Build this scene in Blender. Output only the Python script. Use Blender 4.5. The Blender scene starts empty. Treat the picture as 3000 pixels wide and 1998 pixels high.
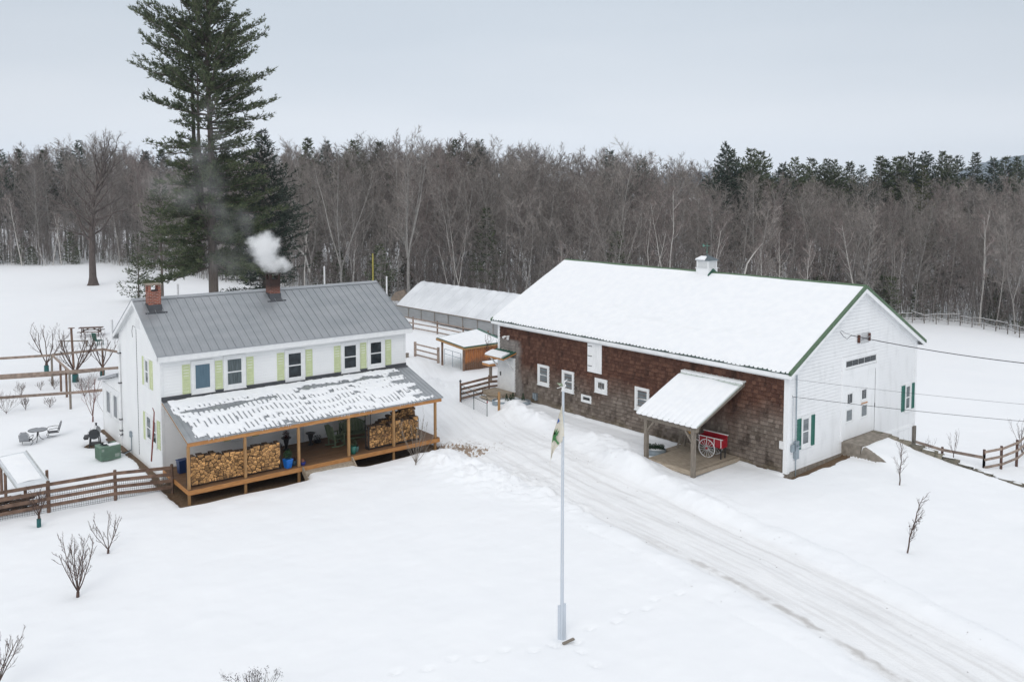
import bpy, math, random
import numpy as np
from mathutils import Vector, Matrix

S = bpy.context.scene
COL = S.collection
R_ = math.radians
PI = math.pi

# ---------------------------------------------------------------- camera
cd = bpy.data.cameras.new('camera')
cam = bpy.data.objects.new('camera', cd); COL.objects.link(cam)
cd.sensor_width = 36; cd.lens = 2524.4/3000*36
cd.shift_x = 50.2/3000; cd.shift_y = -279.1/3000
cd.clip_start = .5; cd.clip_end = 9000
CAMZ = 13.1
cam.location = (0, 0, CAMZ)
cam.rotation_euler = (PI/2-.0644, 0.00136, 0)
S.camera = cam

# ---------------------------------------------------------------- world, sun, exposure
SUN_EL, SUN_AZ = R_(38), R_(195)
w = bpy.data.worlds.new('World'); S.world = w; w.use_nodes = True
nt = w.node_tree; nt.nodes.clear()
out = nt.nodes.new('ShaderNodeOutputWorld'); bg = nt.nodes.new('ShaderNodeBackground')
sky = nt.nodes.new('ShaderNodeTexSky'); sky.sky_type = 'NISHITA'; sky.sun_disc = False
sky.sun_elevation = SUN_EL; sky.sun_rotation = SUN_AZ; sky.air_density = 1.5; sky.dust_density = 4
hs = nt.nodes.new('ShaderNodeHueSaturation'); hs.inputs['Saturation'].default_value = .25
tc = nt.nodes.new('ShaderNodeTexCoord'); sp = nt.nodes.new('ShaderNodeSeparateXYZ')
ns = nt.nodes.new('ShaderNodeTexNoise'); ns.inputs['Scale'].default_value = 1.6; ns.inputs['Detail'].default_value = 3
mp = nt.nodes.new('ShaderNodeMapping'); mp.inputs['Scale'].default_value = (1, 1, 5)
ma = nt.nodes.new('ShaderNodeMath'); ma.operation = 'MULTIPLY_ADD'; ma.inputs[1].default_value = .16
sb = nt.nodes.new('ShaderNodeMath'); sb.operation = 'SUBTRACT'; sb.inputs[1].default_value = .08
rp = nt.nodes.new('ShaderNodeValToRGB')
L = nt.links.new
xx = nt.nodes.new('ShaderNodeMath'); xx.operation = 'MULTIPLY'; L(sp.outputs[0], xx.inputs[0]); L(sp.outputs[0], xx.inputs[1])
xf = nt.nodes.new('ShaderNodeMath'); xf.operation = 'MULTIPLY_ADD'; xf.inputs[1].default_value = -.30; xf.inputs[2].default_value = 1.02; L(xx.outputs[0], xf.inputs[0])
L(tc.outputs['Generated'], sp.inputs[0]); L(tc.outputs['Generated'], mp.inputs[0]); L(mp.outputs[0], ns.inputs[0])
L(ns.outputs[0], ma.inputs[0]); L(sp.outputs[2], ma.inputs[2]); L(ma.outputs[0], sb.inputs[0]); L(sb.outputs[0], rp.inputs[0])
cr = rp.color_ramp; cr.interpolation = 'B_SPLINE'
for i, (p, c) in enumerate([(0, (.79, .85, .92)), (.05, (.935, .965, 1.01)), (.13, (.78, .835, .905)), (.24, (.585, .67, .765)), (.45, (.78, .81, .86)), (1, (1.24, 1.27, 1.31))]):
    e = cr.elements[i] if i < 2 else cr.elements.new(p)
    e.position = p; e.color = tuple(k/1.4 for k in c)+(1,)
mx = nt.nodes.new('ShaderNodeMix'); mx.data_type = 'RGBA'; mx.inputs[0].default_value = .93
vs_ = nt.nodes.new('ShaderNodeVectorMath'); vs_.operation = 'SCALE'; vs_.inputs['Scale'].default_value = 14
L(sky.outputs[0], hs.inputs['Color']); L(hs.outputs[0], mx.inputs[6]); L(rp.outputs[0], vs_.inputs[0]); vx_ = nt.nodes.new('ShaderNodeVectorMath'); vx_.operation = 'SCALE'; L(vs_.outputs[0], vx_.inputs[0]); L(xf.outputs[0], vx_.inputs['Scale']); L(vx_.outputs[0], mx.inputs[7])
L(mx.outputs[2], bg.inputs[0]); bg.inputs[1].default_value = .096
L(bg.outputs[0], out.inputs[0])
sd = bpy.data.lights.new('sun', 'SUN'); sd.energy = .75; sd.angle = R_(35); sd.color = (1, .96, .9)
so = bpy.data.objects.new('sun', sd); COL.objects.link(so)
so.rotation_euler = (PI/2-SUN_EL, 0, -SUN_AZ+PI)
so.location = (0, 0, 60)
S.view_settings.view_transform = 'Standard'; S.view_settings.look = 'None'
S.view_settings.exposure = 0.0; S.view_settings.gamma = 1
S.cycles.volume_max_steps = 256; S.cycles.volume_step_rate = .5; S.cycles.volume_bounces = 8; S.cycles.max_bounces = 12

# ---------------------------------------------------------------- helpers
def tag(o, label=None, cat=None, group=None, kind=None):
    if label: o['label'] = label
    if cat: o['category'] = cat
    if group: o['group'] = group
    if kind: o['kind'] = kind
    return o
def empty(name, loc=(0, 0, 0), rz=0, label=None, cat=None, group=None):
    o = bpy.data.objects.new(name, None); COL.objects.link(o)
    o.location = loc; o.rotation_euler = (0, 0, rz); o.empty_display_size = .3
    return tag(o, label, cat, group)
class MB:
    def __init__(s): s.v = []; s.f = []; s.m = []
    def add(s, vs, fs, mi=0):
        n = len(s.v); s.v.extend([tuple(p) for p in vs]); s.f.extend([tuple(i+n for i in f) for f in fs]); s.m.extend([mi]*len(fs)); return s
    def box(s, x0, x1, y0, y1, z0, z1, mi=0):
        return s.add([(x0, y0, z0), (x1, y0, z0), (x1, y1, z0), (x0, y1, z0), (x0, y0, z1), (x1, y0, z1), (x1, y1, z1), (x0, y1, z1)],
                     [(0, 3, 2, 1), (4, 5, 6, 7), (0, 1, 5, 4), (1, 2, 6, 5), (2, 3, 7, 6), (3, 0, 4, 7)], mi)
    def bar(s, a, b, w, h, up=(0, 0, 1), mi=0):
        a = Vector(a); b = Vector(b); d = (b-a).normalized(); up = Vector(up)
        if abs(d.dot(up)) > .98: up = Vector((1, 0, 0))
        x = d.cross(up).normalized(); z = x.cross(d).normalized(); x = x*w/2; z = z*h/2
        return s.add([a-x-z, a+x-z, a+x+z, a-x+z, b-x-z, b+x-z, b+x+z, b-x+z],
                     [(0, 1, 2, 3), (7, 6, 5, 4), (0, 4, 5, 1), (1, 5, 6, 2), (2, 6, 7, 3), (3, 7, 4, 0)], mi)
    def tube(s, pts, rad, n=6, cap=True, mi=0):
        pts = [Vector(p) for p in pts]
        if not hasattr(rad, '__len__'): rad = [rad]*len(pts)
        vs = []; ref = None
        for i, p in enumerate(pts):
            d = (pts[min(i+1, len(pts)-1)]-pts[max(i-1, 0)])
            d = d.normalized() if d.length > 1e-9 else Vector((0, 0, 1))
            if ref is None: ref = Vector((1, 0, 0)) if abs(d.x) < .8 else Vector((0, 1, 0))
            x = d.cross(ref).normalized(); y = d.cross(x); ref = y.cross(d) if False else ref
            for k in range(n):
                a = 2*PI*k/n; vs.append(p+(x*math.cos(a)+y*math.sin(a))*rad[i])
        fs = []
        for i in range(len(pts)-1):
            for k in range(n):
                k2 = (k+1) % n; fs.append((i*n+k, i*n+k2, (i+1)*n+k2, (i+1)*n+k))
        if cap: fs += [tuple(range(n)), tuple(range(len(pts)*n-1, (len(pts)-1)*n-1, -1))]
        return s.add(vs, fs, mi)
    def lathe(s, prof, n=16, c=(0, 0, 0), mi=0, sx=1, sy=1):
        vs = []; fs = []
        for r, z in prof:
            for k in range(n):
                a = 2*PI*k/n; vs.append((c[0]+r*sx*math.cos(a), c[1]+r*sy*math.sin(a), c[2]+z))
        for i in range(len(prof)-1):
            for k in range(n):
                k2 = (k+1) % n; fs.append((i*n+k, i*n+k2, (i+1)*n+k2, (i+1)*n+k))
        fs += [tuple(range(n-1, -1, -1)), tuple(range((len(prof)-1)*n, len(prof)*n))]
        return s.add(vs, fs, mi)
    def prism(s, poly, fn, d0, d1, mi=0):  # poly of 2d pts; fn(a,b,d)->3d
        n = len(poly); vs = [fn(a, b, d0) for a, b in poly]+[fn(a, b, d1) for a, b in poly]
        return s.add(vs, [tuple(range(n-1, -1, -1)), tuple(range(n, 2*n))]+[(i, (i+1) % n, (i+1) % n+n, i+n) for i in range(n)], mi)
    def build(s, name, mats, parent=None, smooth=False, fix=False):
        me = bpy.data.meshes.new(name); me.from_pydata(s.v, [], s.f)
        if not isinstance(mats, (list, tuple)): mats = [mats]
        for m in mats: me.materials.append(m)
        if any(s.m): me.polygons.foreach_set('material_index', s.m)
        if fix:
            import bmesh
            bm = bmesh.new(); bm.from_mesh(me); bmesh.ops.recalc_face_normals(bm, faces=bm.faces); bm.to_mesh(me); bm.free()
        if smooth: me.polygons.foreach_set('use_smooth', [True]*len(me.polygons))
        me.update()
        o = bpy.data.objects.new(name, me); COL.objects.link(o); o.parent = parent
        return o
def copy_tree(o, parent=None):
    c = o.copy(); COL.objects.link(c); c.parent = parent
    for ch in list(o.children): copy_tree(ch, c)
    return c

# ---------------------------------------------------------------- materials
def M(name, col, col2=None, rough=.65, scale=6, stretch=(1, 1, 1), bump=.0, metal=0, spec=.4, detail=4, island=0, lo=.35, hi=.65, coat=0):
    m = bpy.data.materials.new(name); m.use_nodes = True; nt = m.node_tree; L = nt.links.new
    b = nt.nodes['Principled BSDF']; b.inputs['Roughness'].default_value = rough; b.inputs['Metallic'].default_value = metal
    b.inputs['Specular IOR Level'].default_value = spec
    if coat: b.inputs['Coat Weight'].default_value = coat
    if col2 is None: col2 = tuple(c*.82 for c in col)
    tc = nt.nodes.new('ShaderNodeTexCoord'); mp = nt.nodes.new('ShaderNodeMapping'); mp.inputs['Scale'].default_value = stretch
    n = nt.nodes.new('ShaderNodeTexNoise'); n.inputs['Scale'].default_value = scale; n.inputs['Detail'].default_value = detail
    r = nt.nodes.new('ShaderNodeValToRGB'); r.color_ramp.elements[0].position = lo; r.color_ramp.elements[1].position = hi
    r.color_ramp.elements[0].color = tuple(col)+(1,); r.color_ramp.elements[1].color = tuple(col2)+(1,)
    L(tc.outputs['Object'], mp.inputs[0]); L(mp.outputs[0], n.inputs[0]); L(n.outputs[0], r.inputs[0])
    src = r.outputs[0]
    if island:
        g = nt.nodes.new('ShaderNodeNewGeometry'); oi = nt.nodes.new('ShaderNodeObjectInfo')
        ad = nt.nodes.new('ShaderNodeMath'); ad.operation = 'ADD'; fr = nt.nodes.new('ShaderNodeMath'); fr.operation = 'FRACT'
        mr = nt.nodes.new('ShaderNodeMapRange'); mr.inputs[3].default_value = 1-island; mr.inputs[4].default_value = 1+island
        mu = nt.nodes.new('ShaderNodeVectorMath'); mu.operation = 'SCALE'
        L(g.outputs['Random Per Island'], ad.inputs[0]); L(oi.outputs['Random'], ad.inputs[1]); L(ad.outputs[0], fr.inputs[0]); L(fr.outputs[0], mr.inputs[0])
        mo_ = nt.nodes.new('ShaderNodeMapRange'); mo_.inputs[3].default_value = 1-island*.6; mo_.inputs[4].default_value = 1+island*.6; L(oi.outputs['Random'], mo_.inputs[0]); mm = nt.nodes.new('ShaderNodeMath'); mm.operation = 'MULTIPLY'; L(mr.outputs[0], mm.inputs[0]); L(mo_.outputs[0], mm.inputs[1])
        L(src, mu.inputs[0]); L(mm.outputs[0], mu.inputs['Scale']); src = mu.outputs[0]
    L(src, b.inputs['Base Color'])
    if bump:
        bp = nt.nodes.new('ShaderNodeBump'); bp.inputs['Strength'].default_value = min(1, bump*10); bp.inputs['Distance'].default_value = bump
        L(n.outputs[0], bp.inputs['Height']); L(bp.outputs[0], b.inputs['Normal'])
    return m
W_SIDING = M('white_siding', (.87, .88, .88), (.83, .84, .845), .55, 1.2, (1, 1, 1))
W_TRIM = M('white_trim', (.82, .83, .83), (.76, .77, .78), .5, 5)
W_OLD = M('weathered_white_siding', (.86, .87, .88), (.73, .74, .745), .6, 2.2, (1, 1, .35), lo=.5, hi=.85)
SOIL = M('bare_soil', (.10, .065, .04), (.045, .03, .02), .95, 9, bump=.03)
SHUT_L = M('pale_green_shutter', (.60, .66, .40), (.55, .61, .36), .55, 5)
SHUT_D = M('dark_green_shutter', (.02, .13, .10), (.025, .15, .115), .5, 5)
ROOF_G = M('grey_metal_roof', (.27, .29, .31), (.32, .335, .355), .34, .6, (1, 3, 1), metal=.3, spec=.6)
ROOF_DK = M('dark_grey_flashing', (.10, .105, .115), None, .5, 4, metal=.3)
ROOF_GRN = M('green_metal_roof', (.03, .10, .07), (.04, .13, .09), .45, 3, metal=.1)
TRIM_GRN = M('green_roof_trim', (.07, .13, .07), (.10, .165, .095), .55, 6)
SNOW = M('snow_cover', (.88, .89, .905), (.84, .855, .88), .7, 2.5, bump=.012, spec=.2)
PINE_W = M('orange_pine_wood', (.55, .27, .095), (.42, .185, .06), .6, 3, (1, 6, 6), bump=.002)
POST_W = M('porch_post_wood', (.42, .24, .10), (.30, .17, .075), .65, 5, (5, 5, .6))
DECK_W = M('deck_boards', (.21, .115, .055), (.13, .07, .038), .6, 4, (.5, 7, 1), island=.18)
GREY_W = M('weathered_grey_wood', (.27, .235, .195), (.17, .145, .12), .85, 7, (6, 6, .5), bump=.004)
DK2_W = M('weathered_deck_wood', (.40, .34, .265), (.26, .21, .16), .85, 5, (6, .6, 6), island=.15)
FENCE_W = M('brown_fence_wood', (.22, .14, .10), (.12, .075, .055), .85, 3, (1, 1, 1), bump=.004, island=.15)
RAIL_W = M('grey_tan_rail_wood', (.36, .28, .23), (.22, .17, .14), .85, 4, bump=.004, island=.15)
GREY_SID = M('porch_wall_siding', (.78, .79, .80), (.72, .73, .74), .6, 3, (1, 1, 3))
BLACK = M('black_iron', (.018, .018, .02), (.03, .03, .032), .45, 12, spec=.5)
IRON = M('grey_iron', (.07, .07, .075), (.045, .045, .05), .5, 12)
WIRE = M('galvanised_wire', (.30, .31, .32), None, .5, 12, metal=.6)
GALV = M('galvanised_steel', (.36, .42, .46), (.29, .34, .38), .42, 6, metal=.55)
CONC = M('concrete', (.30, .265, .225), (.20, .175, .145), .9, 5, bump=.01)
STONE = M('field_stone', (.20, .18, .155), (.11, .10, .085), .9, 6, bump=.02, island=.3)
BARK = M('grey_brown_bark', (.17, .145, .13), (.10, .085, .075), .9, 10, (3, 3, .5), bump=.01)
SHRUB = M('shrub_bark', (.12, .075, .06), (.075, .05, .042), .85, 10)
RED = M('red_paint', (.36, .008, .02), (.27, .006, .015), .4, 4, coat=.3)
WHITE_P = M('white_paint', (.8, .8, .8), (.7, .7, .7), .5, 9)
def glass(name, col, col2, stretch=(9, 9, .6), scale=3, rough=.06):
    return M(name, col, col2, rough, scale, stretch, spec=.4, lo=.3, hi=.7)
GL_DK = glass('dark_window_glass', (.006, .010, .013), (.03, .042, .05), (1.5, 1.5, 1.5), 2.5)
GL_BL = glass('glass_over_blue_curtain', (.10, .17, .22), (.07, .125, .17))
GL_LC = glass('glass_over_lace_curtain', (.13, .16, .17), (.035, .05, .055))
GL_GR = glass('glass_over_grey_blind', (.20, .225, .24), (.13, .15, .16), (1, 1, 9))
GL_SC = glass('screened_glass', (.06, .085, .10), (.045, .06, .075), (1, 1, 1))

# ---------------------------------------------------------------- site frames and terrain
HX, HY, HA = -15.12, 38.52, .65579
BX, BY, BA = 12.993, 37.689, .68623
HC, HS, BC, BS = math.cos(HA), math.sin(HA), math.cos(BA), math.sin(BA)
def hw(u, v, z=0): return (HX+u*HC-v*HS, HY+u*HS+v*HC, z)
def bw(u, v, z=0): return (BX+u*BC-v*BS, BY+u*BS+v*BC, z)
def sm(a, b, x):
    t = np.clip((x-a)/(b-a), 0, 1); return t*t*(3-2*t)
_rs = np.random.RandomState(7); _T = _rs.rand(256, 256)
def vn(x, y):
    xi = np.floor(x).astype(int); yi = np.floor(y).astype(int); fx = x-xi; fy = y-yi
    fx = fx*fx*(3-2*fx); fy = fy*fy*(3-2*fy)
    g = lambda a, b: _T[a % 256, b % 256]
    return (g(xi, yi)*(1-fx)*(1-fy)+g(xi+1, yi)*fx*(1-fy)+g(xi, yi+1)*(1-fx)*fy+g(xi+1, yi+1)*fx*fy)*2-1
def fbm(x, y, o=4):
    s = 0; a = 1.
    for i in range(o): s = s+a*vn(x*2**i+17*i, y*2**i+31*i); a *= .5
    return s/1.6
ROAD = np.array([(-7.5, 72), (-5.8, 64.6), (-4.6, 58), (-3.3, 52), (-.9, 45.4), (2.7, 39.2), (6, 34.1), (9.05, 29.6), (11, 25.8), (12.4, 22.7), (13.6, 19.6), (15.2, 15), (17, 9), (19, 0)])
def road_d(x, y):
    best = np.full(x.shape, 1e9); sd = np.zeros(x.shape); acc = 0; al = np.zeros(x.shape)
    for a, b in zip(ROAD[:-1], ROAD[1:]):
        d = b-a; Ld = np.hypot(*d); t = np.clip(((x-a[0])*d[0]+(y-a[1])*d[1])/Ld**2, 0, 1)
        px = a[0]+t*d[0]; py = a[1]+t*d[1]; q = np.hypot(x-px, y-py); s = np.sign((x-a[0])*d[1]-(y-a[1])*d[0])
        m = q < best; best = np.where(m, q, best); sd = np.where(m, s*q, sd); al = np.where(m, acc+t*Ld, al); acc += Ld
    return sd, al
FOOT = []
def foot_path(pts, step=.62, off=.14):
    k = 0
    for a, b in zip(pts[:-1], pts[1:]):
        d = Vector(b)-Vector(a); n = max(1, int(d.length/step)); t = d.normalized(); s = Vector((-t.y, t.x))
        for i in range(n):
            p = Vector(a)+d*(i/n)+s*off*(1 if k % 2 else -1); FOOT.append((p.x, p.y, math.atan2(t.y, t.x))); k += 1
foot_path([(-3.4, 22.2), (-1.9, 23.0), (.3, 23.7), (1.8, 24.2)])
foot_path([(1.8, 24.2), (3.4, 22.6)]); foot_path([(2.3, 24.4), (3.6, 25.6), (5.2, 26.8), (6.6, 28.0)])
DIMPLE = [(-17.92, 33.05, .3), (-14.15, 30.68, .28), (-13.62, 27.29, .32), (-12.78, 22.09, .3), (17.55, 36.67, .18), (14.92, 30.44, .25), (1.96, 24.6, .28),
          (-24.44, 45.09, .35), (-24.3, 44.4, .45), (-24, 45.9, .4), (-20.83, 44.1, .75), (-19.1, 41.6, .75), (-32.6, 61.9, .5), (-28.95, 58.7, .5), (-27.9, 60.5, .4)]
def terrain(x, y, detail=True):
    x = np.asarray(x, float); y = np.asarray(y, float)
    dx = x-HX; dy = y-HY; hu = dx*HC+dy*HS; hv = -dx*HS+dy*HC
    dx = x-BX; dy = y-BY; bu = dx*BC+dy*BS; bv = -dx*BS+dy*BC
    z = (.10*fbm(x*.09, y*.09, 2)+.05*fbm(x*.28+4, y*.28, 2))*sm(8, 30, y)*.8
    # rise towards the barn
    z = z*(1-sm(-3, 0, bu)*sm(25, 21, bv)*sm(-4, 0, bv))+.42*sm(-8, -1, bu)*sm(26, 20, bv)*sm(-9, -2, bv)
    # earth ramp up to the gable door
    zr = np.interp(bv, [-11, -9, -7, -6, -4.5, -3.5, -2.2, -1, 0, 1], [0, .03, .08, .16, .34, .52, .74, .95, 1.0, 1.0])-sm(6.4, 7.2, bu)*(.08*sm(-.8, -2.5, bv)+.2*sm(-4, -6, bv))
    k = np.clip(-1.7-bv, 0, 8)*.55
    mr = sm(4.66-k, 4.86+k*.6, bu)*sm(2, .5, bv)
    z = np.where(bv < 2, np.maximum(z, z*(1-mr)+zr*mr), z)
    # drop to the lower field
    wd = .3+np.clip(bv-1, 0, 60)*.7+np.clip(-7.5-bv, 0, 60)*.5
    lo = sm(7.5, 7.5+wd, bu)
    low = -1.8-.7*sm(50, 100, y)-.3*sm(100, 200, y)
    z = z*(1-lo)+(low+.06*fbm(x*.12, y*.12, 2))*lo
    soil = np.zeros(x.shape); road = np.zeros(x.shape); straw = np.zeros(x.shape)
    if not detail: return z
    n1 = fbm(x*.9, y*.9, 3); n2 = fbm(x*2.6+9, y*2.6, 3); n3 = fbm(x*6+3, y*6, 2)
    # hollow with bare soil below and before the porch
    pu = sm(-.75, -.25, hu+.15*n1)*sm(13.35, 12.9, hu+.15*n1); pv = sm(-4.35, -3.85, hv+.22*n1+.06*n2)*sm(1, .3, hv)
    pit = pu*pv; z = z*(1-pit)+pit*(-.2-.02*hu+.03*n2)
    soil = np.maximum(soil, sm(.35, .6, pit))
    bank = np.exp(-((hv+5.0)/.8)**2)*sm(-1, 3, hu)*sm(15, 12, hu); z = z+bank*(.05+.06*sm(6, 12, hu)+.05*n1)
    st = sm(5.0, 5.5, hu)*sm(8.1, 7.6, hu)*sm(-3.62, -3.72, hv)*sm(-6.2, -4.2, hv); z = z*(1-st)+st*(.12+.03*n1); soil = soil*(1-sm(.2, .6, st))
    # dirt strips along walls
    s1 = sm(-.5, -.2, hu+.12*n2)*sm(.2, 0, hu)*sm(-.3, .2, hv)*sm(11, 10.4, hv); soil = np.maximum(soil, s1); z = z-.1*s1
    s2 = sm(-.62, -.3, bv+.2*n1+.08*n2)*sm(.2, 0, bv)*sm(-.45, -.1, bu)*sm(4.75, 4.6, bu); soil = np.maximum(soil, s2); z = z*(1-s2)+s2*(.2+.035*np.clip(bu, 0, 5))
    s3 = sm(-.35, -.05, bu+.1*n2)*sm(.2, 0, bu)*sm(-.4, -.1, bv)*sm(20.3, 20, bv); z = z+.05*s3+.02*n2*s3
    soil = np.maximum(soil, s3*sm(4, 0, bv)*sm(.1, .3, n1+.2))
    # driveway: packed ruts, ploughed banks
    rd, al = road_d(x, y); hwid = 1.75+1.0*sm(36, 46, y)-.6*sm(52, 62, y); fade = sm(73, 66, y)
    inr = sm(hwid+.35, hwid-.15, np.abs(rd)+.12*n1)*fade
    z = z-inr*.09
    rut = np.exp(-((np.abs(rd+.12*vn(al*.12, al*0+3))-.82)/.26)**2)*inr
    z = z-.028*rut+inr*.012*vn(rd*5, al*.35)+inr*.012*n3
    z = z+.05*inr*np.exp(-(rd/.35)**2)
    dd = np.abs(rd)-hwid
    bk = np.exp(-((dd-.65)/.42)**2)*fade*sm(58, 50, y)
    lump = np.clip(n2, 0, 1)**1.2
    z = z+bk*(.03+.05*np.clip(n1+.3, 0, 1)+.03*lump)
    road = inr
    ed = dd-1.25-.25*vn(al*.25, al*0+11)-.1*n1
    z = z+fade*sm(52, 40, y)*(.05*sm(.12, -.05, ed)*sm(-.9, -.3, ed))*np.where(rd < 0, 1, .0)
    z = z-.05*np.exp(-(ed/.07)**2)*np.clip(fbm(al*1.3, al*0+5, 2)+.25, 0, 1)*fade*sm(50, 40, y)
    z = z+inr*.018*vn(rd*9, al*1.1)*sm(.2, .5, vn(al*.3, rd*.8))
    # thin cut edge beside the track
    # rough ploughed heaps between porch and drive
    def heap(cx, cy, rx, ry, a, hgt, rgh):
        c, s_ = math.cos(a), math.sin(a); ux = ((x-cx)*c+(y-cy)*s_)/rx; uy = (-(x-cx)*s_+(y-cy)*c)/ry
        g = np.exp(-(ux**2+uy**2)); return g*(hgt+rgh*(lump*.9+.3*n3+.4*n1))
    z = z+heap(-2.3, 40.6, 1.5, .9, -.4, .30, .30)+heap(.6, 38.0, 2.2, 1.4, -.7, .13, .30)+heap(2.6, 35.6, 1.8, .8, -.95, .05, .22)
    z = z+heap(-.9, 39.0, 2.6, 1.6, -.5, .10, .22)
    for (u, v, ru, rv, hg, rg) in [(-4.35, 5.0, .95, 1.25, .62, .08), (-4.6, 3.0, .7, 1.0, .16, .08), (-5.0, 1.0, 1.2, 2.0, .22, .1), (-3.9, 6.3, .8, .8, .35, .15), (-2.6, 8.6, .9, 1.9, .28, .2), (-2.2, 14.5, .8, 2.2, .32, .25),
                                  (-2.3, 16.3, .9, .9, .34, .15), (-4.8, 9.5, 1.0, 2.4, .12, .12)]:
        p = bw(u, v); z = z+heap(p[0], p[1], ru, rv, BA, hg, rg)
    p = bw(-2.2, 25.2); z = z+heap(p[0], p[1], 2.2, 1.6, .3, .75, .35)
    # cleared lane right beside the barn wall
    ln = sm(-1.9, -1.3, bu)*sm(-.02, -.3, bu)*sm(6, 7.5, bv)*sm(16, 14, bv); z = z-.05*ln
    # straw and grit
    q = hw(13.9, -1.4); ux = (x-(-1.9)); uy = (y-43.3)
    straw = sm(1.2, .55, np.hypot((ux*.85-uy*.5)/2.3, (ux*.5+uy*.85)/1.25)+.35*n1)
    z = z-.06*straw
    near = (y < 75) & (np.abs(x) < 45)
    for fx, fy, r in DIMPLE:
        d = np.hypot(x-fx, y-fy); z = z-.10*np.exp(-(d/r)**2)*near
    c0 = sm(.62, .45, np.hypot(x+20.83, y-44.15)); soil = np.maximum(soil, c0); z = z-.1*c0
    for fx, fy, a in FOOT:
        ux = (x-fx)*math.cos(a)+(y-fy)*math.sin(a); uy = -(x-fx)*math.sin(a)+(y-fy)*math.cos(a)
        z = z-.085*np.exp(-((ux/.17)**2+(uy/.09)**2)**2)
    z = z+(.010*n2+.028*n1+.012*fbm(x*.5+y*.9, (y-x)*2.2, 2))*(1-soil)*sm(200, 60, y)
    return z, soil, road, straw
def gz(x, y): return float(terrain(np.array([x]), np.array([y]))[0][0])
def at(x, y, dz=0): return (x, y, gz(x, y)+dz)

def axis(fine0, fine1, step, lo, hi, grow=1.14):
    a = list(np.arange(fine0, fine1, step)); s = step
    while a[-1] < hi: s *= grow; a.append(a[-1]+s)
    s = step; b = [a[0]]
    while b[-1] > lo: s *= grow; b.append(b[-1]-s)
    return np.array(b[:0:-1]+a)
ax = axis(-26, 24, .105, -3000, 3000); ay = axis(19, 56, .095, -300, 4500, 1.10)
X, Y = np.meshgrid(ax, ay); Z, SO, RO, ST = terrain(X, Y)
nx, ny = len(ax), len(ay)
me = bpy.data.meshes.new('snowy_ground'); me.vertices.add(nx*ny)
me.vertices.foreach_set('co', np.stack([X, Y, Z], -1).astype(np.float32).ravel())
i = np.arange((nx-1)*(ny-1)); r0 = i//(nx-1)*nx+i % (nx-1)
q = np.stack([r0, r0+1, r0+nx+1, r0+nx], -1).astype(np.int32)
me.loops.add(q.size); me.loops.foreach_set('vertex_index', q.ravel())
me.polygons.add(len(q)); me.polygons.foreach_set('loop_start', np.arange(len(q), dtype=np.int32)*4)
me.polygons.foreach_set('use_smooth', np.ones(len(q), bool))
at_ = me.color_attributes.new('zones', 'FLOAT_COLOR', 'POINT')
at_.data.foreach_set('color', np.stack([SO, RO, ST, np.ones_like(SO)], -1).astype(np.float32).ravel())
RDD, ALL = road_d(X, Y)
rc_ = me.attributes.new('along', 'FLOAT_VECTOR', 'POINT'); rc_.data.foreach_set('vector', np.stack([RDD, ALL, np.zeros_like(RDD)], -1).astype(np.float32).ravel())
me.update(calc_edges=True); me.validate()
gm = bpy.data.materials.new('snow_ground'); gm.use_nodes = True; nt = gm.node_tree; L = nt.links.new; N = nt.nodes.new
b = nt.nodes['Principled BSDF']; b.inputs['Roughness'].default_value = .65; b.inputs['Specular IOR Level'].default_value = .25
tc = N('ShaderNodeTexCoord'); at2 = N('ShaderNodeAttribute'); at2.attribute_name = 'zones'; sp = N('ShaderNodeSeparateColor'); L(at2.outputs['Color'], sp.inputs[0])
def noise(scale, detail=4, stretch=None, rz=0):
    n = N('ShaderNodeTexNoise'); n.inputs['Scale'].default_value = scale; n.inputs['Detail'].default_value = detail
    if stretch:
        mp = N('ShaderNodeMapping'); mp.inputs['Scale'].default_value = stretch; mp.inputs['Rotation'].default_value = (0, 0, rz); L(tc.outputs['Object'], mp.inputs[0]); L(mp.outputs[0], n.inputs[0])
    else: L(tc.outputs['Object'], n.inputs[0])
    return n
def math_(op, a, b_=None):
    n = N('ShaderNodeMath'); n.operation = op
    for k, s in enumerate([a, b_]):
        if s is None: continue
        if isinstance(s, (int, float)): n.inputs[k].default_value = s
        else: L(s, n.inputs[k])
    return n.outputs[0]
def mixc(f, a, c):
    n = N('ShaderNodeMix'); n.data_type = 'RGBA'
    L(f, n.inputs[0]) if not isinstance(f, float) else setattr(n.inputs[0], 'default_value', f)
    for k, s in ((6, a), (7, c)):
        if isinstance(s, tuple): n.inputs[k].default_value = s+(1,)
        else: L(s, n.inputs[k])
    return n.outputs[2]
def ramp(f, a, b_):
    n = N('ShaderNodeMapRange'); n.inputs[1].default_value = a; n.inputs[2].default_value = b_; L(f, n.inputs[0]); return n.outputs[0]
n_big = noise(.35, 3); n_mid = noise(2.2, 5); n_fine = noise(14, 4); n_str = noise(2.5, 5); n_deb = noise(6, 3, (1.4, .35, 1), .5)
at3 = N('ShaderNodeAttribute'); at3.attribute_name = 'along'; mp3 = N('ShaderNodeMapping'); mp3.inputs['Scale'].default_value = (1.6, .09, 1); L(at3.outputs['Vector'], mp3.inputs[0]); L(mp3.outputs[0], n_str.inputs[0])
snow = mixc(ramp(n_big.outputs[0], .3, .7), (.893, .905, .925), (.868, .883, .907))
rdc = mixc(ramp(n_str.outputs[0], .45, .8), (.85, .855, .865), (.62, .61, .605))
spz = N('ShaderNodeSeparateXYZ'); L(at3.outputs['Vector'], spz.inputs[0]); far_ = math_('ADD', math_('MULTIPLY', ramp(spz.outputs[1], 22, 34), .55), .3)
col = mixc(math_('MULTIPLY', sp.outputs[1], far_), snow, rdc)
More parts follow.
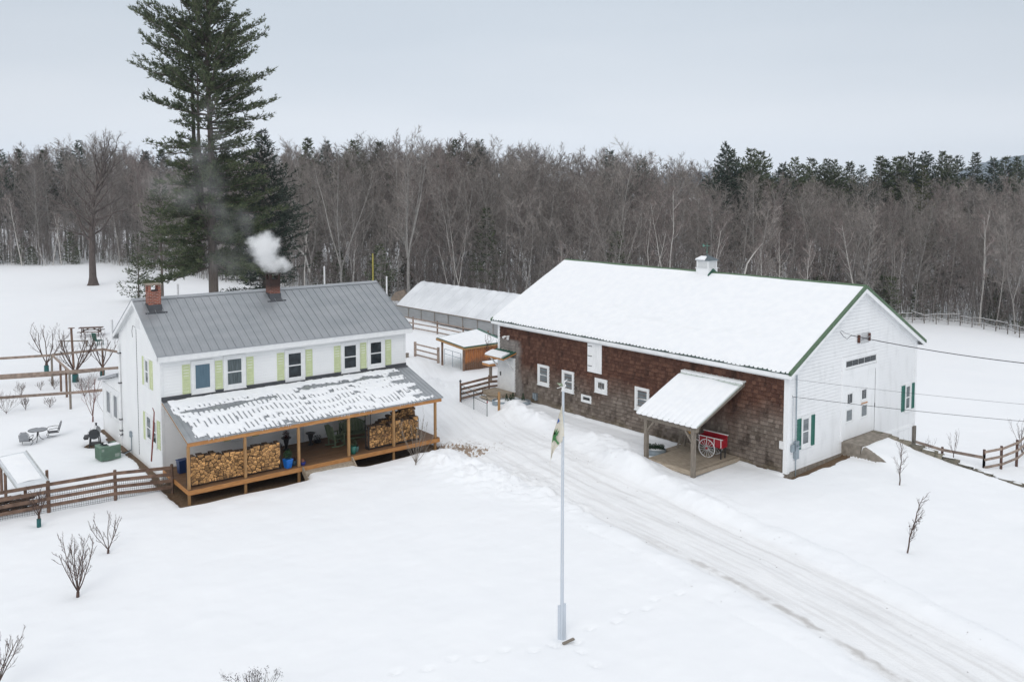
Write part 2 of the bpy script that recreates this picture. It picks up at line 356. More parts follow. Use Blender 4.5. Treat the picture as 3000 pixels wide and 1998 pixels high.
stm = math_('GREATER_THAN', math_('ADD', sp.outputs[2], math_('MULTIPLY', n_deb.outputs[0], 1.3)), 1.63)
col = mixc(math_('MULTIPLY', stm, .85), col, (.26, .165, .09))
rdx = math_('ABSOLUTE', math_('ADD', spz.outputs[0], math_('MULTIPLY', math_('SUBTRACT', n_mid.outputs[0], .5), .5)))
nl_ = noise(.8, 4)
ice = math_('MULTIPLY', math_('MULTIPLY', ramp(math_('ABSOLUTE', math_('ADD', rdx, -1.45)), .22, .05), ramp(spz.outputs[0], .2, .6)), math_('MULTIPLY', ramp(nl_.outputs[0], .44, .56), math_('MULTIPLY', ramp(spz.outputs[1], 41, 46), ramp(spz.outputs[1], 60, 54))))
col = mixc(math_('MULTIPLY', ice, .55), col, (.34, .31, .28))
so_c = mixc(ramp(n_fine.outputs[0], .35, .65), (.10, .062, .036), (.17, .115, .07))
som = ramp(math_('ADD', sp.outputs[0], math_('MULTIPLY', math_('SUBTRACT', n_mid.outputs[0], .5), .8)), .42, .56)
col = mixc(som, col, so_c)
L(col, b.inputs['Base Color'])
bp = N('ShaderNodeBump'); bp.inputs['Strength'].default_value = .55; bp.inputs['Distance'].default_value = .05
hh = math_('ADD', math_('MULTIPLY', n_mid.outputs[0], .35), math_('MULTIPLY', math_('MULTIPLY', n_fine.outputs[0], math_('ADD', math_('MAXIMUM', sp.outputs[1], sp.outputs[0]), .12)), .8))
L(hh, bp.inputs['Height']); L(bp.outputs[0], b.inputs['Normal'])
me.materials.append(gm)
g = bpy.data.objects.new('snowy_ground', me); COL.objects.link(g); tag(g, kind='structure')

# ---------------------------------------------------------------- farmhouse
def siding(mb, fn, segs, z0, z1, ch=.14, ledge=.024, off=.0, slot=.020):
    """lapped boards; segs(z)->list of (a0,a1) spans at height z; fn(a,z,d)->3d with d outward"""
    z = z0
    while z < z1-.01:
        zt = min(z+ch, z1); A = segs((z+zt)/2)
        for (a0, a1) in A:
            n = len(mb.v)
            mb.v += [fn(a0, z, ledge+off), fn(a1, z, ledge+off), fn(a1, zt-slot, .010+off), fn(a0, zt-slot, .010+off), fn(a0, z, off+.001), fn(a1, z, off+.001)]
            mb.f += [(n, n+1, n+2, n+3), (n+4, n+5, n+1, n)]; mb.m += [0, 0]
        z = zt
def window(parent, fn, a0, a1, z0, z1, pane_mat, trim=.12, rail=True, name='window', grid=None, tm=None, sill=True, deep=.07):
    """framed sash window, fn(a,z,d)"""
    f = MB()
    def bb(m, A0, A1, Z0, Z1, d0, d1):
        A0, A1 = min(A0, A1), max(A0, A1)
        vs = [fn(a, z, d) for d in (d0, d1) for a, z in ((A0, Z0), (A1, Z0), (A1, Z1), (A0, Z1))]
        m.add(vs, [(3, 2, 1, 0), (4, 5, 6, 7), (0, 1, 5, 4), (1, 2, 6, 5), (2, 3, 7, 6), (3, 0, 4, 7)])
    lo, hi = min(a0, a1), max(a0, a1); t = trim; s = .055
    bb(f, lo, lo+t, z0, z1, 0, deep); bb(f, hi-t, hi, z0, z1, 0, deep); bb(f, lo+t, hi-t, z1-t, z1, 0, deep-.003); bb(f, lo+t, hi-t, z0, z0+t*.9, 0, deep-.003)
    i0, i1, j0, j1 = lo+t, hi-t, z0+t*.9, z1-t
    for q in ((i0, i0+s, j0, j1), (i1-s, i1, j0, j1), (i0+s, i1-s, j1-s, j1), (i0+s, i1-s, j0, j0+s*1.3)): bb(f, *q, 0, deep*.6)
    if rail: bb(f, i0+s, i1-s, (j0+j1)/2-.028, (j0+j1)/2+.028, 0, deep*.55)
    if grid:
        for k in range(1, grid[0]): a = i0+s+(i1-i0-2*s)*k/grid[0]; bb(f, a-.014, a+.014, j0+s, j1-s, 0, deep*.5)
        for k in range(1, grid[1]): z = j0+s+(j1-j0-2*s)*k/grid[1]; bb(f, i0+s, i1-s, z-.014, z+.014, 0, deep*.48)
    if sill: bb(f, lo-.02, hi+.02, z0-.045, z0, 0, deep+.03)
    o = f.build(name, tm or W_TRIM, parent, fix=True)
    p = MB(); bb(p, i0+s-.005, i1-s+.005, j0+s-.005, j1-s+.005, .001, deep*.5); p.build('pane', pane_mat, o, fix=True)
    return o
def shutter(parent, fn, a0, a1, z0, z1, mat):
    m = MB(); lo, hi = min(a0, a1), max(a0, a1)
    def bb(A0, A1, Z0, Z1, d0, d1):
        vs = [fn(a, z, d) for d in (d0, d1) for a, z in ((A0, Z0), (A1, Z0), (A1, Z1), (A0, Z1))]
        m.add(vs, [(3, 2, 1, 0), (4, 5, 6, 7), (0, 1, 5, 4), (1, 2, 6, 5), (2, 3, 7, 6), (3, 0, 4, 7)])
    t = .05; zm = (z0+z1)/2
    bb(lo, lo+t, z0, z1, .005, .045); bb(hi-t, hi, z0, z1, .005, .045)
    for z in (z0, zm-t/2, z1-t): bb(lo+t, hi-t, z, z+t, .005, .043)
    for za, zb in ((z0+t, zm-t/2), (zm+t/2, z1-t)):
        n = 9
        for k in range(n):
            zz = za+(zb-za)*k/n; h = (zb-za)/n
            m.add([fn(lo+t, zz, .036), fn(hi-t, zz, .036), fn(hi-t, zz+h, .014), fn(lo+t, zz+h, .014), fn(lo+t, zz, .012), fn(hi-t, zz, .012)], [(0, 1, 2, 3), (4, 5, 1, 0)])
    return m.build('shutter', mat, parent, fix=True)

house = empty('farmhouse', (HX, HY, 0), HA, 'white clapboard two storey farmhouse with grey metal roof, two brick chimneys and a long porch', 'house')
LH, DH, EZ, RISE = 12.894, 7.0, 5.904, 1.972; SL = RISE/(DH/2); EO, GO = .385, .26
fF = lambda a, z, d: (a, -d, z)           # front wall, v=0
fG = lambda a, z, d: (-d, a, z)           # left gable, u=0
fR = lambda a, z, d: (LH+d, a, z)         # right gable
fB = lambda a, z, d: (a, DH+d, z)
core = MB()
zt = EZ-.16
core.add([(0, 0, -.4), (LH, 0, -.4), (LH, DH, -.4), (0, DH, -.4), (0, 0, zt), (LH, 0, zt), (LH, DH, zt), (0, DH, zt), (0, DH/2, zt+RISE), (LH, DH/2, zt+RISE)],
         [(0, 1, 5, 4), (2, 3, 7, 6), (1, 2, 6, 9, 5), (3, 0, 4, 8, 7)])
siding(core, fF, lambda z: [(.0, LH)], .5, 5.62)
gab = lambda z: [(0, DH)] if z < zt else [((z-zt)/SL, DH-(z-zt)/SL)]
siding(core, fG, gab, .05, zt+RISE-.05); siding(core, fR, gab, .05, zt+RISE-.05)
core.build('wall', W_SIDING, house)
# ell behind, coplanar with the left gable
ell = MB(); e1 = 10.75
ell.add([(0, DH, -.5), (0, e1, -.5), (0, e1, 2.62), (0, DH, 3.55), (5.5, DH, -.5), (5.5, e1, -.5), (5.5, e1, 2.62), (5.5, DH, 3.55)], [(0, 1, 2, 3), (1, 5, 6, 2), (5, 4, 7, 6), (2, 6, 7, 3)])
siding(ell, fG, lambda z: [(DH, e1)] if z < 2.6 else [(DH, e1-(z-2.6)/.25)], -.3, 3.4)
elo = ell.build('rear_wing', W_SIDING, house)
m = MB(); m.prism([(DH, 3.56), (11.0, 2.62), (11.0, 2.76), (DH, 3.70)], lambda a, b, d: (d, a, b), -.22, 5.7); m.build('wing_roof', ROOF_G, elo)
m = MB(); m.prism([(DH, 3.70), (10.9, 2.79), (10.9, 2.84), (DH, 3.76)], lambda a, b, d: (d, a, b), -.15, 5.6); m.build('snow', SNOW, elo, fix=True)
m = MB(); m.box(-.05, .005, DH+.03, e1, 2.36, 2.62); m.box(-.045, .004, 10.62, e1, -.3, 2.4); m.build('trim', W_TRIM, elo)
window(house, fG, 7.55, 8.5, 1.0, 2.4, GL_SC, .07, False, sill=False); window(house, fG, 9.0, 9.98, .98, 2.36, GL_SC, .07, False, sill=False)
# corner boards, frieze and rakes
m = MB()
m.box(-.03, .11, -.03, 0, .5, 5.66); m.box(-.03, 0, 0, .11, .05, 5.7)
m.box(LH-.11, LH+.03, -.03, 0, .5, 5.66); m.box(LH, LH+.03, 0, .11, 0, 5.7)
m.box(-.03, 0, DH-.11, DH+.03, .05, 5.7)
m.build('corner_board', W_TRIM, house)
m = MB()
m.box(-.02, LH+.02, -.04, 0, 5.46, 5.72)
m.box(-.255, LH+.255, -.36, -.33, 5.40, 5.665); m.box(-.25, LH+.25, -.33, -.04, 5.47, 5.49)  # box eave
m.box(-.255, LH+.255, DH+.33, DH+.36, 5.40, 5.665); m.box(-.25, LH+.25, DH+.04, DH+.33, 5.47, 5.49)
m.build('eave_trim', W_TRIM, house)
for u0, u1 in ((-.255, -.225), (LH+.225, LH+.255), (-.035, 0), (LH, LH+.035)):
    m = MB(); w_ = .19 if abs(u1-u0) < .031 else .24
    for s in (0, 1):
        P = lambda v: (v if not s else DH-v)
        def fn(a, b, d): return (d, P(a), b)
        y0 = -.36 if w_ < .2 else 0
        m.prism([(y0, EZ+SL*y0-.03), (DH/2, EZ+RISE-.03), (DH/2, EZ+RISE-.03-w_), (y0, EZ+SL*y0-.03-w_)], fn, u0, u1)
    m.build('rake_board', W_TRIM, house, fix=True)
m = MB()
for s in (0, 1):
    P = lambda v: (v if not s else DH-v)
    m.prism([(-.33, EZ-SL*.33-.10), (DH/2, EZ+RISE-.10), (DH/2, EZ+RISE-.125), (-.33, EZ-SL*.33-.125)], lambda a, b, d: (d, P(a), b), -.226, -.034)
m.build('soffit', W_TRIM, house, fix=True)
# roof with standing seams
m = MB(); z0 = lambda v: EZ+SL*v
for s in (0, 1):
    P = (lambda v: v) if s == 0 else (lambda v: DH-v)
    m.prism([(-EO, z0(-EO)), (DH/2, z0(DH/2)), (DH/2, z0(DH/2)-.03), (-EO, z0(-EO)-.03)], lambda a, b, d: (d, P(a), b), -GO, LH+GO)
    n = 33
    for k in range(n+1):
        u = -GO+.01+(LH+2*GO-.02)*k/n
        m.prism([(-EO, z0(-EO)), (DH/2-.02, z0(DH/2-.02)), (DH/2-.02, z0(DH/2-.02)+.04), (-EO, z0(-EO)+.04)], lambda a, b, d: (d, P(a), b), u-.012, u+.012)
        if k < n:
            for q in (.33, .66):
                uu = u+(LH+2*GO)/n*q
                m.prism([(-EO, z0(-EO)), (DH/2-.02, z0(DH/2-.02)), (DH/2-.02, z0(DH/2-.02)+.008), (-EO, z0(-EO)+.008)], lambda a, b, d: (d, P(a), b), uu-.01, uu+.01)
rf = m.build('roof', ROOF_G, house, fix=True)
m = MB()
for s in (0, 1):
    P = (lambda v: v) if s == 0 else (lambda v: DH-v)
    m.prism([(DH/2-.17, z0(DH/2-.17)+.045), (DH/2, z0(DH/2)+.055), (DH/2, z0(DH/2)+.03), (DH/2-.17, z0(DH/2-.17)+.02)], lambda a, b, d: (d, P(a), b), -GO, LH+GO)
m.build('ridge_cap', ROOF_G, rf, fix=True)
# chimneys
brick = bpy.data.materials.new('red_brick'); brick.use_nodes = True; nt = brick.node_tree; L = nt.links.new
b = nt.nodes['Principled BSDF']; b.inputs['Roughness'].default_value = .9
tc = nt.nodes.new('ShaderNodeTexCoord'); gN = nt.nodes.new('ShaderNodeNewGeometry'); spx = nt.nodes.new('ShaderNodeSeparateXYZ'); ad = nt.nodes.new('ShaderNodeMath'); ad.operation = 'ADD'; cx = nt.nodes.new('ShaderNodeCombineXYZ')
L(tc.outputs['Object'], spx.inputs[0]); L(spx.outputs[0], ad.inputs[0]); L(spx.outputs[1], ad.inputs[1]); L(ad.outputs[0], cx.inputs[0]); L(spx.outputs[2], cx.inputs[1])
bt = nt.nodes.new('ShaderNodeTexBrick'); bt.inputs['Scale'].default_value = 1; bt.inputs['Brick Width'].default_value = .2; bt.inputs['Row Height'].default_value = .075; bt.inputs['Mortar Size'].default_value = .008
bt.inputs['Color1'].default_value = (.32, .085, .045, 1); bt.inputs['Color2'].default_value = (.17, .045, .03, 1); bt.inputs['Mortar'].default_value = (.38, .32, .28, 1); L(cx.outputs[0], bt.inputs[0])
soot = nt.nodes.new('ShaderNodeMapRange'); soot.inputs[1].default_value = 7.6; soot.inputs[2].default_value = 8.15
oi = nt.nodes.new('ShaderNodeObjectInfo'); spl = nt.nodes.new('ShaderNodeMath'); spl.operation = 'MULTIPLY'; spl.inputs[1].default_value = 1
L(spx.outputs[2], soot.inputs[0]); L(soot.outputs[0], spl.inputs[0])
mxb = nt.nodes.new('ShaderNodeMix'); mxb.data_type = 'RGBA'; L(bt.outputs[0], mxb.inputs[6]); mxb.inputs[7].default_value = (.025, .015, .013, 1)
L(mxb.outputs[2], b.inputs['Base Color']); mxb.inputs[0].default_value = 0
brick2 = brick.copy(); brick2.name = 'sooty_brick'; n2 = brick2.node_tree
nm = {n.bl_idname: n for n in n2.nodes}
msk = n2.nodes.new('ShaderNodeMath'); msk.operation = 'MULTIPLY'; msk.inputs[1].default_value = .95
for n in n2.nodes:
    if n.bl_idname == 'ShaderNodeMapRange': mrn = n
    if n.bl_idname == 'ShaderNodeMix': mixn = n
n2.links.new(mrn.outputs[0], msk.inputs[0]); n2.links.new(msk.outputs[0], mixn.inputs[0])
def chimney(u0, u1, v0, v1, top, mat, cap):
    m = MB(); zb = 7.0; t = .11; zo = top-.33
    m.box(u0, u1, v0, v1, zb, zo)
    for a in (u0, u1-t):
        for b_ in (v0, v1-t): m.box(a, a+t, b_, b_+t, zo, top-.03)
    for k in range(2):
        m.box(u0-.015, u1+.015, v0-.015, v1+.015, zo-.09*k-.06, zo-.09*k-.012) if k == 0 else None
    ch = m.build('chimney', mat, house)
    m = MB(); m.box(u0-.05, u1+.05, v0-.05, v1+.05, top-.03, top+.02); m.build('cap', cap, ch)
    m = MB(); m.box(u0+t, u1-t, v0+t, v1-t, zo, zo+.05); m.build('flue', BLACK, ch)
    m = MB(); zf = z0(v0); m.prism([(v0-.12, z0(v0-.12)+.012), (v0-.02, z0(v0)+.02), (v0-.02, z0(v0)+.27), (v1+.02, z0(v0)+.32), (v1+.02, z0(v0)-.1), (v0-.1, z0(v0)-.15)], lambda a, b, d: (d, a, b), u0-.03, u1+.03)
    m.box(u0-.22, u1+.22, v0-.24, v0-.10, z0(v0-.24)-.02, z0(v0-.17)+.028)
    m.build('flashing', ROOF_DK, ch, fix=True)
chimney(.3, .86, 2.62, 3.16, 8.62, brick, M('chimney_cap_slab', (.30, .25, .2)))
chimney(6.42, 6.98, 2.75, 3.29, 8.78, brick2, M('sooty_cap_slab', (.05, .045, .04)))
# windows, shutters upstairs
for a0, a1, z0_, z1_, g in ((1.34, 2.42, 3.72, 5.24, GL_BL), (2.86, 3.94, 3.70, 5.30, GL_LC), (5.94, 7.0, 3.62, 5.22, GL_DK), (9.02, 10.09, 3.69, 5.26, GL_DK), (10.56, 11.6, 3.72, 5.26, GL_DK)):
    window(house, fF, a0, a1, z0_, z1_, g, .15, g is not GL_BL)
for a0, a1 in ((.94, 1.3), (2.47, 2.82), (3.99, 4.34), (5.54, 5.9), (7.06, 7.42), (8.63, 8.99), (10.14, 10.5), (11.66, 12.01)):
    shutter(house, fF, a0, a1, 3.76, 5.12, SHUT_L)
window(house, fG, 1.74, 2.44, 3.92, 5.24, GL_LC, .09); shutter(house, fG, 2.47, 2.84, 3.85, 5.22, SHUT_L); shutter(house, fG, 1.2, 1.64, 3.85, 5.2, SHUT_L)
window(house, fG, 1.52, 2.44, 1.26, 2.56, GL_LC, .10); window(house, fG, .70, 1.46, 1.26, 2.56, GL_DK, .10)
shutter(house, fG, 2.50, 2.88, 1.2, 2.54, SHUT_L); shutter(house, fG, .26, .66, 1.25, 2.56, SHUT_L)
# attic vent, downspout, meter and pipes
m = MB(); m.prism([(3.13, 6.46), (3.82, 6.46), (3.82, 6.92), (3.47, 7.12), (3.13, 6.92)], lambda a, b, d: (-d, a, b), .01, .03)
for k in range(6): m.box(-.055, -.02, 3.17, 3.78, 6.50+k*.075, 6.53+k*.075)
m.build('attic_vent', W_TRIM, house, fix=True)
m = MB(); m.tube([(-.2, DH-.3, 5.35), (-.12, DH-.25, 4.9), (-.09, DH-.22, 4.3), (-.09, DH-.22, .6), (-.2, DH-.22, .4)], .055, 8)
dsp = m.build('downspout', W_TRIM, house)
for z in (4.75, 3.2, 1.3, .72, .5): m = MB(); m.box(-.17, 0, DH-.31, DH-.13, z, z+.05); m.build('strap', IRON, dsp)
m = MB(); m.tube([(-.28, DH+.3, 5.4), (-.28, DH+.3, 6.45)], .07, 8); m.build('vent_pipe', W_TRIM, house)
m = MB(); m.box(-.11, 0, 4.98, 5.2, .78, 1.06); m.tube([(-.04, 5.09, .8), (-.05, 5.09, .1), (-.5, 4.6, .12)], .022, 6); m.build('disconnect_box', GALV, house)
m = MB(); m.tube([(-.025, 3.78, 6.4), (-.025, 3.78, .2)], .012, 5); m.tube([(-.03, 3.8, 6.45), (-.03, 4.3, 6.5), (-.03, 4.5, 6.2), (-.03, 4.4, 5.9)], .01, 4); m.build('service_cable', IRON, house)
# plain back wall face and base stones
m = MB(); m.box(.0, LH, .02, .2, -.3, .12); m.build('foundation', CONC, house)

# ---- porch
PD, PZ = 3.63, 2.52; PS = (3.62-PZ)/PD; pz = lambda v: 3.62+PS*v   # v negative outwards
porch = MB(); U0, U1 = -.03, 12.94
fp = lambda a, b, d: (d, -a, b)
porch.prism([(0.02, pz(-.02)), (PD, PZ), (PD, PZ-.03), (0.02, pz(-.02)-.03)], fp, U0, U1)
npan = 56
for k in range(npan+1):
    u = U0+.012+(U1-U0-.024)*k/npan
    porch.prism([(0.04, pz(-.04)), (PD, PZ), (PD, PZ+.02), (0.04, pz(-.04)+.02)], fp, u-.011, u+.011)
pr = porch.build('porch_roof', ROOF_G, house, fix=True)
m = MB(); m.box(U0+.01, U1-.01, -.06, -.04, pz(0)-.05, pz(0)+.13); m.prism([(0.06, pz(-.06)+.03), (.26, pz(-.26)+.03), (.26, pz(-.26)+.022), (0.06, pz(-.06)+.022)], fp, U0, U1); m.build('flashing', ROOF_DK, pr, fix=True)
# snow lying on the porch roof, broken up along the ribs
du, dv = .058, .045; nu = int((U1-U0-.1)/du); nv = int((PD-.1)/dv)
uu = U0+.05+np.arange(nu+1)*du; tt = .07+np.arange(nv+1)*dv
UU, TT = np.meshgrid(uu, tt)
pan = (UU-U0)/((U1-U0)/npan); pk = np.floor(pan/1.0); fr = np.abs(pan-np.round(pan)); T = TT/PD
hsh = lambda k, s=0: _T[(k.astype(int)*7+s) % 256, (k.astype(int)*13+5*s) % 256]
nz = fbm(UU*1.4+3, TT*1.6+8, 3); nzf = fbm(UU*5, TT*5+40, 2)
jog = (hsh(np.floor(pan), 17)-.5)*.35
ph = (T*5.2+.10*UU+.75*fbm(UU*.5, TT*.6+3, 2)+jog) % 1.0
gapw = (.12+.42*np.clip(.5+1.3*fbm(UU*.8+50, TT*1.1+9, 3), 0, 1))*np.clip(ph-.3+.35*fbm(UU*.7+20, TT*.8, 2), 0, 1)**1.4
big = (np.floor(pan) % 2)
cov = (fr > gapw*np.where(big > 0, 1, .55)).astype(float)*.9
row = np.floor(T*5.2+.10*UU+.25*nz)
bare = (hsh(np.floor(pan), 3)*.55+hsh(row, 9)*.3+.5*nz) > .80
cov = np.where(bare & (ph > .55), 0, cov)
cov = np.where(T < .24+.06*nz-.04*sm(5, 7, UU), 1, cov)              # unbroken band against the wall
cov = np.where((T < .055+.03*nz), 0, cov)
cov = np.where((np.abs(T-.34-.02*np.sin(UU)) < .05+.05*nz) & (UU > .4) & (UU < 5.0), 0, cov)
cov = np.where((np.abs(T-.22-.0*UU-.04*nz) < .045+.05*nzf) & (UU > 6.2) & (UU < 11), 0, cov)
cov = np.where((UU > 10.9+T*.9+.5*nz+.3*nzf) & (np.abs(((T*4.6) % 1)-.5) > .26-.08*nz), 0, cov)
cov = np.where((UU > 12.55) | (UU > 12.1+.5*nzf), 0, cov)
cov = np.where((UU < .18+.9*np.clip(T-.1, 0, 1)*.35+.25*nz), 0, cov)
cov = np.where((T > .93-.05*nzf) & (UU < .9), 0, cov)
m = MB(); idx = {}
def spv(i, j, top):
    key = (i, j, top)
    if key not in idx:
        u = uu[i]; t = tt[j]; h = .012
        if top:
            c = cov[max(0, j-1):j+1, max(0, i-1):i+1].min() if True else 1
            h = .075+.025*nz[j, i]+.02*nzf[j, i] if c > .5 else .03
        idx[key] = len(m.v); m.v.append((u+.012*nzf[j, i], -t, pz(-t)+h))
    return idx[key]
C_ = cov > .5
for j in range(nv):
    for i in range(nu):
        if not C_[j, i]: continue
        m.f.append((spv(i, j, 1), spv(i, j+1, 1), spv(i+1, j+1, 1), spv(i+1, j, 1))); m.m.append(0)
        for (di, dj, a, b_) in ((-1, 0, (i, j), (i, j+1)), (1, 0, (i+1, j+1), (i+1, j)), (0, -1, (i+1, j), (i, j)), (0, 1, (i, j+1), (i+1, j+1))):
            ii, jj = i+di, j+dj
            if not (0 <= ii < nu and 0 <= jj < nv and C_[jj, ii]):
                m.f.append((spv(*a, 1), spv(*a, 0), spv(*b_, 0), spv(*b_, 1))); m.m.append(0)
m.build('snow', SNOW, pr, smooth=True, fix=True)
# icicles
m = MB(); rr = random.Random(4)
for k in range(60):
    u = rr.choice([1, 1.7, 3.2, 4.4, 7.3, 8.5, 10.6, 11.5])+rr.gauss(0, .3); h = rr.uniform(.04, .13)
    m.tube([(u, -PD-.012, PZ+.01), (u, -PD-.012, PZ-h)], [.012, .001], 4)
m.build('icicles', M('ice', (.75, .8, .85), None, .15), pr)
m = MB()
m.box(0, 12.86, -3.58, -3.53, PZ-.21, PZ-.035); m.box(.0, 12.86, -3.52, -3.42, PZ-.22, PZ-.05)
m.build('porch_beam', PINE_W, house)
m = MB()
for u in (0, 12.84): m.prism([(.02, pz(-.02)-.04), (3.52, PZ-.03), (3.52, PZ-.14), (.02, pz(-.02)-.16)], fp, u, u+.05)
for k in range(1, 21): u = 12.85*k/21; m.prism([(.02, pz(-.02)-.05), (3.42, PZ-.02), (3.42, PZ-.12), (.02, pz(-.02)-.16)], fp, u, u+.045)
m.build('porch_rafters', POST_W, house, fix=True)
for u in (.03, 2.5, 5.03, 7.59, 10.07, 12.53):
    zb = -.5
    m = MB(); m.box(u-.055, u+.055, -3.53, -3.42, .46, PZ-.2); m.box(u-.055, u+.055, -3.50, -3.42, zb, .24); m.build('porch_post', POST_W, house)
m = MB()
nb = 26
for k in range(nb): v = -3.56+3.56*k/nb; m.box(-.02, 12.74, v+.004, v+3.56/nb-.004, .425, .455+.0015*(k % 3))
m.build('porch_deck', DECK_W, house)
m = MB(); m.box(-.03, 5.16, -3.565, -3.53, .22, .42); m.box(7.7, 12.75, -3.565, -3.53, .22, .42); m.box(5.16, 7.7, -3.56, -3.53, .2, .42)
m.box(-.03, .005, -3.53, 0, .22, .42); m.box(12.715, 12.75, -3.53, 0, .22, .42); m.build('rim_board', PINE_W, house)
m = MB(); m.box(5.2, 7.66, -3.86, -3.575, .20, .24); m.box(5.2, 7.66, -3.85, -3.82, .02, .20)
for u in (5.14, 7.66): m.prism([(3.57, .44), (3.66, .44), (4.45, -.18), (4.45, -.4), (4.2, -.4), (3.57, .16)], fp, u, u+.045)
m.build('porch_steps', DK2_W, house, fix=True)
m = MB(); m.box(5.86, 7.05, -.035, 0, .46, 2.62); dr = m.build('door_frame', W_TRIM, house)
m = MB(); m.box(6.02, 6.90, -.055, -.035, .5, 2.5); d_ = m.build('front_door', M('grey_white_door', (.62, .65, .68)), house)
m = MB(); m.lathe([(.03, 0), (.03, .03)], 8, (6.1, -.08, 1.4)); m.build('handle', BLACK, d_)
for u in (3.2, 9.2): window(house, fF, u, u+.95, 1.15, 2.6, GL_DK, .12)
for u in (2.8, 4.2, 8.8, 10.2): shutter(house, fF, u, u+.34, 1.2, 2.55, SHUT_L)
m = MB(); m.tube([(9.75, -1.75, .5), (9.75, -1.75, 3.0)], .02, 5); m.tube([(9.55, -1.55, .8), (9.55, -1.55, 3.0)], .02, 5); m.build('hanging_chain', IRON, house)

# ---------------------------------------------------------------- barn
barn = empty('barn', (BX, BY, 0), BA, 'big barn with snow covered roof, brown shingled long side and white gable with tall doors', 'barn')
LB, DB, BZ, BR = 20.148, 12.2, 5.236, 3.181; BSL = BR/(DB/2); BE, BG_ = .363, .337; WT = 4.70
gL = lambda a, z, d: (-d, a, z)      # long shingled side (u=0), a=v
gG = lambda a, z, d: (a, -d, z)      # gable (v=0), a=u
rz = lambda u: BZ+BSL*u if u <= DB/2 else BZ+BSL*(DB-u)
m = MB(); q = BZ-.2
m.add([(.02, .02, -.5), (DB-.02, .02, -2.5), (DB-.02, LB, -2.5), (.02, LB, -.5), (.02, .02, q), (DB-.02, .02, q), (DB-.02, LB, q), (.02, LB, q), (DB/2, .02, q+BR), (DB/2, LB, q+BR)],
      [(0, 1, 5, 8, 4), (2, 3, 7, 9, 6), (3, 0, 4, 7), (1, 2, 6, 5)])
siding(m, gG, lambda z: [(.0, DB)] if z < q else [((z-q)/BSL, DB-(z-q)/BSL)], .5, q+BR-.05, .16, .016, slot=.012)
siding(m, gG, lambda z: [(9.0-0, DB-.3)], -.6, .5, .16, .016, slot=.012)
m.build('gable_wall', W_OLD, barn)
# shingles
shm = bpy.data.materials.new('cedar_shingle'); shm.use_nodes = True; nt = shm.node_tree; L = nt.links.new; N = nt.nodes.new
b = nt.nodes['Principled BSDF']; b.inputs['Roughness'].default_value = .85; b.inputs['Specular IOR Level'].default_value = .2
tc = N('ShaderNodeTexCoord'); g_ = N('ShaderNodeNewGeometry'); sp = N('ShaderNodeSeparateXYZ'); L(tc.outputs['Object'], sp.inputs[0])
def cramp(f, els):
    r = N('ShaderNodeValToRGB'); L(f, r.inputs[0])
    for i, (p, c) in enumerate(els):
        e = r.color_ramp.elements[i] if i < 2 else r.color_ramp.elements.new(p)
        e.position = p; e.color = tuple(c)+(1,)
    return r.outputs[0]
up = cramp(g_.outputs['Random Per Island'], [(0, (.078, .036, .026)), (.35, (.098, .047, .033)), (.7, (.120, .059, .041)), (1, (.155, .079, .054))])
dn = cramp(g_.outputs['Random Per Island'], [(0, (.13, .105, .087)), (.4, (.165, .135, .113)), (.75, (.20, .165, .14)), (1, (.25, .21, .18))])
gr = cramp(g_.outputs['Random Per Island'], [(0, (.20, .185, .175)), (1, (.33, .31, .29))])
nl = noise(.55, 3); nt2 = noise(1.6, 4, (1, 1, .6))
hgt = math_('ADD', sp.outputs[2], math_('MULTIPLY', math_('SUBTRACT', nl.outputs[0], .5), 2.6))
f1 = ramp(math_('SUBTRACT', hgt, math_('MULTIPLY', ramp(sp.outputs[1], 6, 0), .6)), 2.9, 1.5)
c = mixc(f1, up, dn)
dk = ramp(nt2.outputs[0], .55, .68)
c = mixc(math_('MULTIPLY', dk, .62), c, (.026, .016, .013))
# bleached patch by the side door
yy = math_('MULTIPLY', ramp(math_('ADD', sp.outputs[1], math_('MULTIPLY', nl.outputs[0], 1.2)), 18.5, 18.9), ramp(sp.outputs[2], 4.05, 3.85))
c = mixc(math_('MULTIPLY', yy, .85), c, gr)
mo = math_('MULTIPLY', ramp(hgt, .95, .4), ramp(nl.outputs[0], .4, .6)); c = mixc(math_('MULTIPLY', mo, .6), c, (.15, .125, .05))
n3 = noise(14, 3, (4, 4, .6)); bs = N('ShaderNodeVectorMath'); bs.operation = 'SCALE'; L(c, bs.inputs[0]); L(math_('ADD', math_('MULTIPLY', n3.outputs[0], .7), .62), bs.inputs['Scale'])
L(bs.outputs[0], b.inputs['Base Color'])
m = MB(); rr = random.Random(11); z = .3; ch = .195; row = 0
while z < WT-.02:
    a = .13-rr.random()*.1
    while a < LB-.13:
        w_ = rr.choice([.11, .14, .17, .2, .24]); a1 = min(a+w_, LB-.12); a0 = max(a, .12)
        if a1-a0 > .03:
            o_ = rr.uniform(.048, .060); dz = rr.uniform(-.009, .006); zt_ = min(z+ch-.034, WT)
            n = len(m.v); g2 = .004
            m.v += [gL(a0+g2, z+dz, o_), gL(a1-g2, z+dz, o_), gL(a1-g2, zt_, .012), gL(a0+g2, zt_, .012), gL(a0+g2, z+dz, .0), gL(a1-g2, z+dz, .0)]
            m.f += [(n, n+3, n+2, n+1), (n+4, n, n+1, n+5), (n+4, n+3, n), (n+1, n+2, n+5)]; m.m += [0]*4
        a = a1 if a1 > a else a+w_
    z += ch; row += 1
m.box(-.005, .02, .1, LB-.1, .2, WT)
m.build('shingled_wall', shm, barn)
m = MB()
m.box(-.06, 0, .0, .17, .45, 4.95); m.box(-.06, .16, -.035, 0, .45, 5.0)
m.box(-.06, 0, LB-.16, LB+.02, .6, 4.9); m.box(DB-.16, DB+.03, -.035, 0, .6, 5.0)
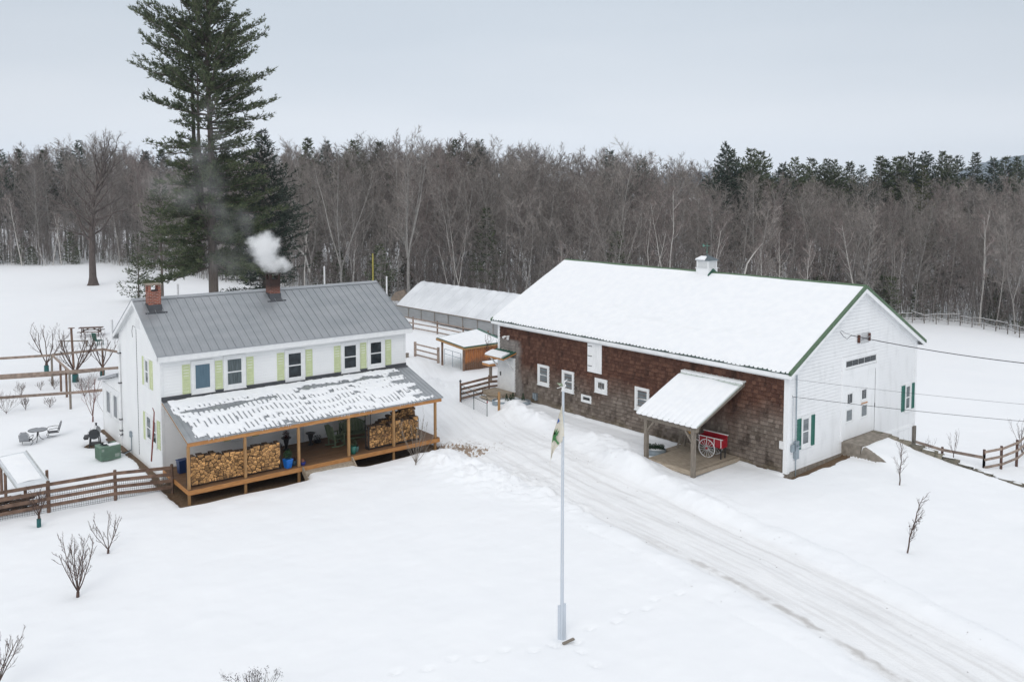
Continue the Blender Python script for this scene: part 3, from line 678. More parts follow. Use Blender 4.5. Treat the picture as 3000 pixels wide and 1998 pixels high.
m.build('corner_board', W_OLD, barn)
m = MB(); m.box(-.045, 0, .17, LB-.16, WT-.02, 5.02); m.box(-.35, -.045, -.3, LB+.3, 4.86, 4.885); m.box(-.355, -.325, -.33, LB+.33, 4.82, 5.03)
m.box(DB+.045, DB+.35, -.3, LB+.3, 4.86, 4.885); m.box(DB+.325, DB+.355, -.33, LB+.33, 4.82, 5.03); m.build('frieze_board', W_OLD, barn)
m = MB()
for s in (0, 1):
    P = (lambda a: a) if not s else (lambda a: DB-a)
    for v0, v1, y0, w_ in ((-BG_+.01, -BG_+.04, -.34, .22), (-.05, 0, 0, .34)):
        m.prism([(y0, BZ+BSL*y0-.05), (DB/2, BZ+BR-.05), (DB/2, BZ+BR-.05-w_), (y0, BZ+BSL*y0-.05-w_)], lambda a, b, d: (P(a), d, b), v0, v1)
    m.prism([(-.3, BZ-BSL*.3-.11), (DB/2, BZ+BR-.11), (DB/2, BZ+BR-.135), (-.3, BZ-BSL*.3-.135)], lambda a, b, d: (P(a), d, b), -BG_+.04, -.05)
m.build('rake_board', W_OLD, barn, fix=True)
DKG = M('dark_green_grey_roof_edge', (.03, .06, .05), (.05, .08, .07), .6, 6)
m = MB()
for s in (0, 1):
    P = (lambda a: a) if not s else (lambda a: DB-a)
    m.prism([(-BE, BZ-BSL*BE), (DB/2, BZ+BR), (DB/2, BZ+BR-.05), (-BE, BZ-BSL*BE-.05)], lambda a, b, d: (P(a), d, b), -BG_, LB+BG_)
    for k in range(90):
        v = -BG_+.05+k*(LB+2*BG_-.1)/89
        m.prism([(-BE-.015, BZ-BSL*BE-.02), (-BE+.3, BZ-BSL*(BE-.3)), (-BE+.3, BZ-BSL*(BE-.3)+.03), (-BE-.015, BZ-BSL*BE+.025)], lambda a, b, d: (P(a), d, b), v-.03, v+.03)
br = m.build('roof', DKG, barn, fix=True)
m = MB()
for s in (0, 1):
    P = (lambda a: a) if not s else (lambda a: DB-a)
    for v0, v1 in ((-BG_-.02, -BG_+.11), (LB+BG_-.11, LB+BG_+.02)):
        m.prism([(-BE-.01, BZ-BSL*BE+.075), (DB/2, BZ+BR+.085), (DB/2, BZ+BR-.07), (-BE-.01, BZ-BSL*BE-.08)], lambda a, b, d: (P(a), d, b), v0, v1)
    m.prism([(DB/2-.2, BZ+BR-.2*BSL+.06), (DB/2, BZ+BR+.10), (DB/2, BZ+BR+.02), (DB/2-.2, BZ+BR-.2*BSL)], lambda a, b, d: (P(a), d, b), -BG_, LB+BG_)
m.build('roof_trim', TRIM_GRN, br, fix=True)
# snow sheet on the barn roof
for side in (0, 1):
    P = (lambda a: a) if not side else (lambda a: DB-a)
    na, nb_ = 56, 170; A = np.linspace(-BE-.03, DB/2-.17, na); V = np.linspace(-BG_+.10, LB+BG_-.02, nb_); AA, VV = np.meshgrid(A, V)
    h = .10+.02*fbm(AA*.5, VV*.4, 3)+.012*fbm(AA*4, VV*.8, 2)
    wav = fbm(VV*2.1, VV*0+5, 3)
    h = h*sm(-BE-.03, -BE+.16, AA)+.0
    # settling cracks running along the roof
    for c0, v0_, v1_, dp in ((1.6, 2, 12, .085), (2.3, 7, 14, .07), (1.0, 9.5, 15.5, .08), (1.2, -.2, 1.6, .09), (3.1, 1, 6, .05)):
        line = c0+.35*fbm(VV*.6+c0, VV*0+c0*3, 3)
        h = h-dp*np.exp(-((AA-line)/.05)**2)*sm(v0_, v0_+1, VV)*sm(v1_, v1_-1, VV)
    edge = -BE+.035+.04*wav+.03*np.clip(fbm(VV*9, VV*0, 2), 0, 1)
    AAe = np.where(AA < -BE+.3, AA+(edge+BE)*sm(-BE+.3, -BE-.03, AA), AA)
    m = MB(); base = BZ+BSL*AAe+.012
    m.v = [(P(float(AAe[j, i])), float(VV[j, i]), float(base[j, i]+max(.0, h[j, i]))) for j in range(nb_) for i in range(na)]
    m.f = [(j*na+i, j*na+i+1, (j+1)*na+i+1, (j+1)*na+i) for j in range(nb_-1) for i in range(na-1)]
    m.m = [0]*len(m.f)
    n0 = len(m.v)
    for (ja, ia) in ([(j, 0) for j in range(nb_)]+[(nb_-1, i) for i in range(na)]+[(j, na-1) for j in range(nb_-1, -1, -1)]+[(0, i) for i in range(na-1, -1, -1)]):
        m.v.append((P(float(AAe[ja, ia])), float(VV[ja, ia]), float(base[ja, ia]-.008))); m.v.append(m.v[ja*na+ia])
    cnt = (len(m.v)-n0)//2
    for k in range(cnt): a_ = n0+2*k; b2 = n0+2*((k+1) % cnt); m.f.append((a_, b2, b2+1, a_+1)); m.m.append(0)
    m.build('roof_snow', SNOW, br, smooth=True, fix=True)
# long side openings
for a0, a1, z0_, z1_ in ((15.47, 16.45, 1.66, 2.86), (13.42, 14.38, 1.64, 2.84), (7.92, 8.88, 1.66, 2.86)):
    window(barn, gL, a0, a1, z0_, z1_, GL_GR, .12, True, deep=.09)
window(barn, gL, 10.86, 11.77, 2.06, 2.83, M('leaded_glass', (.16, .17, .18), (.03, .03, .02), .1, 9), .17, False, grid=(4, 5), deep=.09)
window(barn, gL, 12.05, 12.82, 1.30, 1.72, GL_DK, .07, False, deep=.09, sill=False)
m = MB()
for k in range(5): a = 11.28+k*.215; m.box(-.075, -.04, a+.004, a+.211, 3.08, 4.68)
hd = m.build('hay_door', W_OLD, barn)
m = MB()
for z in (3.4, 3.95, 4.5): m.box(-.085, -.075, 12.0, 12.33, z, z+.035)
m.build('strap_hinge', IRON, hd)
m = MB(); m.box(-.16, -.03, 16.66, 16.8, .72, 1.06); m.box(-.17, -.03, 16.48, 16.62, .66, 1.08); m.build('electric_box', GALV, barn)
m = MB(); m.tube([(-.04, 19.1, 4.15), (-.16, 19.1, 4.15)], .05, 8)
for dv in (-.16, .16): m.tube([(-.14, 19.1, 4.15), (-.22, 19.1+dv, 4.12)], .03, 6); m.tube([(-.2, 19.1+dv*.9, 4.15), (-.36, 19.1+dv*1.5, 4.05)], [.05, .085], 10)
m.build('floodlight', WHITE_P, barn)
m = MB(); m.box(-.10, -.03, .1, .34, 1.55, 1.9); m.build('wall_box', WHITE_P, barn)
# side door with canopy
m = MB(); m.box(-.09, 0, 18.52, 20.16, .75, 2.85); fr_ = m.build('side_door_frame', W_TRIM, barn)
m = MB()
for k in range(6): a = 18.74+k*.195; m.box(-.115, -.09, a+.003, a+.192, .85, 2.7)
sdr = m.build('side_door', W_TRIM, barn)
m = MB(); m.box(-.16, -.115, 19.78, 19.84, 1.62, 1.86); m.tube([(-.12, 19.81, 1.8), (-.2, 19.81, 1.8), (-.2, 19.72, 1.8)], .016, 6); m.build('handle', BLACK, sdr)
can = MB(); cz = lambda u: 3.27+.27*u
can.prism([(0.02, cz(0)), (-1.05, cz(-1.05)), (-1.05, cz(-1.05)-.03), (.02, cz(0)-.03)], lambda a, b, d: (a, d, b), 18.42, 20.22)
for k in range(7): v = 18.45+k*.29; can.prism([(-.02, cz(0)), (-1.05, cz(-1.05)), (-1.05, cz(-1.05)+.03), (-.02, cz(0)+.03)], lambda a, b, d: (a, d, b), v-.012, v+.012)
cn = can.build('canopy', ROOF_GRN, barn, fix=True)
m = MB(); m.prism([(-.36, cz(-.36)+.005), (-1.08, cz(-1.08)+.005), (-1.05, cz(-1.0)+.08), (-.6, cz(-.6)+.11), (-.42, cz(-.42)+.08)], lambda a, b, d: (a, d, b), 18.62, 20.2); m.build('snow', SNOW, cn, fix=True)
m = MB(); m.box(-1.06, -1.02, 18.42, 20.22, cz(-1.05)-.12, cz(-1.05)-.035)
for v in (18.43, 20.17): m.prism([(0, cz(0)-.035), (-1.02, cz(-1.02)-.035), (-1.02, cz(-1.02)-.12), (0, cz(0)-.13)], lambda a, b, d: (a, d, b), v, v+.045)
m.build('canopy_frame', PINE_W, cn, fix=True)
m = MB()
for v in (18.6, 20.1): m.bar((-.05, v, 2.05), (-.85, v, cz(-.85)-.06), .07, .07)
m.build('brace', W_TRIM, cn)
# gable openings
window(barn, gG, 1.07, 1.83, 1.42, 2.86, GL_GR, .10, True, deep=.06); shutter(barn, gG, .74, 1.05, 1.38, 2.8, SHUT_D); shutter(barn, gG, 1.86, 2.2, 1.38, 2.8, SHUT_D)
window(barn, gG, 10.98, 11.66, 1.45, 2.9, GL_LC, .10, True, deep=.06); shutter(barn, gG, 10.62, 10.96, 1.5, 2.86, SHUT_D); shutter(barn, gG, 11.7, 12.05, 1.5, 2.86, SHUT_D)
m = MB()
m.box(4.5, 4.7, -.06, 0, 1.06, 4.3); m.box(7.74, 8.02, -.06, 0, 1.06, 4.3); m.box(4.5, 8.02, -.062, 0, 4.22, 4.48); m.box(4.55, 7.98, -.06, 0, 4.96, 5.12); m.box(4.55, 4.8, -.058, 0, 4.48, 4.96); m.box(7.86, 7.98, -.058, 0, 4.48, 4.96)
m.build('great_door_frame', W_OLD, barn)
m = MB(); n = 17
for k in range(n): a = 4.7+3.02*k/n; m.box(a+.002, a+3.02/n-.002, -.045, -.02, 1.08, 4.22)
gd = m.build('great_door', W_OLD, barn)
m = MB(); m.box(7.722, 7.74, -.05, -.01, 1.08, 4.22); m.box(7.70, 7.74, -.07, -.045, 2.25, 2.45); m.build('door_edge', IRON, gd)
fD = lambda a, z, d: (a, -.045-d, z)
for a0, a1, z0_, z1_, gr_, gl in ((4.96, 5.57, 2.73, 3.36, (3, 2), GL_DK), (6.33, 6.92, 2.74, 3.37, (3, 2), GL_DK), (4.9, 5.58, 1.88, 2.58, None, GL_GR), (6.34, 7.0, 1.88, 2.58, None, GL_GR)):
    wv = window(gd, fD, a0, a1, z0_, z1_, gl, .03, False, grid=gr_, deep=.03, sill=False)
m = MB(); m.box(6.38, 6.96, -.085, -.045, 2.60, 2.64); m.build('drip_board', PINE_W, gd)
tr = window(barn, gG, 4.8, 7.87, 4.5, 4.98, GL_DK, .04, False, grid=(5, 1), deep=.05, sill=False, name='transom_window')
m = MB(); m.box(8.95, 11.75, -.05, 0, .5, .66); m.box(8.95, 9.1, -.05, 0, -1.9, .5); m.box(11.55, 11.7, -.05, 0, -1.9, .5); m.build('garage_door_frame', W_OLD, barn)
m = MB()
for r in range(4):
    for c_ in range(4): m.box(9.1+c_*.6125+.01, 9.1+(c_+1)*.6125-.01, -.035, -.02, -1.85+r*.585+.01, -1.85+(r+1)*.585-.01)
m.box(9.1, 11.55, -.02, .01, -1.9, .5)
gdo = m.build('garage_door', W_OLD, barn)
m = MB()
for c_ in (1, 2): m.box(9.1+c_*.6125+.06, 9.1+(c_+1)*.6125-.06, -.045, -.035, -.62, -.18)
m.build('pane', GL_GR, gdo)
m = MB(); m.box(12.02, 12.24, -.1, .0, -1.9, .5); m.build('stone_pier', STONE, barn)
m = MB(); m.box(.0, 4.66, -.03, .2, -.3, .5); m.box(-.03, .0, .0, 3.2, -.3, .34); m.build('foundation', CONC, barn)
m = MB()
m.box(4.66, 7.75, -.95, 0, .2, 1.055); m.bar((4.78, -.95, .62), (4.78, -2.3, .1), .22, .8)
m.build('door_ramp_slab', CONC, barn)
# great-door ramp side wall continues as a stone wall (own thing below)
m = MB(); m.box(.46, .72, -.16, -.02, 1.05, 1.86); m.lathe([(.09, 0), (.09, .06)], 12, (.62, -.2, 1.6)); m.box(.22, .42, -.12, -.02, 1.42, 1.72)
em = m.build('electric_meter', GALV, barn)
m = MB(); m.tube([(.58, -.07, 1.86), (.56, -.07, 4.85)], .03, 6); m.tube([(.62, -.06, 1.05), (.62, -.06, .2)], .025, 6); m.tube([(.33, -.05, 1.7), (.33, -.05, 3.9)], .01, 4); m.build('conduit', GALV, em)
RUST = M('rust', (.13, .045, .03), (.07, .03, .02), .9)
for a0 in (5.85, 6.85): m = MB(); m.box(a0+.05, a0+.17, -.12, -.03, 5.68, 6.06); bkb = m.build('rusty_bracket', RUST, barn)
m = MB()
for k in range(9): m.tube([(6.12+k*.085, -.12, 5.62), (6.12+k*.085, -.12, 6.14)], .008, 4)
m.tube([(5.95, -.14, 5.82), (7.0, -.14, 5.92)], .02, 5); m.build('wire_rack', WIRE, bkb)
# cupola
CV = 9.05
m = MB(); m.box(5.68, 6.52, CV-.42, CV+.42, 8.02, 8.68); cu = m.build('cupola', W_OLD, barn)
m = MB(); m.box(5.64, 6.56, CV-.46, CV+.46, 8.68, 8.72); m.box(5.66, 6.54, CV-.44, CV+.44, 9.1, 9.14)
for a in (5.70, 6.41):
    for c_ in (CV-.40, CV+.31): m.box(a, a+.09, c_, c_+.09, 8.72, 9.1)
m.build('lantern_frame', W_TRIM, cu)
m = MB(); m.box(5.74, 6.46, CV-.36, CV+.36, 8.72, 9.1)
for k in range(7):
    z = 8.74+k*.051
    m.box(5.71, 5.74, CV-.31, CV+.31, z, z+.028); m.box(5.79, 6.41, CV-.39, CV-.36, z, z+.028)
m.build('louvre', W_TRIM, cu)
m = MB(); m.add([(5.6, CV-.5, 9.13), (6.6, CV-.5, 9.13), (6.6, CV+.5, 9.13), (5.6, CV+.5, 9.13), (6.1, CV, 9.46)], [(3, 2, 1, 0), (0, 1, 4), (1, 2, 4), (2, 3, 4), (3, 0, 4)])
rfc = m.build('cupola_roof', M('cupola_shingle', (.12, .15, .17), (.09, .115, .13), .8, 6), cu)
m = MB(); m.add([(5.62, CV-.2, 9.15), (5.62, CV+.45, 9.15), (5.9, CV+.2, 9.335), (5.9, CV-.15, 9.335), (5.6, CV-.15, 9.2), (5.62, CV+.42, 9.22), (5.86, CV+.2, 9.38), (5.86, CV-.12, 9.38)], [(0, 1, 5, 4), (1, 2, 6, 5), (2, 3, 7, 6), (3, 0, 4, 7), (4, 5, 6, 7)]); m.build('snow', SNOW, rfc, fix=True)
m = MB(); m.tube([(6.1, CV, 9.44), (6.1, CV, 10.1)], .014, 6); m.lathe([(.01, -.05), (.05, 0), (.01, .05)], 8, (6.1, CV, 9.6)); m.box(6.09, 6.11, CV-.2, CV+.22, 9.93, 9.96); m.add([(6.1, CV+.1, 9.94), (6.1, CV+.3, 9.85), (6.1, CV+.3, 10.05)], [(0, 1, 2)])
m.build('weathervane', M('verdigris', (.12, .27, .22)), cu)
m = MB(); m.prism([(5.62, rz(5.62)+.05), (6.1, rz(6.1)+.12), (6.58, rz(6.58)+.05), (6.58, rz(6.58)+.2), (6.1, rz(6.1)+.27), (5.62, rz(5.62)+.2)], lambda a, b, d: (a, d, b), CV-.47, CV-.425)
m.box(5.62, 5.67, CV-.47, CV+.47, 8.1, 8.27); m.build('cupola_flashing', ROOF_GRN, cu, fix=True)
# barn lean-to porch
lz = lambda u: 4.27+.43*u
m = MB(); m.prism([(-.02, lz(0)), (-3.6, lz(-3.6)), (-3.6, lz(-3.6)-.03), (-.02, lz(0)-.03)], lambda a, b, d: (a, d, b), 2.18, 5.68)
for k in range(12): v = 2.2+k*.315; m.prism([(-.04, lz(0)), (-3.6, lz(-3.6)), (-3.6, lz(-3.6)+.03), (-.04, lz(0)+.03)], lambda a, b, d: (a, d, b), v-.015, v+.015)
ler = m.build('lean_to_roof', M('pale_green_metal', (.55, .60, .57), (.48, .53, .50), .5, 3), barn, fix=True)
m = MB(); m.box(-.3, -.03, 2.15, 5.7, 4.245, 4.27); m.box(-.32, -.29, 2.15, 5.7, 4.15, 4.27); m.build('ridge_flashing', W_OLD, ler)
na, nb_ = 40, 120; A = np.linspace(-3.66, -.42, na); V = np.linspace(2.2, 5.66, nb_); AA, VV = np.meshgrid(A, V)
corr = np.abs(((VV-2.2)/.315) % 1-.5)*2    # 1 on the ribs
h = .085+.02*fbm(AA*.8, VV*.9, 3)-.03*corr**3*(.35+.65*sm(-2.4, -3.6, AA))
hang = sm(-3.35, -3.66, AA); AAe = AA-hang*(.06-.11*corr**2)-.0
top_edge = -.42-.12*vn(VV*1.3, VV*0+2); AAe = np.where(AA > -.8, AA+(top_edge+.42)*sm(-.8, -.42, AA), AAe)
h = h*sm(-.40, -.55, AA); zz = lz(AAe)+.012+h-hang*.07
m = MB(); m.v = [(float(AAe[j, i]), float(VV[j, i]), float(zz[j, i])) for j in range(nb_) for i in range(na)]
m.f = [(j*na+i, j*na+i+1, (j+1)*na+i+1, (j+1)*na+i) for j in range(nb_-1) for i in range(na-1)]; m.m = [0]*len(m.f); n0 = len(m.v)
ring = [(j, 0) for j in range(nb_)]+[(nb_-1, i) for i in range(na)]+[(j, na-1) for j in range(nb_-1, -1, -1)]+[(0, i) for i in range(na-1, -1, -1)]
for (ja, ia) in ring:
    a_ = float(AAe[ja, ia]); m.v.append((a_+.03, float(VV[ja, ia]), float(lz(max(a_, -3.6))+.004-(.05 if ia == 0 else 0)))); m.v.append(m.v[ja*na+ia])
cnt = len(ring)
for k in range(cnt): a_ = n0+2*k; b2 = n0+2*((k+1) % cnt); m.f.append((a_, b2, b2+1, a_+1)); m.m.append(0)
m.build('snow', SNOW, ler, smooth=True, fix=True)
m = MB()
for v in (2.22, 3.3, 4.5, 5.58): m.prism([(0, lz(0)-.035), (-3.55, lz(-3.55)-.035), (-3.55, lz(-3.55)-.16), (0, lz(0)-.22)], lambda a, b, d: (a, d, b), v, v+.07)
m.box(-3.5, -3.36, 2.25, 5.6, lz(-3.4)-.36, lz(-3.4)-.17); m.build('lean_to_rafters', GREY_W, barn, fix=True)
for v in (2.5, 5.2):
    m = MB(); m.box(-3.50, -3.33, v-.085, v+.085, .2, lz(-3.4)-.36); s = 1 if v < 4 else -1
    m.bar((-3.42, v+s*.06, 1.95), (-3.42, v+s*.5, lz(-3.4)-.33), .09, .09); m.build('lean_to_post', GREY_W, barn)
m = MB(); rr = random.Random(2)
for k in range(22): v = 2.45+k*.139; m.box(-3.35 if v < 5.0 else -1.72, -.03, v+.003, v+.136, .60, .635+rr.random()*.004)
m.build('lean_to_deck', DK2_W, barn)
m = MB(); m.box(-3.35, -.05, 2.42, 2.45, .45, .63); m.box(-1.72, -.05, 5.50, 5.53, .3, .63); m.box(-3.38, -3.35, 2.45, 5.08, .4, .62); m.box(-3.35, -1.72, 5.09, 5.12, .3, .62); m.box(-1.76, -1.73, 5.12, 5.5, .3, .62)
for u in (-.5, -.9): m.box(u, u+.1, 2.5, 2.6, .0, .5)
m.build('deck_skirt', DK2_W, barn)
# small landing at the side door
m = MB()
for k in range(10): v = 18.5+k*.19; m.box(-1.15, -.1, v+.003, v+.187, .72, .76)
m.box(-1.15, -.1, 18.48, 20.4, .5, .72); m.box(-1.6, -1.17, 18.9, 20.1, .42, .47)
m.build('door_landing', DK2_W, barn)

# ================================================================ things on the porch
def at_house(name, u, v, z, rz, label, cat, group=None): return empty(name, hw(u, v, z), HA+rz, label, cat, group)
DZ = .458
# firewood: each log end is a cell of a jittered grid
WOODEND = M('split_wood_end', (.60, .33, .125), (.20, .105, .05), .8, 5, island=.62, lo=.42, hi=.68)
WOODBK = M('split_wood_bark', (.16, .10, .065), (.075, .05, .035), .9, 12, island=.3)
def clip(poly, px, py, nx_, ny_):
    out = []
    for i in range(len(poly)):
        a = poly[i]; b = poly[(i+1) % len(poly)]; da = (a[0]-px)*nx_+(a[1]-py)*ny_; db = (b[0]-px)*nx_+(b[1]-py)*ny_
        if da <= 0: out.append(a)
        if (da < 0 < db) or (db < 0 < da): t = da/(da-db); out.append((a[0]+(b[0]-a[0])*t, a[1]+(b[1]-a[1])*t))
    return out
def cells(u0, u1, z0, top, s, rng):
    pts = []; nr = int((max(top(u) for u in np.linspace(u0, u1, 20))-z0)/(s*.92))+1
    for r in range(nr):
        k = 0; u = u0+s*.5*(r % 2)
        while u < u1:
            z = z0+(r+.5)*s*.92; pu = u+rng.uniform(-.42, .42)*s; pz_ = z+rng.uniform(-.40, .40)*s
            if pz_ < top(pu)-.02 and u0 < pu < u1: pts.append((pu, pz_))
            u += s*rng.choice([.72, .95, 1.15])
    res = []
    for i, (a, b) in enumerate(pts):
        poly = [(max(u0-.04, a-s), max(z0, b-s)), (min(u1+.04, a+s), max(z0, b-s)), (min(u1+.04, a+s), b+s*.62), (max(u0-.04, a-s), b+s*.62)]
        for j, (c, d) in enumerate(pts):
            if i != j and abs(c-a) < 2.2*s and abs(d-b) < 2.2*s:
                poly = clip(poly, (a+c)/2, (b+d)/2, c-a, d-b)
                if len(poly) < 3: break
        if len(poly) < 3: continue
        cx = sum(p[0] for p in poly)/len(poly); cz = sum(p[1] for p in poly)/len(poly); parts_ = [poly]
        if rng.random() < .55:
            an = rng.random()*6.28; ca, sa = math.cos(an), math.sin(an); ox, oz = cx+rng.uniform(-.02, .02), cz+rng.uniform(-.02, .02)
            parts_ = [q for q in (clip(poly, ox, oz, ca, sa), clip(poly, ox, oz, -ca, -sa)) if len(q) >= 3]
        for q in parts_:
            cx = sum(p[0] for p in q)/len(q); cz = sum(p[1] for p in q)/len(q); k = rng.uniform(.78, .96); res.append((cx, cz, [((p[0]-cx)*k, (p[1]-cz)*k) for p in q]))
    return res
def log_mb(poly, v0, dep, rng, off=(0, 0, 0), m=None):
    m = m or MB(); n = len(poly); j = rng.uniform(-.03, .035); r = rng.uniform(-.05, .05)
    vs = [(off[0]+a, off[1]+v0-j, off[2]+b) for a, b in poly]+[(off[0]+a*.95+r*.3, off[1]+v0+dep, off[2]+b*.95) for a, b in poly]
    m.add(vs, [tuple(range(n))], 0); b0 = len(m.v)-2*n
    for i in range(n): m.f.append((b0+i, b0+i+n, b0+(i+1) % n+n, b0+(i+1) % n)); m.m.append(1)
    m.f.append(tuple(range(b0+2*n-1, b0+n-1, -1))); m.m.append(0)
    return m
rng = random.Random(21)
topL = lambda u: 1.66+.05*math.sin(u*2.1)+.04*math.sin(u*6.3)+(.04 if u < 2 else -.02)
topR = lambda u: 1.52+.02*math.sin(u*5)+.05*(u-8.9)
stacks = [('L', cells(.2, 4.15, .54, topL, .172, rng), -3.32, 'long stack at the left end of the porch'),
          ('R', cells(8.86, 11.6, .56, topR, .165, rng), -3.3, 'stack at the right end of the porch')]
cnt = 0; rest = MB()
for tagn, cl, v0, where in stacks:
    for (cu_, cz_, poly) in cl:
        if cnt < 296:
            e = log_mb(poly, 0, .40, rng).build('firewood_log', [WOODEND, WOODBK])
            e.location = hw(cu_, v0, cz_); e.rotation_euler = (0, 0, HA)
            tag(e, 'split firewood log in the '+where, 'firewood', 'split logs in the '+where); cnt += 1
        else: log_mb(poly, v0, .40, rng, (cu_, 0, cz_), rest)
for (cu_, cz_, poly) in cells(10.86, 11.72, 1.42, lambda u: 2.0-.02*math.sin(u*9), .13, rng): log_mb(poly, -2.8, .4, rng, (cu_, 0, cz_), rest)
for (cu_, cz_, poly) in cells(9.6, 10.86, 1.42, lambda u: 1.55+.36*(u-9.6), .13, rng): log_mb(poly, -2.8, .4, rng, (cu_, 0, cz_), rest)
for (cu_, cz_, poly) in cells(9.5, 11.7, .5, lambda u: 1.44, .16, rng): log_mb(poly, -2.8, .4, rng, (cu_, 0, cz_), rest)
o = rest.build('firewood', [WOODEND, WOODBK]); o.location = (HX, HY, 0); o.rotation_euler = (0, 0, HA)
tag(o, 'split logs filling the tall right hand porch stack and the second row behind it', 'firewood', kind='stuff')
def rack(u0, u1, h, label):
    r = at_house('firewood_rack', u0, -3.1, DZ, 0, label, 'log rack')
    W_ = u1-u0
    for (a, b) in ((0, -.14), (0, .16), (W_, -.14), (W_, .16)):
        m = MB(); m.bar((a, b, 0), (a, b, h), .035, .035); m.build('upright', BLACK, r)
    m = MB()
    for b in (-.14, .16): m.bar((0, b, .06), (W_, b, .06), .04, .04)
    for a in (0, W_): m.bar((a, -.14, h), (a, .16, h), .03, .03); m.bar((a, -.2, .01), (a, .22, .01), .05, .03)
    m.build('base_rail', BLACK, r)
rack(.12, 4.24, 1.12, 'long low black iron rack under the left firewood stack')
rack(8.80, 11.66, 1.12, 'black iron rack under the right hand firewood stack')
# planters and pots
TERRA = M('brown_clay', (.20, .09, .05), None, .7)
def twigball(m, c, r, n, rng, leaf=.05, zs=1.0):
    for k in range(n):
        d = Vector((rng.gauss(0, 1), rng.gauss(0, 1), rng.gauss(0, 1)*zs)).normalized()*r*rng.random()**.4; d.z *= zs
        p = Vector(c)+d; a = Vector((rng.gauss(0, 1), rng.gauss(0, 1), rng.gauss(0, 1))).normalized()*leaf; b = a.cross(Vector((rng.random(), rng.random(), 1))).normalized()*leaf*.35
        m.add([p-b, p+b, p+a], [(0, 1, 2)])
EVG = M('dark_evergreen_leaves', (.016, .045, .018), (.035, .075, .03), .7, 8, island=.4)
DEAD = M('dried_brown_flowers', (.10, .04, .035), (.05, .03, .025), .9, 9, island=.4)
BLUE = M('blue_glaze', (.01, .17, .62), (.012, .14, .5), .3, 3, coat=.4); GRN = M('green_glaze', (.015, .14, .11), (.01, .09, .075), .22, 4, coat=.5)
DBLUE = M('dark_blue_glaze', (.015, .03, .22), None, .3, coat=.4); SLATE = M('slate_glaze', (.05, .09, .12), None, .4); TEAL = M('grey_teal_pot', (.10, .20, .19), None, .5)
rng = random.Random(5)
p = at_house('planter', 4.55, -3.34, DZ, .15, 'tall square bright blue planter with small evergreen, beside the third porch post', 'planter')
m = MB(); n = 5
for k in range(n):
    a0 = .115+.012*k; a1 = .125+.012*k; z0_ = k*.085
    m.add([(x*a0, y*a0, z0_) for x, y in ((-1, -1), (1, -1), (1, 1), (-1, 1))]+[(x*a1*1.06, y*a1*1.06, z0_+.08) for x, y in ((-1, -1), (1, -1), (1, 1), (-1, 1))], [(3, 2, 1, 0), (4, 5, 6, 7), (0, 1, 5, 4), (1, 2, 6, 5), (2, 3, 7, 6), (3, 0, 4, 7)])
m.build('pot', BLUE, p); m = MB(); twigball(m, (0, 0, .62), .2, 380, rng, .07, 1.1); m.build('plant', EVG, p)
def pot(u, v, r, h, mat, label, plant=None, pr_=.15, ph=.2, prof=None):
    p = at_house('plant_pot', u, v, DZ, 0, label, 'plant pot')
    m = MB(); m.lathe(prof or [(r*.7, 0), (r*.95, h*.5), (r, h), (r*.88, h), (r*.8, h-.03)], 18); m.build('pot', mat, p, smooth=False)
    if plant: m = MB(); twigball(m, (0, 0, h+ph*.5), pr_, 240, rng, .05, ph/pr_*.6+.2); m.build('plant', plant, p)
    return p
pot(4.93, -3.18, .13, .24, SLATE, 'round slate blue pot with dead stems between the bright blue planter and a post', DEAD, .09, .1)
pot(5.27, -3.38, .14, .15, DBLUE, 'low dark blue glazed bowl holding a pink ornament right of the third porch post', M('pink_shells', (.55, .27, .2)), .07, .1)
pot(7.93, -3.3, .16, .38, GRN, 'large glossy dark green pot with clipped evergreen beside the fourth porch post', EVG, .19, .3)
pot(8.2, -3.1, .12, .26, TEAL, 'grey teal pot with dry brown plant behind the glossy green pot', DEAD, .1, .22)
pot(7.38, -.55, .2, .1, BLACK, 'wide black dish of dark dead foliage by the house wall beside the black urn', M('blackened_foliage', (.02, .018, .015)), .22, .26)
pot(5.34, -.62, .12, .14, TERRA, 'small brown pot with dry leaves by the wall behind the left firewood stack', DEAD, .14, .18)
pot(8.35, -1.0, .13, .3, TERRA, 'brown clay pot in the shade between rocking chair and glider bench')
for u, v, lab, fl in ((5.64, -.72, 'tall black iron urn with dried red flowers left of the front door', True), (6.95, -.68, 'tall empty black iron urn right of the front door', False)):
    p = at_house('urn', u, v, DZ, 0, lab, 'urn')
    m = MB(); m.lathe([(.14, 0), (.14, .05), (.06, .08), (.07, .18), (.12, .4), (.13, .5), (.24, .58), (.25, .6), (.12, .57)], 18); m.build('bowl', BLACK, p)
    if fl: m = MB(); twigball(m, (0, 0, .76), .17, 300, rng, .06, 1.2); m.build('dried_flowers', M('dried_red_flowers', (.12, .015, .012), (.05, .02, .015), .9, 9, island=.4), p)
p = at_house('storage_bin', .52, -1.05, DZ, .1, 'dark blue plastic bin at the left end of the porch', 'bin')
m = MB(); m.add([(x*.17, y*.13, 0) for x, y in ((-1, -1), (1, -1), (1, 1), (-1, 1))]+[(x*.21, y*.17, .58) for x, y in ((-1, -1), (1, -1), (1, 1), (-1, 1))], [(3, 2, 1, 0), (0, 1, 5, 4), (1, 2, 6, 5), (2, 3, 7, 6), (3, 0, 4, 7), (4, 5, 6, 7)]); m.build('body', M('navy_plastic', (.01, .035, .12), None, .4), p)
m = MB(); m.box(-.225, .225, -.185, .185, .56, .60); m.build('rim', M('navy_rim', (.012, .04, .14), None, .4), p)
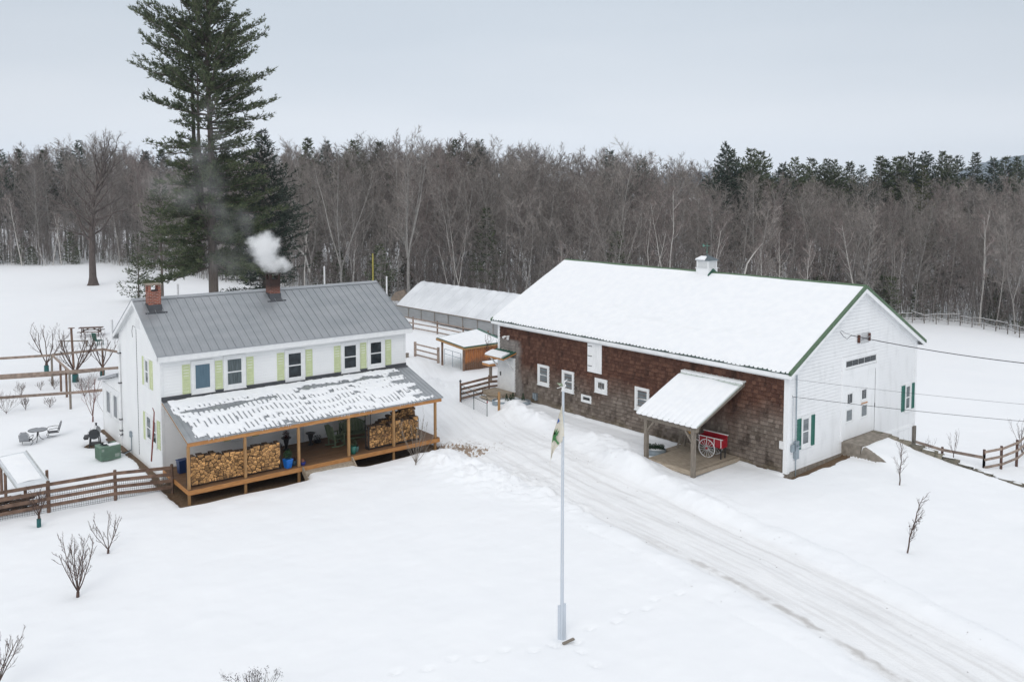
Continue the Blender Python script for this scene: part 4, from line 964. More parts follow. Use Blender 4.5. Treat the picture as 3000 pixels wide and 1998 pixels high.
# green rocking chair and glider
GP = M('sage_green_paint', (.15, .19, .115), (.11, .145, .09), .6, 5)
rc = at_house('rocking_chair', 7.85, -1.6, DZ, .15, 'sage green ornate wooden rocking chair facing right on the porch', 'rocking chair')
def rocker_side(s):
    m = MB(); pts = []
    for k in range(9): t = -1+k/4; pts.append((t*.42, s*.27, .03+.055*t*t))
    for a, b in zip(pts[:-1], pts[1:]): m.bar(a, b, .045, .06)
    return m
for s in (-1, 1):
    rocker_side(s).build('rocker', GP, rc)
    m = MB(); m.bar((.33, s*.27, .06), (.33, s*.27, .60), .06, .05); m.build('leg', GP, rc)
    m = MB(); m.bar((-.2, s*.27, .05), (-.26, s*.27, .62), .06, .05); m.build('leg', GP, rc)
    m = MB(); m.bar((-.34, s*.29, .61), (.42, s*.29, .635), .11, .03); m.build('armrest', GP, rc)
m = MB()
for k in range(6): x = -.22+k*.105; m.box(x, x+.09, -.26, .26, .36+.02*abs(k-2), .385+.02*abs(k-2))
m.bar((.36, -.26, .33), (.36, .26, .33), .03, .12); m.build('seat', GP, rc)
def crest(m, wid, h0, arch, n=10, lean=-.28, base=(-.22, .36)):
    P = lambda y, z: (base[0]+lean*(z-base[1]), y, z)
    for k in range(n):
        y = -wid+2*wid*(k+.5)/n; zt_ = h0+arch*math.cos(y/wid*PI/2)**1.3; w2 = wid/n*.86
        m.add([P(y-w2, base[1]), P(y+w2, base[1]), P(y+w2, zt_), P(y-w2, zt_)]+[(p[0]-.025, p[1], p[2]) for p in (P(y-w2, base[1]), P(y+w2, base[1]), P(y+w2, zt_), P(y-w2, zt_))], [(0, 1, 2, 3), (7, 6, 5, 4), (0, 4, 5, 1), (1, 5, 6, 2), (2, 6, 7, 3), (3, 7, 4, 0)])
    pts = [P(-wid-.03, h0-.02)]+[P(y, h0+.04+arch*math.cos(y/wid*PI/2)**1.3) for y in np.linspace(-wid, wid, 11)]+[P(wid+.03, h0-.02)]
    for a, b in zip(pts[:-1], pts[1:]): m.bar(a, b, .035, .06)
    for s in (-1, 1): m.bar(P(s*(wid+.04), base[1]-.1), P(s*(wid+.05), h0+.12), .05, .06)
m = MB(); crest(m, .24, .95, .16, 7); m.build('backrest', GP, rc)
gl = at_house('glider_bench', 9.0, -1.35, DZ, -.25, 'dark green glider bench with arched pierced back, hanging beside the right firewood stack', 'bench')
m = MB()
for k in range(6): m.box(-.62, .62, -.32+k*.095, -.24+k*.095, .40, .425)
m.build('seat', GP, gl)
m = MB(); crest(m, .58, .85, .25, 15, .22, (0, .4)); bk_ = m.build('backrest', GP, gl); bk_.rotation_euler = (0, 0, -PI/2); bk_.location = (0, .26, 0)
for s in (-1, 1):
    m = MB(); m.bar((s*.66, -.32, .1), (s*.66, -.30, .65), .05, .05); m.build('leg', GP, gl)
    m = MB(); m.bar((s*.66, .28, .1), (s*.66, .3, .9), .05, .05); m.build('leg', GP, gl)
    m = MB(); m.bar((s*.66, -.38, .65), (s*.66, .3, .66), .09, .03); m.build('armrest', GP, gl)
m = MB(); m.box(-.7, .7, -.02, .03, .1, .16); m.box(-.68, -.62, -.34, .3, .08, .13); m.box(.62, .68, -.34, .3, .08, .13); m.build('glider_base', GP, gl)
# skis leaning on the gable
sk = at_house('skis', -.25, .55, .0, 0, 'pair of thin red wooden skis leaning on the left gable wall', 'skis')
for k in range(2):
    m = MB(); m.tube([(-.35, -.9+.08*k, 1.0), (-.14, -.62+.06*k, 2.4), (-.05, -.45+.05*k, 3.1), (-.10, -.4+.05*k, 3.3)], [.022, .028, .02, .01], 5); m.build('ski', M('red_ski', (.22, .04, .03)), sk)

# ================================================================ left yard
ac = empty('air_conditioner', (-19.1, 41.75, gz(-19.1, 41.75)+.06), HA+.12, 'sage green outdoor air conditioner unit with snow on top beside the house gable', 'air conditioner')
ACG = M('sage_enamel', (.16, .25, .19), (.14, .22, .17), .5, 5)
m = MB(); m.box(-.48, .48, -.38, .38, 0, .68); cb = m.build('cabinet', ACG, ac)
m = MB()
for k in range(22):
    x = -.44+k*.042; m.box(x, x+.012, -.395, -.38, .06, .62)
for k in range(16): y = -.34+k*.045; m.box(-.495, -.48, y, y+.012, .06, .62)
m.build('grille', ACG, cb)
m = MB(); m.lathe([(.30, 0), (.30, .03), (.24, .03), (.24, .0)], 28, (-.03, .05, .68)); m.lathe([(.08, 0), (.08, .035)], 12, (-.03, .05, .68)); m.build('fan_guard', M('dark_fan_guard', (.03, .05, .045), None, .5), cb)
m = MB(); m.box(-.05, .44, -.36, -.02, .68, .72); m.lathe([(.1, .0), (.11, .03), (.06, .05)], 10, (-.06, .1, .70)); m.build('snow', SNOW, ac)
m = MB(); m.box(-.42, -.3, -.384, -.381, .46, .58); m.box(.2, .42, -.384, -.381, .1, .26); m.build('label_plate', M('pale_label', (.55, .58, .55)), cb)
m = MB(); m.tube([(.48, 0, .2), (.8, .05, .06), (1.3, .3, .08), (1.6, .5, .3)], .03, 6); m.build('pipe', BLACK, ac)
gr_ = empty('barrel_grill', (-20.83, 44.1, gz(-20.83, 44.1)), .35, 'black offset barrel smoker grill with snow on its lid, standing in a melted ring', 'grill')
def barrel(m, r, l, c, n=18):
    vs = []; 
    for (x, k) in ((-l/2, .86), (-l/2+.03, 1), (l/2-.03, 1), (l/2, .86)):
        for i in range(n): a = 2*PI*i/n; vs.append((c[0]+r*k*math.cos(a), c[1]+x, c[2]+r*k*math.sin(a)))
    fs = [(j*n+i, (j+1)*n+i, (j+1)*n+(i+1) % n, j*n+(i+1) % n) for j in range(3) for i in range(n)]+[tuple(range(n)), tuple(range(4*n-1, 3*n-1, -1))]
    m.add(vs, fs)
m = MB(); barrel(m, .27, .8, (0, 0, .80)); gb = m.build('barrel', M('black_enamel', (.02, .023, .026), (.03, .034, .04), .3, 3, coat=.3), gr_, fix=True)
m = MB(); m.tube([(-.26, -.25, .78), (-.33, -.25, .78), (-.33, .25, .78), (-.26, .25, .78)], .015, 6); m.build('handle', WIRE, gb)
m = MB(); m.tube([(.05, .3, 1.04), (.05, .3, 1.2)], .045, 10); m.tube([(.05, .3, 1.2), (.05, .3, 1.22)], .06, 10); m.build('smokestack', BLACK, gb)
m = MB(); m.box(-.52, -.26, -.34, .34, .60, .63); m.box(-.5, -.3, -.2, .2, .5, .6); m.build('shelf', BLACK, gr_)
for x, y in ((-.22, -.32), (.22, -.32), (-.22, .32), (.22, .32)): m = MB(); m.bar((x*.9, y, .65), (x*1.15, y*1.05, -.05), .05, .05); m.build('leg', BLACK, gr_)
m = MB(); m.box(-.24, .24, -.32, .32, .2, .23); m.build('bottom_shelf', BLACK, gr_)
m = MB()
for y0, y1 in ((-.36, -.02), (.05, .33)):
    vs = []; n = 7
    for y in (y0, y1):
        for i in range(n): a = R_(60+i*60/(n-1)); vs += [(.285*math.cos(a)-.03, y, .80+.275*math.sin(a))]
        for i in range(n): a = R_(120-i*60/(n-1)); h = .33-.02*abs(i-3); vs += [(h*math.cos(a)-.03, y, .80+h*math.sin(a))]
    N2 = 2*n; m.add(vs, [tuple(range(N2)), tuple(range(2*N2-1, N2-1, -1))]+[(i, (i+1) % N2, (i+1) % N2+N2, i+N2) for i in range(N2)])
m.build('snow', SNOW, gr_, fix=True)
# patio table and chairs
tb = empty('patio_table', (-24.2, 44.85, gz(-24.2, 44.85)-.12), .3, 'round dark metal mesh patio table in the snow between two metal chairs', 'table')
MESHM = M('fine_metal_mesh', (.28, .29, .31), None, .5)
m = MB(); m.tube([(.45*math.cos(a), .45*math.sin(a), .72) for a in np.linspace(0, 2*PI, 25)], .018, 6, False)
for k in range(4): a = k*PI/4; m.bar((-.45*math.cos(a), -.45*math.sin(a), .715), (.45*math.cos(a), .45*math.sin(a), .715), .014, .01)
tt_ = m.build('table_top', BLACK, tb)
m = MB(); m.lathe([(.44, 0), (.44, .006)], 24, (0, 0, .722)); m.build('mesh', MESHM, tt_)
m = MB(); m.tube([(0, 0, .7), (0, 0, .35)], .022, 6); m.build('pedestal', BLACK, tb)
for k in range(3): a = k*2.1+.5; c, s_ = math.cos(a), math.sin(a); m = MB(); m.tube([(.03*c, .03*s_, .6), (.06*c, .06*s_, .4), (.14*c, .14*s_, .25), (.34*c, .34*s_, .12)], .016, 5); m.build('leg', BLACK, tb)
def patio_chair(loc, rz, label):
    c = empty('patio_chair', (loc[0], loc[1], gz(*loc)-.13), rz, label, 'chair', 'metal patio chairs')
    m = MB(); m.add([(-.22, -.22, .4), (.22, -.22, .4), (.22, .24, .38), (-.22, .24, .38)], [(0, 1, 2, 3)])
    m.tube([(-.22, .24, .38), (-.24, -.24, .4), (.24, -.24, .4), (.22, .24, .38)], .014, 5); m.build('seat', IRON, c)
    m = MB(); m.tube([(-.23, .24, .38), (-.24, .36, .75), (-.12, .42, .92), (.12, .42, .92), (.24, .36, .75), (.23, .24, .38)], .015, 5); bk = m.build('backrest', IRON, c)
    m = MB(); m.add([(-.21, .26, .42), (.21, .26, .42), (.21, .36, .74), (.11, .41, .9), (-.11, .41, .9), (-.21, .36, .74)], [(0, 1, 2, 3, 4, 5)]); m.build('mesh', MESHM, bk)
    for s in (-1, 1):
        m = MB(); m.tube([(s*.25, .32, .62), (s*.29, .1, .64), (s*.3, -.2, .62), (s*.27, -.27, .5), (s*.25, -.22, .4)], .015, 5); m.build('armrest', IRON, c)
        m = MB(); m.tube([(s*.2, -.2, .4), (s*.26, -.3, .2), (s*.2, -.1, .12), (s*.22, .3, .1)], .015, 5); m.build('leg', IRON, c)
    return c
patio_chair((-24.42, 44.1), PI+.25, 'dark metal patio chair with mesh back in front of the round patio table')
patio_chair((-23.75, 45.55), -1.0, 'dark metal patio chair with tall mesh back right of the round patio table')
# garden fence with rails and wire, running from the porch corner to the left
GF = [(-14.22, 37.17), (-16.1, 35.77), (-18.18, 34.32), (-19.95, 33.1), (-21.9, 31.8)]
def fence(name, pts, hts, label, group=None, rails=4, top=1.2, gap=.3, mat=FENCE_W, w_=.14, th=.03, post=.1, mesh=False, pr=0, base=None, cat='fence', postmat=None, ph=.06, sag=0):
    f = empty(name, (pts[0][0], pts[0][1], 0), 0, label, cat, group); O = Vector((pts[0][0], pts[0][1], 0))
    P = [Vector((x, y, base if base is not None else gz(x, y)))-O for x, y in pts]
    for p_, h in zip(P, hts): m = MB(); m.box(p_.x-post/2, p_.x+post/2, p_.y-post/2, p_.y+post/2, p_.z-.3, p_.z+h+ph); m.build('post', postmat or mat, f)
    for i in range(len(P)-1):
        for r in range(rails):
            a = P[i]+Vector((0, 0, hts[i]-gap*r-.07)); b = P[i+1]+Vector((0, 0, hts[i+1]-gap*r-.07)); d = (b-a).normalized(); n = Vector((d.y, -d.x, 0)).normalized()*(post/2+th/2)
            if n.y > 0: n = -n
            m = MB(); mid = (a+b)/2-Vector((0, 0, sag)); m.bar(a+n, b+n, th, w_); m.build('rail', mat, f)
    if mesh:
        m = MB()
        for i in range(len(P)-1):
            a, b = P[i], P[i+1]; d = b-a; Ld = d.length; n = Vector((d.y, -d.x, 0)).normalized(); n = -n if n.y > 0 else n; o2 = -n*.052*0+(-n)*.055; k = int(Ld/.085)
            for q in range(k+1): p0 = a+d*(q/k)+o2; m.bar(p0, p0+Vector((0, 0, mesh)), .009, .009, up=(n.x, n.y, 0))
            for q in range(int(mesh/.085)+1): z = Vector((0, 0, q*.085)); m.bar(a+o2+z, b+o2+z, .009, .009)
        m.build('wire_mesh', IRON, f)
    return f
fence('garden_fence', GF, [1.25]*5, 'brown board rail fence lined with wire mesh, left of the porch', mesh=.85, gap=.29, rails=4)
# cold frame: slanted plastic sheet on a post frame above a wood pile
cf = empty('plastic_lean_to', (-20, 35.6, -.05), 0, 'slanted translucent plastic sheet on a wooden frame behind the garden fence', 'shelter')
def W3(x, y, z): return Vector((x+20, y-35.6, z+.05))
A_ = [W3(-21.75, 36.75, 1.55), W3(-20.75, 37.45, 1.62), W3(-18.55, 35.15, .98), W3(-19.5, 34.45, .92)]
m = MB(); m.add([p for p in A_]+[p-Vector((0, 0, .02)) for p in A_], [(0, 3, 2, 1), (4, 5, 6, 7), (0, 1, 5, 4), (1, 2, 6, 5), (2, 3, 7, 6), (3, 0, 4, 7)])
m.build('plastic_sheet', M('cloudy_plastic', (.68, .71, .74), (.60, .63, .66), .25, 3), cf)
m = MB()
def lift(q, s_, h): return A_[0].lerp(A_[1], q).lerp(A_[3].lerp(A_[2], q), s_)+Vector((0, 0, h))
g5 = [[lift(.12+.76*i/6, .04+.8*j/8, .012+.05*math.sin(PI*i/6)*math.sin(PI*j/8)**.5+.01*math.sin(i*5+j*3)) for i in range(7)] for j in range(9)]
m.v = [p for r in g5 for p in r]; m.f = [(j*7+i, j*7+i+1, (j+1)*7+i+1, (j+1)*7+i) for j in range(8) for i in range(6)]; m.m = [0]*len(m.f); m.build('snow', SNOW, cf, smooth=True)
for (x, y, h) in ((-20.85, 35.95, 1.2), (-19.35, 34.75, .9), (-19.15, 36.1, 1.25), (-21.4, 36.6, 1.4)):
    p = W3(x, y, 0); m = MB(); m.box(p.x-.045, p.x+.045, p.y-.045, p.y+.045, 0, h); m.build('post', FENCE_W, cf)
m = MB()
for a, b in ((0, 3), (1, 2)): m.bar(A_[a]+Vector((0, 0, .015)), A_[b]+Vector((0, 0, .015)), .05, .04)
m.build('edge_batten', M('pale_batten', (.5, .52, .52)), cf)
wp = empty('brush_pile', (-19.6, 34.35, -.05), HA, 'pile of brown split wood and brush behind the fence under the plastic sheet', 'wood pile')
m = MB(); rg = random.Random(3)
for k in range(90):
    x = rg.uniform(-1.3, .7); y = rg.uniform(-.25, .25); z = rg.uniform(.02, .85)*(1-.45*abs(x+.2)); a = rg.gauss(0, .25)
    m.bar((x-.25, y-.1*a, z), (x+.25, y+.25*a, z+rg.gauss(0, .04)), .07, .06)
m.build('split_wood', M('old_brown_wood', (.10, .055, .03), (.05, .03, .02), .9, 8, island=.4), wp)
# arbor of rails and posts behind the house
ab = empty('grape_arbor', (-28, 55, 0), 0, 'tall weathered arbor of long rails on posts behind the patio', 'arbor')
def A3(x, y, z=0): return Vector((x+28, y-55, z))
apost = [((-29.72, 57.14), 2.15), ((-28.3, 55.47), 1.9), ((-27.15, 53.9), 1.9), ((-25.56, 51.15), 2.25), ((-27.76, 60.31), 1.95), ((-25.9, 60.9), 1.5)]
for (x, y), h in apost:
    p = A3(x, y); m = MB(); m.bar(p-Vector((0, 0, .2)), p+Vector((0, 0, h)), .10, .10); m.build('post', FENCE_W if h < 2 else GREY_W, ab)
def rail_(a, b, w_=.16): m = MB(); m.bar(a, b, .05, w_); m.build('rail', RAIL_W, ab)
rail_(A3(-29.72, 57.14, 2.12), A3(-27.76, 60.31, 1.9)); rail_(A3(-29.8, 57.1, 2.1), A3(-37.5, 54.2, 2.1)); rail_(A3(-29.65, 57.1, 2.1), A3(-25.56, 51.15, 2.28)); rail_(A3(-27.76, 60.3, 1.92), A3(-24.2, 58.4, 1.8)); rail_(A3(-25.9, 60.9, 1.2), A3(-24, 58.2, .9))
rail_(A3(-25.56, 51.1, 2.28), A3(-34.5, 47.8, 2.3)); rail_(A3(-25.56, 51.1, 2.28), A3(-19.8, 53.6, 2.28)); rail_(A3(-25.56, 51.1, .98), A3(-34, 48.1, 1.0)); rail_(A3(-25.56, 51.1, .98), A3(-20.3, 53.3, 1.0))
rail_(A3(-29.72, 57.2, .75), A3(-37.5, 54.4, .75)); rail_(A3(-29.72, 57.2, .75), A3(-27.76, 60.3, .45))
tp = empty('tall_post', (-31.2, 63.1, gz(-31.2, 63.1)), 0, 'tall brown post with a small flat cap among the fruit trees', 'post')
m = MB(); m.bar((0, 0, -.1), (-.1, 0, 2.95), .12, .12); m.build('shaft', FENCE_W, tp); m = MB(); m.box(-.28, .1, -.15, .15, 2.95, 2.99); m.build('cap', FENCE_W, tp)
pt = empty('picnic_table', (-36.5, 77.2, gz(-36.5, 77.2)+.02), .22, 'brown wooden picnic table in the snow behind the fruit trees', 'picnic table')
PW = M('picnic_wood', (.14, .085, .065), (.09, .06, .05), .85, 4, island=.2)
m = MB()
for k in range(5): m.box(-1.0, 1.0, -.37+k*.15, -.24+k*.15, .72, .76)
m.build('table_top', PW, pt)
for s in (-1, 1):
    m = MB(); m.box(-1.0, 1.0, s*.62-.06 if s > 0 else s*.62-.2, s*.62+.2 if s > 0 else s*.62+.06, .42, .46); m.build('bench', PW, pt)
    m = MB(); m.bar((s*.72, -.62, 0), (s*.72, -.22, .72), .05, .1); m.bar((s*.72, .62, 0), (s*.72, .22, .72), .05, .1); m.bar((s*.72, -.75, .4), (s*.72, .75, .4), .05, .09); m.bar((s*.7, 0, .4), (s*.1, 0, .72), .05, .08); m.build('leg', PW, pt)
gb_ = empty('green_chair', (-33.7, 72.5, gz(-33.7, 72.5)), 2.6, 'dark green plastic lawn chair beyond the fruit trees', 'chair')
GPL = M('green_plastic', (.01, .08, .055), None, .5)
m = MB(); m.box(-.3, .3, -.3, .3, .38, .43); m.build('seat', GPL, gb_); m = MB(); m.bar((0, .3, .4), (0, .42, 1.1), .55, .05, up=(0, 1, 0)); m.build('backrest', GPL, gb_)
for x in (-.27, .27):
    for y in (-.27, .27): m = MB(); m.bar((x, y, -.1), (x, y, .4), .05, .05); m.build('leg', GPL, gb_)
pl_ = empty('plank_bench', (-35.4, 71.9, gz(-35.4, 71.9)), .1, 'long low grey plank bench left of the green chair', 'bench')
m = MB(); m.box(-1.3, 1.1, -.12, .12, .42, .48); m.build('seat', GREY_W, pl_)
for x in (-1.1, .9): m = MB(); m.box(x, x+.1, -.1, .1, -.1, .42); m.build('leg', GREY_W, pl_)

# ================================================================ between house and barn
gh = empty('greenhouse', (-9.67, 90.44, 0), 0, 'long plastic covered hoop greenhouse dusted with snow behind the barn', 'greenhouse')
GU = Vector((8.53, -9.89, 0)).normalized(); GV = Vector((-GU.y, GU.x, 0)); GL_ = 25; GW = 7.2
PLS = M('snow_dusted_plastic', (.68, .70, .73), (.80, .82, .85), .4, .6, (1, 1, 1))
def ghp(t, s_, z): return tuple(GU*t+GV*s_+Vector((0, 0, z)))
prof = [(0, .85), (.8, 1.46), (1.7, 2.12), (2.7, 2.82), (3.25, 3.1), (3.6, 3.18), (3.95, 3.1), (4.5, 2.82), (5.5, 2.12), (6.4, 1.46), (7.2, .85)]
m = MB(); nb_ = 34
rows = []
for k in range(nb_+1):
    t = -1.4+GL_*k/nb_; sag = .035*(1 if k % 2 else 0)
    rows.append([ghp(t, s_, z-sag*math.sin(PI*min(1, s_/7.2))) for s_, z in prof])
m.v = [p for r in rows for p in r]; n = len(prof)
m.f = [(k*n+i, (k+1)*n+i, (k+1)*n+i+1, k*n+i+1) for k in range(nb_) for i in range(n-1)]+[tuple(range(n)), tuple(nb_*n+i for i in range(n-1, -1, -1))]; m.m = [0]*len(m.f)
m.build('roof_cover', PLS, gh, smooth=False, fix=True)
m = MB()
for k in range(0, 18):
    t = -1.4+GL_*k/17
    m.tube([ghp(t, s_, z+.0) for s_, z in prof], .02, 5)
m.build('hoop', M('pale_hoop', (.66, .68, .70)), gh)
m = MB()
for s_ in (.06, 7.14):
    a = [ghp(-1.4, s_, -.3), ghp(GL_-1.4, s_, -.3), ghp(GL_-1.4, s_, .84), ghp(-1.4, s_, .84)]
    m.add(a, [(0, 1, 2, 3)])
m.build('side_curtain', M('grey_side_plastic', (.36, .37, .38), (.26, .265, .27), .4, 4, (.3, .3, 6)), gh)
m = MB(); m.bar(ghp(-1.4, -.02, .84), ghp(GL_-1.4, -.02, .84), .06, .09)
for k in range(12): t = -1.4+GL_*k/11; m.bar(ghp(t, 0, -.3), ghp(t, 0, .84), .05, .05)
m.build('base_board', GREY_W, gh)
# paddock rails
RW = M('pale_rail_wood', (.40, .32, .27), (.27, .21, .175), .85, 4, island=.15)
fence('paddock_fence', [(-10.9, 85.2), (-7.83, 81.66), (-5.33, 78.9), (-2.85, 76.2), (-.6, 73.9)], [1.12]*5, 'pale two rail paddock fence in front of the greenhouse', rails=3, gap=.45, mat=RW, postmat=FENCE_W, w_=.12, post=.13)
fence('rail_fence', [(-6.36, 67.93), (-4.35, 65.3)], [1.1, 1.15], 'short grey rail fence with a thick capped post right of the house', rails=3, gap=.42, mat=RW, w_=.12, post=.2)
cd_ = empty('concrete_block', (-7.0, 67.6, gz(-7.0, 67.6)), .4, 'small grey block in the snow beside the thick fence post', 'block'); m = MB(); m.box(-.14, .14, -.1, .1, 0, .3); m.box(-.16, .16, -.12, .12, .3, .34); m.build('body', GREY_W, cd_)
# animal shed
SHX, SHY = -2.28, 61.85
sh = empty('animal_shed', (SHX, SHY, 0), 0, 'small orange plank run in shed with snowy green edged roof beside the barn', 'shed')
def q3(x, y, z): return (x-SHX, y-SHY, z)
SHW = bpy.data.materials.new('orange_plank'); SHW.use_nodes = True; nt = SHW.node_tree; L = nt.links.new; N = nt.nodes.new
b = nt.nodes['Principled BSDF']; b.inputs['Roughness'].default_value = .8; tc = N('ShaderNodeTexCoord'); sp = N('ShaderNodeSeparateXYZ'); L(tc.outputs['Object'], sp.inputs[0])
n_ = noise(3, 4, (3, 3, .5)); nb2 = noise(1.1, 3)
c = mixc(ramp(n_.outputs[0], .35, .65), (.46, .17, .045), (.28, .095, .03))
dmp = ramp(math_('ADD', sp.outputs[2], math_('MULTIPLY', nb2.outputs[0], 1.0)), 1.25, .95)
c = mixc(math_('MULTIPLY', dmp, .85), c, (.10, .065, .045)); L(c, b.inputs['Base Color'])
c0, c1, c2_, c3 = (-2.28, 61.85), (.75, 64.0), (-.9, 66.6), (-3.99, 64.5)   # front right corner, far right, back right, left post
m = MB()
def planks(m, a, b_, z0, za, zb, w_=.17, th=.03):
    a = Vector((a[0], a[1], 0)); b_ = Vector((b_[0], b_[1], 0)); d = b_-a; k = max(1, int(d.length/w_)); nn = Vector((d.y, -d.x, 0)).normalized()*th
    for i in range(k):
        p0 = a+d*(i/k)+d*.003; p1 = a+d*((i+1)/k)-d*.003; zt0 = za+(zb-za)*i/k; zt1 = za+(zb-za)*(i+1)/k
        vs = [q3(p0.x, p0.y, z0), q3(p1.x, p1.y, z0), q3(p1.x, p1.y, zt1), q3(p0.x, p0.y, zt0), q3(p0.x-nn.x, p0.y-nn.y, z0), q3(p1.x-nn.x, p1.y-nn.y, z0), q3(p1.x-nn.x, p1.y-nn.y, zt1), q3(p0.x-nn.x, p0.y-nn.y, zt0)]
        m.add(vs, [(0, 1, 2, 3), (7, 6, 5, 4), (0, 4, 5, 1), (3, 2, 6, 7), (0, 3, 7, 4), (1, 5, 6, 2)])
planks(m, c0, c1, -.1, 1.66, 1.66); m.build('wall', SHW, sh)
for (x, y), h in ((c0, 1.66), (c3, 1.95)): m = MB(); p = q3(x, y, 0); m.box(p[0]-.08, p[0]+.08, p[1]-.08, p[1]+.08, -.1, h); m.build('post', FENCE_W, sh)
Rf = [(-4.35, 64.35, 1.98), (-2.1, 61.2, 1.72), (1.1, 63.5, 1.72), (-1.15, 66.75, 2.3)]
Rf = [(-4.45, 64.5, 1.98), (-2.25, 61.66, 1.74), (1.0, 64.0, 1.76), (-1.25, 66.9, 2.3)]
m = MB(); m.add([q3(*p) for p in Rf]+[q3(p[0], p[1], p[2]-.05) for p in Rf], [(0, 1, 2, 3), (7, 6, 5, 4), (0, 4, 5, 1), (1, 5, 6, 2), (2, 6, 7, 3), (3, 7, 4, 0)]); rfs = m.build('roof', ROOF_GRN, sh, fix=True)
m = MB(); m.bar(q3(*Rf[0][:2], Rf[0][2]-.1), q3(*Rf[1][:2], Rf[1][2]-.1), .05, .16); m.bar(q3(*Rf[1][:2], Rf[1][2]-.12), q3(*Rf[2][:2], Rf[2][2]-.12), .05, .12); m.build('fascia', POST_W, rfs)
V4 = [Vector(q3(*p)) for p in Rf]; m = MB(); n1_, n2_ = 12, 12
for j in range(n2_+1):
    for i in range(n1_+1):
        a = .03+.94*i/n1_; b_ = .02+.90*j/n2_; p = V4[0].lerp(V4[1], a).lerp(V4[3].lerp(V4[2], a), b_); e = min(i, n1_-i, j, n2_-j)
        m.v.append((p.x, p.y, p.z+(.02 if e == 0 else .09+.012*math.sin(i*2.3+j*1.7))))
m.f = [(j*(n1_+1)+i, j*(n1_+1)+i+1, (j+1)*(n1_+1)+i+1, (j+1)*(n1_+1)+i) for j in range(n2_) for i in range(n1_)]; m.m = [0]*len(m.f); m.build('snow', SNOW, rfs, smooth=True, fix=True)
# metal stock gate across the shed front
def gate(name, a, b, z0, z1, label, mat, rails=(1,), wires=8, mid=True):
    g = empty(name, (a[0], a[1], 0), 0, label, 'gate'); A = Vector((0, 0, 0)); B = Vector((b[0]-a[0], b[1]-a[1], 0)); up = Vector((0, 0, 1))
    fr_m = MB()
    for t in ((0, .5, 1) if mid else (0, 1)): p = A.lerp(B, t); fr_m.tube([p+up*(z0-.12), p+up*z1], .022, 6)
    for z in (z1, z0+(z1-z0)*.66): fr_m.tube([A+up*z, B+up*z], .02, 6)
    fr_m.build('frame', mat, g); m = MB()
    for k in range(wires): z = z0+(z1-z0)*.62*k/wires; m.tube([A+up*z, B+up*z], .005, 3)
    m.build('wire_panel', WIRE, g); return g
gate('stock_gate', (-3.8, 64.15), (-2.5, 62.2), .15, 1.2, 'grey metal stock gate across the shed opening', GALV)
DGM = M('dark_green_metal', (.02, .045, .045), None, .5)
gg = gate('driveway_gate', (-2.05, 51.5), (-.46, 48.4), gz(-1.3, 50)+.05, 1.32, 'open dark green wire gate beside the driveway', DGM)
m = MB(); m.box(1.57, 1.63, -3.12, -3.06, 1.0, 1.12); m.build('red_latch', RED, gg)
f_ = fence('entry_fence', [(-2.11, 51.67), (-.38, 53.04), (1.34, 54.0)], [1.33-.2, 1.38-.25, 1.42-.3], 'brown four rail fence with wire between driveway gate and barn side door', rails=4, gap=.285, mesh=.8)
lp = empty('post_lantern', (-2.11, 51.67, 1.33+.02), 0, 'small black lantern on top of the fence end post', 'lantern')
m = MB(); m.tube([(0, 0, 0), (0, 0, .08)], .02, 6); m.build('stem', BLACK, lp)
m = MB(); m.lathe([(.045, .08), (.055, .1), (.055, .19)], 6); m.build('glass', GL_LC, lp)
m = MB(); m.lathe([(.1, .19), (.02, .25), (.012, .30)], 6); m.build('cap', BLACK, lp)
gp = empty('wooden_post', (.22, 48.71, gz(.22, 48.71)), 0, 'single squared brown post in the snow before the long trough planter', 'post')
m = MB(); m.box(-.075, .075, -.075, .075, -.3, 1.0); m.build('shaft', POST_W, gp); m = MB(); m.add([(-.075, -.075, 1.0), (.075, -.075, 1.0), (.075, .075, 1.0), (-.075, .075, 1.0), (0, 0, 1.09)], [(0, 1, 4), (1, 2, 4), (2, 3, 4), (3, 0, 4)]); m.build('cap', POST_W, gp)
def trough(u, v, rx, ry, z0, h, label, rz=0):
    x, y, _ = bw(u, v); t = empty('trough_planter', (x, y, z0), BA+rz, label, 'planter', 'galvanised trough planters')
    m = MB(); m.lathe([(1, 0), (1.02, h*.33), (1, h*.36), (1.03, h*.68), (1.01, h*.7), (1.04, h), (.97, h), (.97, h-.08)], 40, sx=rx, sy=ry); m.build('tub', GALV, t)
    m = MB(); m.lathe([(1.0, h-.07), (.8, h-.02), (.4, h+.02), (.02, h+.03)], 30, sx=rx*.97, sy=ry*.97); m.build('snow', SNOW, t, smooth=True)
    return t
def conelet(t, x, y, z, r, h, rng, mat=EVG):
    m = MB()
    for k in range(170):
        q = rng.random(); a = rng.random()*2*PI; rr_ = r*(1-q)**.7*rng.uniform(.6, 1); p = Vector((x+rr_*math.cos(a), y+rr_*math.sin(a), z+q*h)); d = Vector((math.cos(a)*.5, math.sin(a)*.5, .8))*.07; s_ = Vector((-math.sin(a), math.cos(a), 0))*.018
        m.add([p-s_, p+s_, p+d], [(0, 1, 2)])
    m.build('dwarf_evergreen', mat, t)
rg = random.Random(8)
t1 = trough(-1.15, 17.6, 1.12, .55, .16, .46, 'long oval galvanised trough with five small conifers by the barn side door', -.773)
for x, y in ((-.75, .15), (-.25, -.25), (.1, .2), (-.02, -.35), (.72, -.05)): conelet(t1, x, y, .45, .13, .42, rg, M('winter_conifer', (.03, .05, .02), (.06, .06, .03), .8, 9, island=.3) if x == -.75 else EVG)
t2 = trough(-2.3, 5.62, .52, .29, .27, .46, 'oval galvanised trough with dark low shrubs at the lean-to post', -.911)
m = MB()
for x in (-.3, .0, .28): twigball(m, (x, 0, .56), .2, 420, rg, .06, .8)
